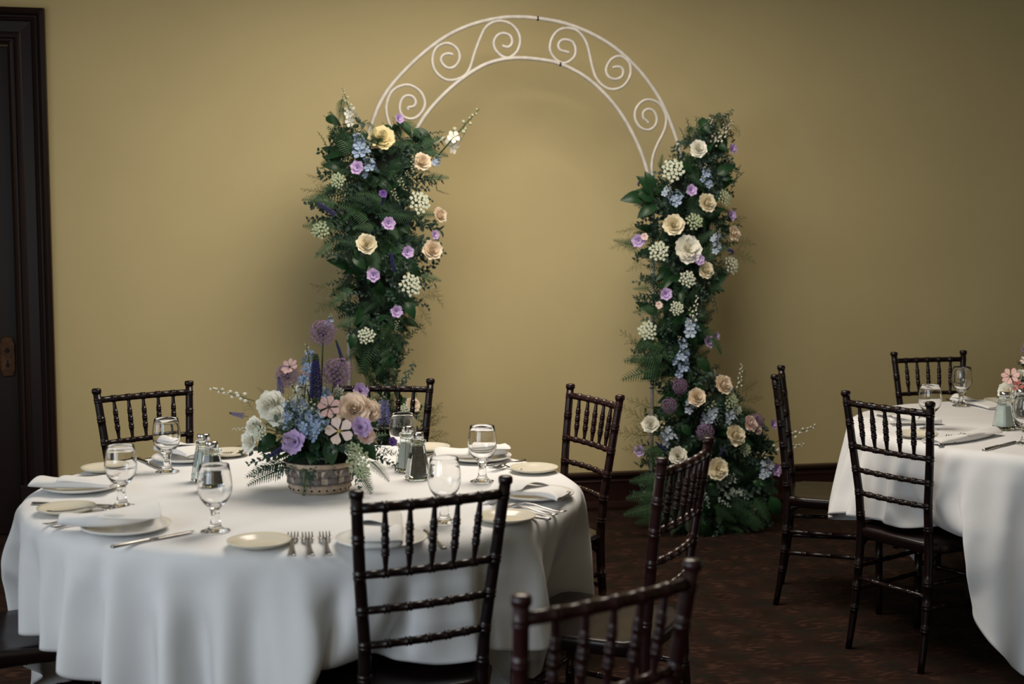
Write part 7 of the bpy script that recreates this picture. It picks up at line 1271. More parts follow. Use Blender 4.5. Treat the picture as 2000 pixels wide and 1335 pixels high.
def cup_parts(col, centre, seed, n=6):
    mb = MB()
    for i in range(n):
        petal(.42, .55, .85, .25, .06, 4, 4, .2, seed + i, .2, (i + .5) * 2 * PI / n, mb, 0)
    mb.lathe([(0, .30), (.07, .28), (.10, .20), (.08, 0), (0, -.02)], 8, 1)
    inner = mb.mesh('flower_heart', [M[col], M[centre]], True)
    outer = petal(.80, .55, .84, .34, .09, 7, 6, .15, seed, .2).mesh('petal', M[col], True)
    return inner, outer, n
def open_parts(col, centre, seed, n):
    mb = MB()
    mb.lathe([(0, .13), (.08, .12), (.13, .07), (.13, 0), (0, -.02)], 10, 0)
    for i in range(14):
        a = i * 2.4
        mb.ball((.16 * math.cos(a), .16 * math.sin(a), .08), .025, 0)
    inner = mb.mesh('flower_heart', M[centre], True)
    outer = petal(1.0, .18, (.40 if n == 7 else .54), .05, .05, 7, 7, .14, seed, .30).mesh('petal', M[col], True)
    return inner, outer, n
FL = {
    'rose': ('rose', lambda c, s: rose_parts(c, s)),
    'peony': ('peony', lambda c, s: peony_parts(c, s)),
    'lisianthus': ('lisianthus', lambda c, s: cup_parts(c, 'violet', s)),
    'anemone': ('anemone', lambda c, s: open_parts(c, 'eye', s, 7)),
    'dogwood': ('open_flower', lambda c, s: open_parts(c, 'eyeyellow', s, 5)),
}
NFL = [0]
def flower(kind, col, parent, loc, facing, r, label=None):
    """flower > petals: the inner whorl is the part, every outer petal a sub-part"""
    NFL[0] += 1
    seed = NFL[0] % 3
    name, fn = FL[kind]
    inner, outer, n = cached((kind, col, seed), lambda: fn(col, seed + 1))
    o = obj(name, inner, parent, frame_mtx(loc, facing, NFL[0] * 1.3, r))
    o.matrix_basis = o.matrix_basis @ Matrix.Translation((0, 0, -.35))
    if label:
        o['label'] = label
    for i in range(n):
        j = ((i * 37 + seed * 11) % 10) / 10
        obj('petal', outer, o, Matrix.Rotation(i * 2 * PI / n + j * .2, 4, 'Z') @ Matrix.Rotation((j - .5) * .25, 4, 'Y'))
    return o
def allium_mesh():
    rg = random.Random(4)
    mb = MB()
    N = 150
    for i in range(N):
        z = 1 - 2 * (i + .5) / N
        a = i * 2.39996
        q = math.sqrt(1 - z * z)
        d = Vector((q * math.cos(a), q * math.sin(a), z))
        rr = .72 + .28 * rg.random()
        mb.tube([(0, 0, 0), d * rr], .010, 3, 1, False)
        x = d.orthogonal().normalized()
        y = d.cross(x)
        for k in range(6):
            b = k * PI / 3 + i
            e = x * math.cos(b) + y * math.sin(b)
            f = x * math.cos(b + 1.57) + y * math.sin(b + 1.57)
            c = d * rr
            mb.add([c, c + e * .075 + f * .024, c + e * .16 + d * .05, c + e * .075 - f * .024], [(0, 1, 2, 3)], 0)
    mb.ball((0, 0, 0), .12, 1)
    return mb.mesh('allium', [M['allium'], M['stem']], False)
def lace_mesh(col, seed, dome=.45, loose=1.0):
    rg = random.Random(seed)
    mb = MB()
    N = 26
    for i in range(N):
        rr = math.sqrt((i + .5) / N)
        a = i * 2.39996
        c = Vector((rr * math.cos(a), rr * math.sin(a), dome * (1 - rr * rr) + .06 * rg.random())) * .88
        mb.tube([(0, 0, -.55), c * .6 + Vector((0, 0, -.12)), c], .012, 3, 1, False)
        for k in range(9):
            q = .125 * math.sqrt((k + .5) / 9) * loose
            b = k * 2.4 + i
            p = c + Vector((q * math.cos(b), q * math.sin(b), .03 - q * .15 + .02 * rg.random()))
            s = .050 + .016 * rg.random()
            vs = [p + Vector((0, 0, .018))] + [p + Vector((s * math.cos(t * PI / 3), s * math.sin(t * PI / 3), -.008)) for t in range(6)]
            mb.add(vs, [(0, 1 + t, 1 + (t + 1) % 6) for t in range(6)], 0)
    return mb.mesh('lace_flower', [M[col], M['stem']], False)
def spike_mesh(col, seed, n=150, r0=.11, bend=0.0, tipgreen=True):
    """dense tapering flower spike along +X, unit length"""
    rg = random.Random(seed)
    mb = MB()
    P = lambda t: Vector((t if not bend else math.sin(bend * t) / bend, 0, 0 if not bend else -(1 - math.cos(bend * t)) / bend))
    mb.tube([P(-.25 + 1.25 * i / 8) for i in range(9)], [.018] * 8 + [.008], 5, 1)
    for i in range(n):
        t = i / n
        a = i * 2.4
        r = r0 * (1 - t) ** .55 * (.8 + .3 * rg.random()) + .012
        c = P(t)
        d = Vector((.35, math.cos(a), math.sin(a))).normalized()
        x = d.orthogonal().normalized() * .026
        y = d.cross(x).normalized() * .026
        e = c + d * r
        mb.add([c + d * r * .3, e + x, e + y, e - x, e - y, e + d * .03], [(0, 1, 2), (0, 2, 3), (0, 3, 4), (0, 4, 1), (5, 2, 1), (5, 3, 2), (5, 4, 3), (5, 1, 4)], 1 if (tipgreen and t > .86) else 0)
    return mb.mesh('flower_spike', [M[col], M['stem']], False)
def floret_mb(r, seed):
    mb = MB()
    for i in range(5):
        petal(1, .30, .55, .1, .06, 3, 3, .1, seed + i, .2, i * 2 * PI / 5, mb)
    mb.ball((0, 0, .12), .14, 1)
    mb.tube([(0, 0, -.7), (0, 0, 0)], [.06, .14], 4, 2, False)
    return mb.xf(Matrix.Scale(r, 4))
def delphinium_mesh(col, seed, n=11, open_=.7, fr=.16):
    """loose spire of five-petalled florets with buds at the tip, along +X"""
    rg = random.Random(seed)
    mb = MB()
    mb.tube([(-.3, 0, 0), (.3, 0, .02), (.7, 0, .01), (1, 0, -.02)], [.016, .014, .010, .006], 5, 2)
    for i in range(n):
        t = (i + .3) / n
        a = i * 2.4 + rg.random()
        d = Vector((.25, math.cos(a), math.sin(a))).normalized()
        c = Vector((t, 0, .01))
        ln = .13 * (1.15 - t)
        mb.tube([c, c + d * ln], .006, 3, 2, False)
        if t < open_:
            mb.merge(floret_mb(fr * (1.1 - .6 * t), seed + i), frame_mtx(c + d * ln, d, a))
        else:
            mb.ball(c + d * ln, .045 * (1.25 - t) + .012, 3)
    return mb.mesh('delphinium', [M[col], M['white'], M['stem'], M['bud']], True)
def budspray_mesh(seed, col='bud', n=12):
    rg = random.Random(seed)
    mb = MB()
    mb.tube([(0, 0, 0), (.4, .02, .05), (.75, .0, .03), (1, -.02, -.05)], [.012, .010, .008, .004], 4, 1)
    for i in range(n):
        t = .30 + .7 * i / n
        a = i * 2.4
        c = Vector((t, 0, .04))
        d = Vector((.5, math.cos(a), math.sin(a))).normalized()
        ln = .10 * (1.3 - t)
        mb.tube([c, c + d * ln], .005, 3, 1, False)
        mb.ball(c + d * ln, .034 * (1.35 - .7 * t), 0)
    return mb.mesh('bud_spray', [M[col], M['stem']], True)
def fern_mesh(col, seed, pairs=15, droop=.35, width=.30):
    """frond along +X: rachis with two rows of toothed leaflets"""
    rg = random.Random(seed)
    mb = MB()
    P = lambda t: Vector((t * (1 - .10 * droop * t), .05 * math.sin(2 * t + seed), .10 * math.sin(t * PI) * droop - droop * .42 * t * t))
    mb.tube([P(i / 8) for i in range(9)], [.010 - .0008 * i for i in range(9)], 4, 1, False)
    for k in range(pairs):
        t = .10 + .88 * k / pairs
        w = width * (1 - t) ** .75 * min(1, .55 + 2.2 * t) + .015
        for s in (-1, 1):
            c = P(t)
            d = Vector((.52, s, -.12 + .15 * (rg.random() - .5))).normalized()
            L = w * (.92 + .16 * rg.random())
            f = Vector((1, -s * .3, .1)).normalized()
            hw = .028 * (1 - .35 * t)
            rows = []
            m = 5
            vs, fs = [], []
            for i in range(m + 1):
                q = i / m
                ww = hw * (1 - q) ** .7 * (1.0 if i % 2 == 0 else .45) + .002
                b = c + d * L * q + Vector((0, 0, -.06 * L * q * q))
                vs += [b - f * ww + d * .012 * (i % 2), b + Vector((0, 0, .004)), b + f * ww + d * .012 * (i % 2)]
            for i in range(m):
                o = i * 3
                fs += [(o, o + 3, o + 4, o + 1), (o + 1, o + 4, o + 5, o + 2)]
            mb.add(vs, fs, 0)
    return mb.mesh('fern_frond', [M[col], M['stem']], False)
def leaf_mb(L, W, fold=.18, curl=.2, mb=None, mtx=None, mi=0, n=6, wave=0):
    rows = []
    for i in range(n + 1):
        t = i / n
        w = W / 2 * (math.sin(PI * min(1, t ** .8)) ** .8) * (1 - .15 * t) + .0005
        z = L * curl * (.25 * math.sin(t * PI) - t * t * .5)
        rows.append([(L * t, -w, z + fold * w + wave * w * math.sin(9 * t)), (L * t, -w * .5, z + fold * w * .35), (L * t, 0, z), (L * t, w * .5, z + fold * w * .35), (L * t, w, z + fold * w - wave * w * math.sin(8 * t))])
    if mtx:
        rows = [[mtx @ Vector(p) for p in r] for r in rows]
    mb = mb or MB()
    mb.grid(rows, mi)
    return mb
def leaf_mesh(col, seed):
    mb = leaf_mb(1, .52, .25, .35, wave=.05 * seed)
    mb.tube([(-.18, 0, .0), (0, 0, 0)], .014, 4, 1)
    return mb.mesh('broad_leaf', [M[col], M['stem']], True)
def sprig_mesh(col, seed, n=13, lw=.17, ll=.20, narrow=False):
    rg = random.Random(seed)
    mb = MB()
    P = lambda t: Vector((t, .06 * math.sin(3 * t + seed), .06 * math.sin(2.5 * t) - .12 * t * t))
    mb.tube([P(i / 6) for i in range(7)], [.012 - .0012 * i for i in range(7)], 4, 1, False)
    for i in range(n):
        t = .12 + .86 * i / (n - 1)
        a = i * 2.4 + rg.random() * .6
        d = Vector((.55, math.cos(a), math.sin(a) * .7 + .1)).normalized()
        up = Vector((0, 0, 1)) + Vector((rg.random() - .5, rg.random() - .5, 0)) * .8
        y = up.cross(d).normalized()
        z = d.cross(y)
        c = P(t)
        s = (1.1 - .5 * t)
        mtx = Matrix(((d.x, y.x, z.x, c.x), (d.y, y.y, z.y, c.y), (d.z, y.z, z.z, c.z), (0, 0, 0, 1)))
        leaf_mb(ll * s, lw * s * (.45 if narrow else .75), .2, .25, mb, mtx, 0, 4)
    return mb.mesh('leafy_sprig', [M[col], M['stem']], True)
def wisp_mesh(seed, n=26):
    """asparagus fern: fine branching threads along +X"""
    rg = random.Random(seed)
    mb = MB()
    P = lambda t: Vector((t, .10 * math.sin(2.2 * t + seed), .08 * math.sin(3 * t) - .15 * t * t))
    mb.tube([P(i / 6) for i in range(7)], [.006 - .0006 * i for i in range(7)], 3, 0, False)
    for i in range(n):
        t = .1 + .88 * i / n
        a = i * 2.4 + rg.random()
        d = Vector((.75, math.cos(a), .6 * math.sin(a))).normalized()
        L = .30 * (1.1 - t) * (.7 + .6 * rg.random())
        c = P(t)
        e = c + d * L + Vector((0, 0, -.03))
        mb.tube([c, (c + e) / 2 + Vector((0, 0, .015)), e], [.0035, .003, .002], 3, 0, False)
        for k in range(6):
            q = c.lerp(e, .25 + .13 * k)
            d2 = (d + Vector((rg.random() - .5, rg.random() - .5, rg.random() - .5)) * 1.5).normalized()
            mb.tube([q, q + d2 * L * .30], [.0028, .0015], 3, 0, False)
    return mb.mesh('asparagus_fern', M['wisp'], False)

def dir_mtx(loc, xd, up, s):
    x = Vector(xd).normalized()
    y = Vector(up).cross(x)
    if y.length < 1e-4:
        y = x.orthogonal()
    y.normalize()
    z = x.cross(y)
    sx, sy, sz = (s, s, s) if not hasattr(s, '__len__') else s
    l = Vector(loc)
    return Matrix(((x.x * sx, y.x * sy, z.x * sz, l.x), (x.y * sx, y.y * sy, z.y * sz, l.y), (x.z * sx, y.z * sy, z.z * sz, l.z), (0, 0, 0, 1)))
def leafy(kind, parent, base, tip, up, rg, wide=1.0):
    """place one foliage piece from base to tip"""
    d = Vector(tip) - Vector(base)
    if kind == 'leaf' and d.length > .115:
        base = Vector(tip) - d.normalized() * .115
        d = Vector(tip) - base
    s = rg.randrange(3)
    key = (kind, s)
    makers = {
        'fern': ('fern_frond', lambda: fern_mesh('fern', s + 1, 16, .3 + .15 * s)),
        'darkfern': ('fern_frond', lambda: fern_mesh('fern2', s + 5, 15, .25 + .15 * s)),
        'leaf': ('broad_leaf', lambda: leaf_mesh('salal', s)),
        'sprig': ('leafy_sprig', lambda: sprig_mesh('sprig', s)),
        'darksprig': ('leafy_sprig', lambda: sprig_mesh('sprig2', s + 3, 15)),
        'narrow': ('leafy_sprig', lambda: sprig_mesh('sprig2', s + 7, 18, .14, .22, True)),
        'silver': ('silvery_sprig', lambda: sprig_mesh('silver', s + 11, 12, .2, .2)),
        'silversprig': ('leafy_sprig', lambda: sprig_mesh('greygreen', s + 15, 14, .16, .17)),
        'wisp': ('asparagus_fern', lambda: wisp_mesh(s)),
        'buds': ('bud_spray', lambda: budspray_mesh(s)),
        'palebuds': ('bud_spray', lambda: budspray_mesh(s + 3, 'white', 14)),
        'delph': ('delphinium', lambda: delphinium_mesh('blue', s * 7 + 1)),
        'paledelph': ('delphinium', lambda: delphinium_mesh('paleblue', s * 7 + 2, 12, .6)),
        'whitedelph': ('delphinium', lambda: delphinium_mesh('white', s * 7 + 2, 14, .35, .12)),
        'spike': ('veronica_spike', lambda: spike_mesh('indigo', s, 170, .085)),
        'arcspike': ('veronica_spike', lambda: spike_mesh('indigo', s, 150, .075, 2.6)),
        'lavspike': ('veronica_spike', lambda: spike_mesh('lavender', s, 120, .17)),
        'twig': ('dark_twig', lambda: sprig_mesh('sprig2', s + 21, 16, .10, .09)),
    }
    name, fn = makers[kind]
    me = cached(key, fn)
    L = d.length
    return obj(name, me, parent, dir_mtx(base, d, up, (L, L * wide, L * wide)))
def head(kind, col, parent, loc, facing, r):
    if kind == 'allium':
        me = cached('allium', allium_mesh); name = 'allium'
    else:
        NFL[0] += 1
        s = NFL[0] % 3
        me = cached(('lace', col, s), lambda: lace_mesh(col, s)); name = 'lace_flower'
    return obj(name, me, parent, frame_mtx(loc, facing, NFL[0], r))

# ------------------------------------------------------------------ wrought iron arch
ARCH_N = .52
def at_wall(u, w, n):
    """photo point on the plane parallel to the back wall, n in front of it"""
    d = ray(u, w)
    p0 = wall_pt(0, n)
    k = ((p0 - Vector((0, 0, EYE))).dot(EN)) / d.dot(EN)
    return Vector((0, 0, EYE)) + d * k
arch_base = at_wall(1016, 1000, ARCH_N); arch_base.z = 0
arch = empty('garden_arch', arch_base, 0)
tag(arch, 'white wrought iron garden arch with spiral scrolls against the ochre wall', 'arch')
def arch_path(pts, n=4):
    return smooth_path([at_wall(u, w, ARCH_N) - arch_base for u, w in pts], n)
def arch_tube(name, pts, r, down=(False, False), m='iron'):
    P = arch_path(pts)
    if down[0]:
        P = [Vector((P[0].x, P[0].y, 0))] + P
    if down[1]:
        P = P + [Vector((P[-1].x, P[-1].y, 0))]
    mb = MB(); mb.tube(P, r, 10)
    return obj(name, mb.mesh(name, M[m], True, True), arch)
arch_tube('outer_tube', [(682, 700), (682, 560), (686, 450), (697, 350), (716, 272), (748, 190), (800, 128), (860, 78), (915, 50), (970, 36), (1012, 33), (1052, 36), (1105, 46), (1160, 68), (1210, 100), (1255, 145), (1290, 195), (1312, 245), (1327, 292), (1342, 370), (1350, 470), (1352, 580), (1352, 700)], .0098, (True, True))
arch_tube('inner_tube', [(757, 720), (757, 560), (762, 450), (775, 360), (795, 290), (815, 250), (840, 213), (880, 172), (930, 135), (968, 119), (1012, 113), (1060, 117), (1095, 125), (1140, 148), (1180, 182), (1215, 225), (1245, 280), (1263, 330), (1273, 380), (1276, 450), (1275, 560), (1274, 700)], .0098, (True, True))
Z7 = lambda pts: [(660 + x / 2.778, y / 2.778) for x, y in pts]
arch_tube('scroll', Z7([(625, 297), (600, 290), (570, 300), (558, 325), (575, 355), (605, 370), (640, 355), (660, 315), (650, 270), (612, 238), (570, 238), (530, 265), (512, 320), (525, 380), (570, 425), (620, 435), (680, 415), (715, 370), (740, 290), (770, 210), (800, 150), (845, 120), (895, 115), (945, 135), (980, 180), (988, 230), (970, 280), (930, 312), (890, 305), (855, 270), (845, 230), (865, 192), (900, 180), (935, 195), (945, 230), (925, 255), (890, 248)]), .0075)
arch_tube('scroll', Z7([(1255, 285), (1235, 280), (1205, 270), (1195, 245), (1210, 220), (1240, 215), (1275, 230), (1290, 270), (1280, 310), (1240, 340), (1200, 335), (1160, 295), (1150, 250), (1165, 200), (1200, 162), (1250, 153), (1300, 168), (1340, 215), (1360, 270), (1375, 340), (1400, 420), (1445, 470), (1495, 485), (1550, 465), (1585, 410), (1585, 350), (1555, 315), (1520, 305), (1480, 325), (1455, 375), (1468, 415), (1505, 430), (1540, 415), (1548, 385), (1535, 365), (1510, 362), (1490, 368)]), .0075)
arch_tube('scroll', Z7([(1685, 667), (1675, 655), (1658, 640), (1657, 610), (1680, 592), (1710, 600), (1730, 635), (1722, 680), (1685, 705), (1640, 690), (1612, 640), (1620, 585), (1655, 548), (1695, 541), (1740, 560), (1770, 600), (1782, 650), (1770, 710), (1735, 780), (1712, 840), (1703, 900), (1708, 960), (1712, 1010)]), .0075)
arch_tube('scroll', Z7([(380, 598), (382, 583), (412, 576), (422, 550), (403, 523), (368, 520), (343, 545), (335, 590), (350, 628), (390, 645), (430, 633), (465, 590), (470, 545), (445, 495), (390, 462), (335, 468), (290, 500), (265, 560), (263, 610), (275, 660), (295, 710), (318, 770)]), .0075)
for u, w in ((1050, 36), (1094, 125)):
    p = at_wall(u, w, ARCH_N) - arch_base
    mb = MB(); mb.tube([p - E1 * .004, p + E1 * .004], .0112, 10)
    obj('joint_gap', mb.mesh('joint_gap', M['leg'], True, True), arch)
for u0, u1, zz in ((682, 757, .35), (1275, 1352, .35)):
    a, b = at_wall(u0, 700, ARCH_N), at_wall(u1, 700, ARCH_N)
    a.z = b.z = zz
    mb = MB(); mb.tube([a - arch_base, b - arch_base], .007, 8)
    obj('cross_bar', mb.mesh('cross_bar', M['iron'], True, True), arch)

# ------------------------------------------------------------------ garlands on the arch
def extent(poly, w):
    xs = []
    for i in range(len(poly)):
        (x0, y0), (x1, y1) = poly[i], poly[(i + 1) % len(poly)]
        if (y0 <= w < y1) or (y1 <= w < y0):
            xs.append(x0 + (x1 - x0) * (w - y0) / (y1 - y0))
    return (min(xs), max(xs)) if len(xs) > 1 else None
class Garland:
    """floral mass built around a point source: poly is its outline in the photo, depth its half thickness"""
    def __init__(s, name, base_px, poly, n0, depth, label, cat, seed, group=None):
        b = at_wall(base_px[0], base_px[1], n0)
        s.root = empty(name, b)
        tag(s.root, label, cat, group)
        s.poly, s.n0, s.D, s.rg = poly, n0, depth, random.Random(seed)
        s.y0, s.y1 = min(p[1] for p in poly), max(p[1] for p in poly)
        s.loc = b
    def place(s, u, w, n):
        return at_wall(u, w, n) - s.loc
    def lateral(s, u, w):
        e = extent(s.poly, min(max(w, s.y0 + 1), s.y1 - 1))
        if not e:
            return 0, (s.poly[0][0], s.poly[0][0])
        return max(-1, min(1, 2 * (u - e[0]) / max(1, e[1] - e[0]) - 1)), e
    def fill(s, kinds, N, lo=.08, hi=.28, core=.5, wide=1.0, y0=None, y1=None, q0=-.25, up_bias=0.0):
        k = 0
        while k < N:
            w = s.rg.uniform(y0 or s.y0, y1 or s.y1)
            e = extent(s.poly, w)
            if not e:
                continue
            u = s.rg.uniform(*e)
            sl, _ = s.lateral(u, w)
            c = (e[0] + e[1]) / 2
            f = math.sqrt(max(0, 1 - sl * sl))
            q = q0 + (1.12 - q0) * math.sqrt(s.rg.random())
            tip = s.place(u, w, s.n0 + s.D * f * q)
            bu = c + (u - c) * s.rg.uniform(core * .3, core) + s.rg.uniform(-22, 22)
            bw = w + s.rg.uniform(-40, 50) * (1 - up_bias) + 60 * up_bias * s.rg.random()
            base = s.place(bu, bw, s.n0 + s.D * f * q * .6)
            d = tip - base
            L = d.length
            if L < .01:
                continue
            L2 = max(lo, min(hi, L))
            base = tip - d * (L2 / L)
            up = EN + Vector((s.rg.uniform(-.7, .7), s.rg.uniform(-.3, .3), s.rg.uniform(0, .9)))
            leafy(s.rg.choice(kinds), s.root, base, tip, up, s.rg, wide)
            k += 1
    def bit(s, kind, a, b, n=None, wide=1.0, nb=None):
        """one explicit piece from photo point a to photo point b"""
        sl, _ = s.lateral(*a)
        n1 = s.n0 + s.D * (.8 if n is None else n)
        p, q = s.place(a[0], a[1], n1 - .02), s.place(b[0], b[1], s.n0 + s.D * (nb if nb is not None else (.9 if n is None else n)))
        return leafy(kind, s.root, p, q, EN + Vector((s.rg.uniform(-.3, .3), 0, .35)), s.rg, wide)
    def bloom(s, kind, col, u, w, rpx, face=(0, 0), n=1.0, label=None):
        sl, e = s.lateral(u, w)
        f = math.sqrt(max(.15, 1 - sl * sl))
        p = s.place(u, w, s.n0 + s.D * f * n + .015)
        mpp = (p + s.loc).y / FPX
        d = EN + E1 * (sl * .55 + face[0]) + Vector((0, 0, .22 + face[1]))
        if kind in ('allium', 'lace'):
            h = head(kind, col, s.root, p, d, rpx * mpp)
            if label: h['label'] = label
        else:
            flower(kind, col, s.root, p, d, rpx * mpp, label)
    def moss(s, ws):
        """dark foam and moss core that the stems are pushed into"""
        mb = MB()
        rows = []
        for w in ws:
            e = extent(s.poly, w)
            c, h = (e[0] + e[1]) / 2, (e[1] - e[0]) / 2
            rows.append([s.place(c + h * .42 * math.cos(a), w, s.n0 + s.D * .35 * math.sin(a)) for a in [2 * PI * i / 14 for i in range(14)]])
        mb.grid(rows, 0, True)
        mb.f.append(tuple(range(14))); mb.mi.append(0)
        mb.f.append(tuple((len(rows) - 1) * 14 + i for i in range(14))); mb.mi.append(0)
        obj('moss_core', mb.mesh('moss_core', M['foam'], True, True), s.root)

GL = Garland('floral_garland', (740, 500), [(655, 235), (720, 262), (800, 262), (872, 262), (880, 345), (868, 420), (872, 480), (858, 560), (830, 625), (800, 680), (772, 738), (715, 738), (690, 690), (660, 640), (640, 585), (632, 540), (605, 480), (590, 400), (618, 345), (615, 300)], ARCH_N + .02, .17,
             'tall garland of ferns, roses and lilac flowers on the left leg of the arch', 'flowers', 21, 'floral garlands on the white arch')
GL.moss([290, 340, 400, 460, 520, 580, 640])
GL.fill(['darkfern', 'darksprig', 'leaf', 'narrow', 'darkfern'], 230, .09, .26, .5, 1, q0=-.5)
GL.fill(['fern', 'darkfern', 'fern'], 120, .13, .30, .5)
GL.fill(['sprig', 'darksprig', 'narrow'], 90, .09, .20, .6)
GL.fill(['sprig', 'silversprig', 'fern'], 34, .08, .17, .6, q0=.75)
GL.fill(['leaf'], 30, .06, .13, .6)
GL.fill(['wisp'], 12, .14, .28, .6, 1.0)
for a, b in [((700, 300), (640, 240)), ((690, 290), (668, 252)), ((660, 400), (586, 386)), ((660, 440), (588, 437)), ((650, 470), (612, 502)), ((820, 290), (872, 262)), ((820, 300), (880, 298)), ((830, 350), (880, 345)), ((730, 640), (700, 735)), ((745, 640), (745, 740)), ((755, 640), (785, 690)), ((755, 620), (795, 650)), ((700, 620), (652, 640)), ((720, 660), (675, 712)), ((750, 680), (778, 735)), ((690, 560), (640, 600)), ((820, 540), (865, 548))]:
    GL.bit('fern', a, b, .7)
for a, b in [((650, 560), (606, 552)), ((660, 580), (618, 612)), ((640, 350), (600, 338)), ((810, 590), (850, 580)), ((810, 600), (848, 630)), ((800, 620), (838, 650)), ((640, 370), (588, 366)), ((830, 570), (868, 600)), ((660, 590), (620, 590))]:
    GL.bit('wisp', a, b, .5, 1.4)
for a, b in [((690, 240), (668, 168)), ((868, 290), (936, 212))]:
    GL.bit('whitedelph', a, b, .8)
for a, b in [((705, 300), (698, 248)), ((725, 340), (716, 296)), ((850, 320), (862, 300)), ((640, 640), (648, 612))]:
    GL.bit('delph', a, b, 1.0, 1.6)
for a, b in [((655, 420), (614, 392)), ((770, 530), (762, 486)), ((745, 400), (755, 372))]:
    GL.bit('spike', a, b, 1.0)
for a, b in [((810, 290), (805, 338)), ((770, 340), (795, 375)), ((760, 360), (778, 395)), ((785, 330), (805, 350))]:
    GL.bit('buds', a, b, 1.15, 1.5)
for a, b in [((690, 500), (715, 525)), ((700, 480), (705, 515)), ((790, 590), (812, 622)), ((690, 650), (686, 682))]:
    GL.bit('leaf', a, b, 1.05, 1.2)
for a, b in [((650, 340), (622, 328)), ((640, 300), (622, 258)), ((850, 370), (878, 378)), ((800, 262), (868, 258)), ((650, 330), (630, 290))]:
    GL.bit('twig', a, b, .6)
GL.bloom('peony', 'yolk', 745, 268, 24, (0, .35), .6, 'pale yellow peony')
GL.bloom('rose', 'blush', 825, 315, 18, (-.1, .2))
GL.bloom('rose', 'cream', 716, 476, 20)
GL.bloom('rose', 'blush', 845, 487, 20, (-.2, 0))
GL.bloom('rose', 'blush', 860, 420, 16, (.2, .1), .7)
for u, w, r in [(780, 231, 10), (697, 327, 13), (759, 436, 13), (797, 492, 12), (729, 537, 13), (775, 608, 12), (850, 458, 9)]:
    GL.bloom('lisianthus', 'lilac', u, w, r, (0, -.05), 1.12)
GL.bloom('lisianthus', 'violet', 748, 378, 8)
for u, w, r, c in [(660, 352, 17, 'lacegreen'), (626, 449, 20, 'lacegreen'), (818, 396, 25, 'lace'), (801, 557, 25, 'lace'), (716, 656, 19, 'lace')]:
    GL.bloom('lace', c, u, w, r, (0, .05), 1.05)
GL.bit('buds', (778, 615), (772, 648), 1.15, 1.2)

GR = Garland('floral_garland', (1330, 500), [(1300, 308), (1330, 270), (1365, 245), (1425, 240), (1440, 290), (1448, 350), (1440, 400), (1452, 470), (1440, 540), (1412, 590), (1395, 640), (1400, 690), (1395, 740), (1250, 740), (1222, 700), (1262, 640), (1240, 590), (1238, 520), (1215, 462), (1250, 430), (1232, 390), (1262, 345)], ARCH_N + .02, .16,
             'tall garland of white roses and lace flowers on the right leg of the arch', 'flowers', 22, 'floral garlands on the white arch')
GR.moss([330, 380, 440, 500, 560, 620, 690, 735])
GR.fill(['darkfern', 'darksprig', 'leaf', 'narrow', 'darkfern'], 220, .09, .24, .5, 1, q0=-.5)
GR.fill(['fern', 'darkfern'], 100, .12, .26, .5)
GR.fill(['sprig', 'darksprig', 'narrow'], 95, .09, .20, .6)
GR.fill(['sprig', 'silversprig', 'fern'], 34, .08, .17, .6, q0=.75)
GR.fill(['leaf'], 30, .06, .13, .6)
GR.fill(['wisp'], 12, .12, .26, .6)
for a, b in [((1300, 690), (1216, 702)), ((1300, 720), (1214, 742)), ((1280, 660), (1240, 690)), ((1270, 560), (1236, 562)), ((1280, 600), (1236, 610)), ((1250, 480), (1198, 465)), ((1290, 330), (1296, 300)), ((1370, 640), (1424, 688)), ((1380, 560), (1418, 565)), ((1300, 680), (1232, 668))]:
    GR.bit('fern', a, b, .7)
for a, b in [((1270, 385), (1214, 388)), ((1275, 380), (1248, 342)), ((1280, 390), (1238, 372)), ((1280, 400), (1246, 422)), ((1275, 370), (1262, 335)), ((1400, 340), (1435, 322)), ((1410, 350), (1432, 345)), ((1350, 640), (1382, 640)), ((1360, 700), (1390, 728)), ((1345, 650), (1360, 680))]:
    GR.bit('leaf', a, b, .9, 1.2)
for a, b in [((1240, 470), (1195, 488)), ((1250, 440), (1205, 450)), ((1400, 250), (1435, 235)), ((1420, 450), (1462, 425)), ((1430, 480), (1478, 470)), ((1425, 500), (1480, 505)), ((1250, 500), (1225, 530)), ((1275, 700), (1212, 652))]:
    GR.bit('wisp', a, b, .6, 1.3)
for a, b in [((1345, 290), (1340, 232)), ((1360, 285), (1362, 228)), ((1370, 290), (1385, 252)), ((1420, 360), (1455, 336)), ((1425, 370), (1448, 322)), ((1390, 560), (1402, 612)), ((1340, 290), (1328, 250))]:
    GR.bit('twig', a, b, .7)
for a, b in [((1390, 300), (1432, 235)), ((1395, 300), (1388, 228)), ((1380, 310), (1415, 242))]:
    GR.bit('palebuds', a, b, .7, .8)
for a, b in [((1320, 395), (1300, 365)), ((1330, 390), (1320, 368)), ((1385, 360), (1370, 344)), ((1330, 710), (1340, 665)), ((1335, 730), (1330, 690)), ((1340, 680), (1325, 655)), ((1380, 350), (1378, 318))]:
    GR.bit('delph', a, b, 1.1, 1.5)
for a, b in [((1395, 470), (1408, 445)), ((1400, 490), (1398, 458)), ((1352, 650), (1348, 598)), ((1300, 380), (1310, 352))]:
    GR.bit('paledelph', a, b, 1.1, 1.3)
GR.bit('arcspike', (1270, 352), (1234, 350), .9)
GR.bit('arcspike', (1420, 488), (1455, 490), .9)
GR.bit('palebuds', (1350, 655), (1362, 575), 1.15, .8)
GR.bloom('rose', 'white', 1364, 290, 17)
GR.bloom('rose', 'cream', 1382, 396, 19)
GR.bloom('rose', 'cream', 1316, 439, 21)
GR.bloom('peony', 'white', 1344, 486, 26)
GR.bloom('rose', 'cream', 1379, 527, 17)
GR.bloom('rose', 'blush', 1434, 455, 15)
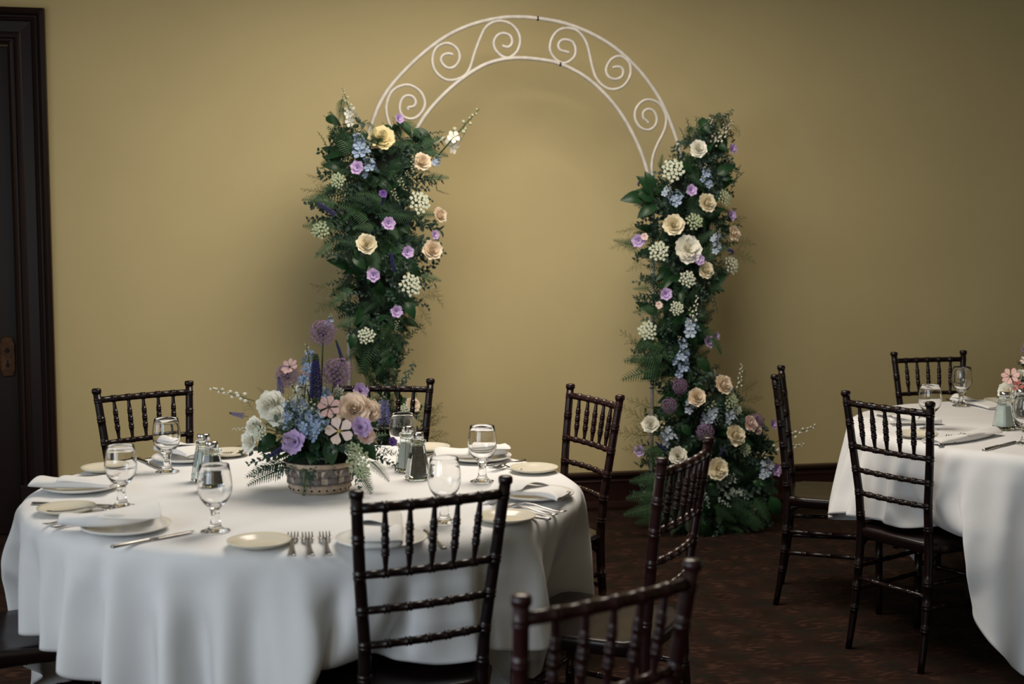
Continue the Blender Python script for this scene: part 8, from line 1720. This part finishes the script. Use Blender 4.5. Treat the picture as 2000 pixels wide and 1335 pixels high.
for u, w, r in [(1432, 290, 10), (1351, 371, 11), (1430, 420, 10), (1247, 470, 13), (1259, 462, 7), (1366, 507, 11), (1301, 574, 12), (1385, 667, 12), (1400, 656, 8), (1287, 595, 7)]:
    GR.bloom('lisianthus', 'lilac' if r > 7 else 'palepink', u, w, r, (0, -.05), 1.1)
for u, w, r, c in [(1314, 333, 25, 'lace'), (1415, 387, 18, 'lacegreen'), (1356, 433, 19, 'lacegreen'), (1287, 491, 22, 'lace'), (1428, 517, 20, 'lace'), (1342, 545, 19, 'lace'), (1321, 602, 16, 'lace'), (1265, 646, 21, 'lace')]:
    GR.bloom('lace', c, u, w, r, (0, .05), 1.05)

# arrangement standing on the floor at the foot of the right leg
GB = Garland('floor_flower_arrangement', (1370, 1030), [(1300, 742), (1350, 735), (1420, 735), (1462, 770), (1480, 800), (1505, 830), (1522, 880), (1535, 935), (1528, 1000), (1510, 1038), (1400, 1050), (1300, 1035), (1245, 1000), (1232, 960), (1248, 900), (1240, 860), (1262, 800)], ARCH_N - .03, .25,
             'floor arrangement of white roses, mauve alliums and ferns under the right arch leg', 'flowers', 23)
GB.moss([780, 840, 900, 960, 1010])
GB.fill(['darkfern', 'darksprig', 'leaf', 'narrow', 'darkfern'], 220, .10, .26, .5, 1, q0=-.4)
GB.fill(['fern', 'darkfern', 'darkfern'], 110, .14, .30, .5, y0=880)
GB.fill(['sprig', 'darksprig', 'narrow'], 90, .09, .20, .6)
GB.fill(['sprig', 'silversprig', 'fern'], 34, .08, .17, .6, q0=.75)
GB.fill(['leaf'], 22, .06, .13, .6)
GB.fill(['wisp'], 10, .14, .26, .6, y1=900)
for a, b in [((1290, 930), (1228, 938)), ((1280, 985), (1216, 1004)), ((1290, 960), (1222, 975)), ((1300, 1000), (1240, 1024)), ((1330, 1010), (1312, 1048)), ((1370, 1010), (1385, 1052)), ((1390, 990), (1448, 1018)), ((1400, 1000), (1420, 1046)), ((1420, 990), (1478, 1012)), ((1440, 1000), (1486, 1040)), ((1470, 970), (1520, 1020)), ((1480, 940), (1530, 960)), ((1340, 1000), (1345, 1040)), ((1300, 880), (1240, 880)), ((1330, 980), (1322, 1030)), ((1450, 1000), (1505, 1030))]:
    GB.bit('fern', a, b, .9)
for a, b in [((1280, 830), (1212, 800)), ((1280, 850), (1205, 830)), ((1275, 870), (1218, 868)), ((1290, 800), (1232, 770)), ((1450, 770), (1478, 740)), ((1450, 790), (1490, 770)), ((1440, 760), (1462, 725))]:
    GB.bit('wisp', a, b, .4, 1.3)
for a, b in [((1440, 780), (1448, 708)), ((1400, 760), (1395, 720)), ((1500, 870), (1595, 830)), ((1480, 880), (1572, 868))]:
    GB.bit('palebuds', a, b, .5, .7)
for a, b in [((1400, 960), (1440, 935)), ((1410, 970), (1455, 960)), ((1400, 970), (1425, 990)), ((1420, 955), (1460, 975)), ((1420, 945), (1435, 925)), ((1370, 960), (1385, 990))]:
    GB.bit('silver', a, b, 1.15, 1.2)
for a, b in [((1385, 830), (1378, 785)), ((1390, 820), (1395, 780)), ((1310, 860), (1290, 820)), ((1500, 920), (1492, 880)), ((1490, 930), (1500, 905)), ((1430, 820), (1420, 790)), ((1350, 800), (1345, 765))]:
    GB.bit('paledelph', a, b, 1.05, 1.4)
for a, b in [((1300, 880), (1280, 862)), ((1405, 890), (1418, 868)), ((1395, 870), (1393, 845))]:
    GB.bit('spike', a, b, 1.1)
for a, b in [((1480, 940), (1508, 942)), ((1470, 940), (1490, 950)), ((1385, 945), (1400, 955)), ((1500, 960), (1522, 1010)), ((1330, 830), (1352, 850)), ((1420, 830), (1440, 812))]:
    GB.bit('leaf', a, b, 1.0, 1.2)
for u, w, r in [(1328, 754, 17), (1307, 792, 17), (1377, 843, 19), (1478, 821, 15)]:
    GB.bloom('allium', 'allium', u, w, r, (0, .5), 1.1)
for u, w, r, c in [(1361, 775, 18, 'blush'), (1414, 751, 20, 'blush'), (1270, 828, 17, 'white'), (1437, 849, 21, 'cream'), (1324, 889, 18, 'white'), (1466, 826, 16, 'palepink'), (1480, 838, 11, 'palepink')]:
    GB.bloom('rose', c, u, w, r, (0, .15), 1.1)
GB.bloom('peony', 'cream', 1402, 915, 21, (0, .0), 1.15)
for u, w, r in [(1249, 880, 11), (1517, 917, 13), (1511, 828, 10), (1498, 905, 8)]:
    GB.bloom('lisianthus', 'lilac', u, w, r, (0, 0), 1.1)
for u, w, r, c in [(1428, 783, 18, 'lacegreen'), (1455, 878, 15, 'lacegreen'), (1440, 800, 12, 'lace')]:
    GB.bloom('lace', c, u, w, r, (0, .1), 1.0)

# its smaller twin at the foot of the left leg, mostly hidden behind the table
GS = Garland('floor_flower_arrangement', (770, 1030), [(715, 760), (760, 745), (800, 750), (840, 790), (862, 840), (872, 900), (870, 1000), (700, 1010), (680, 900), (690, 820)], ARCH_N - .02, .2,
             'floor arrangement under the left arch leg, hidden behind the table and back chair', 'flowers', 24)
GS.moss([800, 850, 920, 990])
GS.fill(['darkfern', 'darksprig', 'leaf', 'narrow', 'fern'], 70, .10, .26, .5, 1, q0=-.4)
GS.fill(['wisp', 'sprig'], 26, .12, .24, .6, y1=900)
for a, b in [((830, 850), (870, 790)), ((830, 860), (878, 850)), ((840, 870), (884, 872)), ((830, 840), (872, 812)), ((820, 820), (862, 800))]:
    GS.bit('wisp', a, b, .4, 1.3)
for a, b in [((770, 770), (798, 726)), ((760, 770), (785, 735)), ((740, 770), (738, 735))]:
    GS.bit('buds', a, b, .6)
GS.bloom('rose', 'blush', 806, 790, 15, (0, .2))
GS.bloom('lace', 'lace', 790, 800, 14)

# ------------------------------------------------------------------ flower baskets on the tables
def basket(loc, rz, label, name='flower_basket'):
    r = empty(name, loc, rz)
    tag(r, label, 'flower basket', 'woven baskets of flowers on the tables')
    RB, RT, H = .079, .098, .088
    rad = lambda z: RB + (RT - RB) * (z / H) ** .8
    mb = MB()
    mb.lathe([(0, .006), (RB - .006, .006), (RT - .012, H - .004), (RT - .008, H - .004)], 40)
    obj('inner_wall', mb.mesh('inner_wall', M['reed'], True), r)
    def band(nm, z0, z1, off, m):
        b = MB()
        b.lathe([(rad(z0) + off - .004, z0), (rad(z0) + off, z0 + .001), (rad((z0 + z1) / 2) + off + .001, (z0 + z1) / 2), (rad(z1) + off, z1 - .001), (rad(z1) + off - .004, z1), (rad(z0) + off - .004, z0)], 48)
        return obj(nm, b.mesh(nm, m, True), r)
    bb = band('base_band', 0, .026, .003, M['reed'])
    band('rim_band', .071, .088, .004, M['reed'])
    N = 22
    for z, k in ((.0385, 0), (.0585, 1)):
        b = MB()
        rows = []
        for i in range(N * 4):
            a = 2 * PI * i / (N * 4)
            wv = .0028 * math.copysign(abs(math.sin(a * N / 2 + k * PI / 2)) ** .5, math.sin(a * N / 2 + k * PI / 2 + (PI / 2 if 0 else 0)))
            rr = rad(z) + .002 + wv
            rows.append([(q * math.cos(a), q * math.sin(a), zz) for q, zz in ((rr - .0012, z - .009), (rr + .0008, z - .0075), (rr + .0012, z), (rr + .0008, z + .0075), (rr - .0012, z + .009))])
        rows.append(rows[0])
        b.grid(rows)
        obj('woven_splint', b.mesh('woven_splint', M['reedgrey'], True), r)
    st = MB()
    st.grid([[(rad(z) + .0022, s * .0088, z) for s in (-1, 1)] for z in (.020, .035, .05, .065, .075)])
    sm = st.mesh('stake', M['reedlight'], True)
    for i in range(N):
        obj('stake', sm, r, Matrix.Rotation(2 * PI * (i + .5) / N, 4, 'Z'))
    for z in (.028, .070, .048):
        b = MB()
        pts = [((rad(z) + .006 + .0008 * math.sin(9 * a)) * math.cos(a), (rad(z) + .006) * math.sin(a), z + .001 * math.sin(17 * a)) for a in [2 * PI * i / 48 for i in range(49)]]
        b.tube(pts, .0019 if z != .048 else .0009, 5, 0, False)
        obj('cord', b.mesh('cord', M['reedgrey'], True), r)
    rv = MB(); rv.ball((rad(.012) + .004, 0, .012), .0032)
    rm = rv.mesh('rivet', M['black'], True)
    for i in range(26):
        obj('rivet', rm, bb, Matrix.Rotation(2 * PI * i / 26, 4, 'Z'))
    mb = MB(); mb.lathe([(0, H + .045), (.04, H + .035), (.075, H + .01), (.088, H - .01), (.085, H - .03)], 24)
    obj('moss_core', mb.mesh('moss_core', M['foam'], True), r)
    return r
class Posy:
    def __init__(s, root, centre, seed):
        s.root, s.c, s.rg = root, Vector(centre), random.Random(seed)
        s.inv = Matrix.Translation(-Vector(root.location))
        s.loc = Vector(root.location)
    def pt(s, u, w, dy):
        return at_y(u, w, s.c.y + dy) - s.loc
    def stem(s, p, r=.0022, base=None):
        b = base or (s.c - s.loc + Vector((p.x * .12, (p.y) * .12, .02)))
        mid = (p + b) / 2 + Vector((0, 0, .02))
        mb = MB(); mb.tube(smooth_path([b, mid, p], 4), r, 5)
        obj('flower_stem', mb.mesh('flower_stem', M['stem'], True), s.root)
    def bloom(s, kind, col, u, w, rpx, dy, face=(0, 0), stem=False, label=None):
        p = s.pt(u, w, dy)
        mpp = (p.y + s.loc.y) / FPX
        d = Vector((p.x * 2.2 + face[0], -1, .35 + face[1]))
        if kind in ('allium', 'lace'):
            h = head(kind, col, s.root, p, d if kind == 'lace' else (0, -.2, 1), rpx * mpp)
            if label: h['label'] = label
        else:
            flower(kind, col, s.root, p, d, rpx * mpp, label)
        if stem:
            s.stem(p)
    def bit(s, kind, a, b, da, db, wide=1.0):
        leafy(kind, s.root, s.pt(*a, da), s.pt(*b, db), Vector((s.rg.uniform(-.3, .3), -.7, .8)), s.rg, wide)
    def fill(s, kinds, N, lo, hi, el=(-.1, 1.1), zc=.10):
        for i in range(N):
            a = s.rg.uniform(0, 2 * PI)
            e = s.rg.uniform(*el)
            d = Vector((math.cos(a) * math.cos(e), math.sin(a) * math.cos(e), math.sin(e)))
            L = s.rg.uniform(lo, hi)
            b = Vector((0, 0, zc)) + d * .04
            leafy(s.rg.choice(kinds), s.root, b, b + d * L, Vector((0, 0, 1)) + d * .2 + Vector((s.rg.uniform(-.4, .4), s.rg.uniform(-.6, .2), 0)), s.rg)
BC = Vector((-.545, 3.655, TOP + .001))
bk = basket(BC, 0, 'woven basket of garden flowers in the middle of the left table')
PB = Posy(bk, BC + Vector((0, 0, .09)), 31)
PB.fill(['darkfern', 'darksprig', 'leaf', 'narrow'], 60, .09, .17, (.0, 1.2))
PB.fill(['fern', 'sprig', 'darksprig'], 40, .10, .18, (-.05, 1.0))
PB.fill(['leaf'], 16, .07, .11, (.0, .9))
for a, b, da, db, k in [((560, 900), (474, 925), -.03, -.08, 'fern'), ((560, 910), (476, 942), -.05, -.10, 'fern'), ((570, 910), (500, 915), -.05, -.12, 'sprig'), ((600, 905), (597, 972), -.09, -.125, 'fern'), ((612, 905), (606, 950), -.09, -.125, 'sprig'), ((580, 910), (540, 928), -.08, -.12, 'silver'), ((690, 910), (726, 965), -.08, -.13, 'fern'), ((695, 905), (735, 950), -.06, -.11, 'fern'), ((720, 900), (765, 935), -.02, -.06, 'fern'), ((690, 915), (705, 968), -.09, -.14, 'sprig'), ((730, 890), (778, 905), 0, -.03, 'darksprig'), ((560, 890), (482, 900), -.02, -.04, 'darksprig'), ((545, 900), (492, 930), -.06, -.10, 'narrow'), ((650, 910), (660, 935), -.10, -.13, 'narrow'), ((560, 880), (470, 880), 0, .0, 'darksprig'), ((720, 890), (775, 880), 0, 0, 'narrow')]:
    PB.bit(k, a, b, da, db)
for a, b, da, db in [((645, 862), (648, 908), -.12, -.14), ((655, 862), (634, 902), -.11, -.14), ((620, 860), (610, 895), -.10, -.12), ((700, 860), (735, 895), -.08, -.1), ((640, 860), (600, 850), -.10, -.10), ((540, 850), (500, 880), -.04, -.06)]:
    PB.bit('leaf', a, b, da, db, 1.35)
for a, b, da, db in [((520, 790), (408, 758), 0, 0), ((510, 840), (452, 838), -.02, -.04)]:
    PB.bit('palebuds', a, b, da, db, .7)
for a, b, da, db in [((500, 800), (470, 765), .02, .02), ((520, 770), (500, 755), .03, .03), ((740, 880), (780, 885), 0, -.01)]:
    PB.bit('wisp', a, b, da, db, 1.2)
# tall flowers
PB.bloom('allium', 'allium', 631, 649, 27, .02, stem=True)
PB.bloom('allium', 'allium', 658, 727, 31, .0, stem=True)
PB.bloom('allium', 'allium', 561, 733, 25, .04, stem=True)
PB.bit('spike', (617, 778), (616, 692), -.02, -.02, 1.5)
PB.bit('spike', (672, 712), (656, 664), .05, .05, .8)
PB.bit('spike', (560, 870), (520, 895), -.09, -.11, 1.2)
PB.bit('lavspike', (478, 812), (448, 806), -.0, -.0, 1.1)
PB.bit('lavspike', (752, 830), (752, 775), -.04, -.05, 1.2)
PB.bit('lavspike', (548, 770), (545, 735), .02, .02, 1.3)
for a, b, da, db, k in [((610, 740), (598, 668), .0, .0, 'delph'), ((596, 760), (602, 700), -.01, .0, 'delph'), ((570, 830), (562, 768), -.08, -.08, 'delph'), ((600, 850), (590, 790), -.11, -.11, 'delph'), ((625, 850), (608, 780), -.11, -.12, 'delph'), ((620, 840), (618, 800), -.12, -.13, 'delph'), ((565, 820), (548, 775), -.06, -.06, 'delph'), ((590, 810), (575, 755), -.06, -.06, 'paledelph'), ((640, 790), (636, 745), -.03, -.03, 'delph'), ((742, 810), (750, 764), .0, .0, 'paledelph'), ((735, 820), (760, 780), -.02, -.02, 'delph'), ((600, 840), (570, 815), -.10, -.11, 'delph'), ((630, 835), (645, 815), -.12, -.13, 'delph'), ((585, 790), (566, 742), -.03, -.03, 'whitedelph'), ((710, 790), (735, 770), -.02, -.02, 'buds')]:
    PB.bit(k, a, b, da, db, 1.25)
PB.bloom('anemone', 'pink', 563, 713, 17, -.0, (-.3, .5))
PB.bloom('anemone', 'pink', 598, 722, 12, -.02, (.6, .5))
PB.bloom('rose', 'white', 528, 790, 29, -.06, (0, .1), label='large white rose')
PB.bloom('rose', 'white', 540, 812, 20, -.08)
PB.bloom('rose', 'white', 495, 832, 20, -.05, (-.3, 0))
PB.bloom('peony', 'white', 487, 860, 22, -.05, (-.4, 0))
PB.bloom('rose', 'white', 592, 757, 15, .02, (0, .3))
PB.bloom('rose', 'peach', 692, 798, 34, -.08, (0, .15), label='large peach rose')
PB.bloom('rose', 'peach', 722, 802, 24, -.06, (.2, .1))
PB.bloom('rose', 'palepink', 716, 850, 18, -.09, (.2, 0))
PB.bloom('anemone', 'pink', 642, 793, 22, -.13, (0, 0))
PB.bloom('dogwood', 'palepink', 662, 840, 27, -.15, (-.05, 0))
PB.bloom('lisianthus', 'lilac', 573, 863, 24, -.14, (-.1, -.1))
PB.bloom('lisianthus', 'lilac', 706, 833, 20, -.14, (.1, 0))
PB.bloom('lisianthus', 'lilac', 705, 762, 16, -.02, (.5, .4))
PB.bloom('lisianthus', 'violet', 767, 862, 9, -.02)
PB.bloom('lace', 'lacegreen', 700, 900, 27, -.13, (0, -.1))
PB.bloom('lace', 'lacegreen', 690, 880, 20, -.14, (0, 0))
PB.bloom('lace', 'lacegreen', 708, 922, 17, -.13, (0, -.2))
PB.bloom('lace', 'lace', 508, 845, 18, -.10, (-.2, 0))
PB.bloom('lace', 'lacegreen', 725, 790, 16, -.03, (.2, .5))
PB.bloom('lace', 'lace', 660, 765, 13, .02, (0, .5))
for u, w in [(640, 770), (650, 780), (600, 760), (675, 770), (610, 775), (590, 770), (625, 790), (660, 780), (580, 780), (690, 770)]:
    PB.stem(PB.pt(u, w, -.02), .0024)

BC2 = at_z(2045, 824, TOP); BC2.z = TOP + .001
bk2 = basket(BC2, 0, 'flower basket on the right table, cut off by the photo edge')
PC = Posy(bk2, BC2 + Vector((0, 0, .09)), 33)
PC.fill(['darkfern', 'darksprig', 'leaf', 'fern'], 55, .08, .14, (-.05, 1.2))
PC.bloom('peony', 'white', 1968, 763, 18, -.02, (-.4, .1))
PC.bloom('anemone', 'pink', 1973, 733, 17, -.03, (-.2, .1))
PC.bloom('dogwood', 'coral', 1988, 753, 11, -.06, (-.1, 0))
PC.bloom('rose', 'white', 1995, 735, 15, .0, (-.1, .3))
PC.bloom('allium', 'allium', 2012, 682, 18, .0, stem=True)
PC.bloom('anemone', 'palepink', 2002, 702, 9, -.01, (-.2, .3))
PC.bit('delph', (2000, 790), (1996, 755), -.08, -.08)
PC.bit('delph', (2020, 760), (2030, 700), -.05, -.05)
PC.bloom('rose', 'peach', 2045, 745, 26, -.08)
PC.bloom('lisianthus', 'lilac', 2025, 775, 18, -.1)
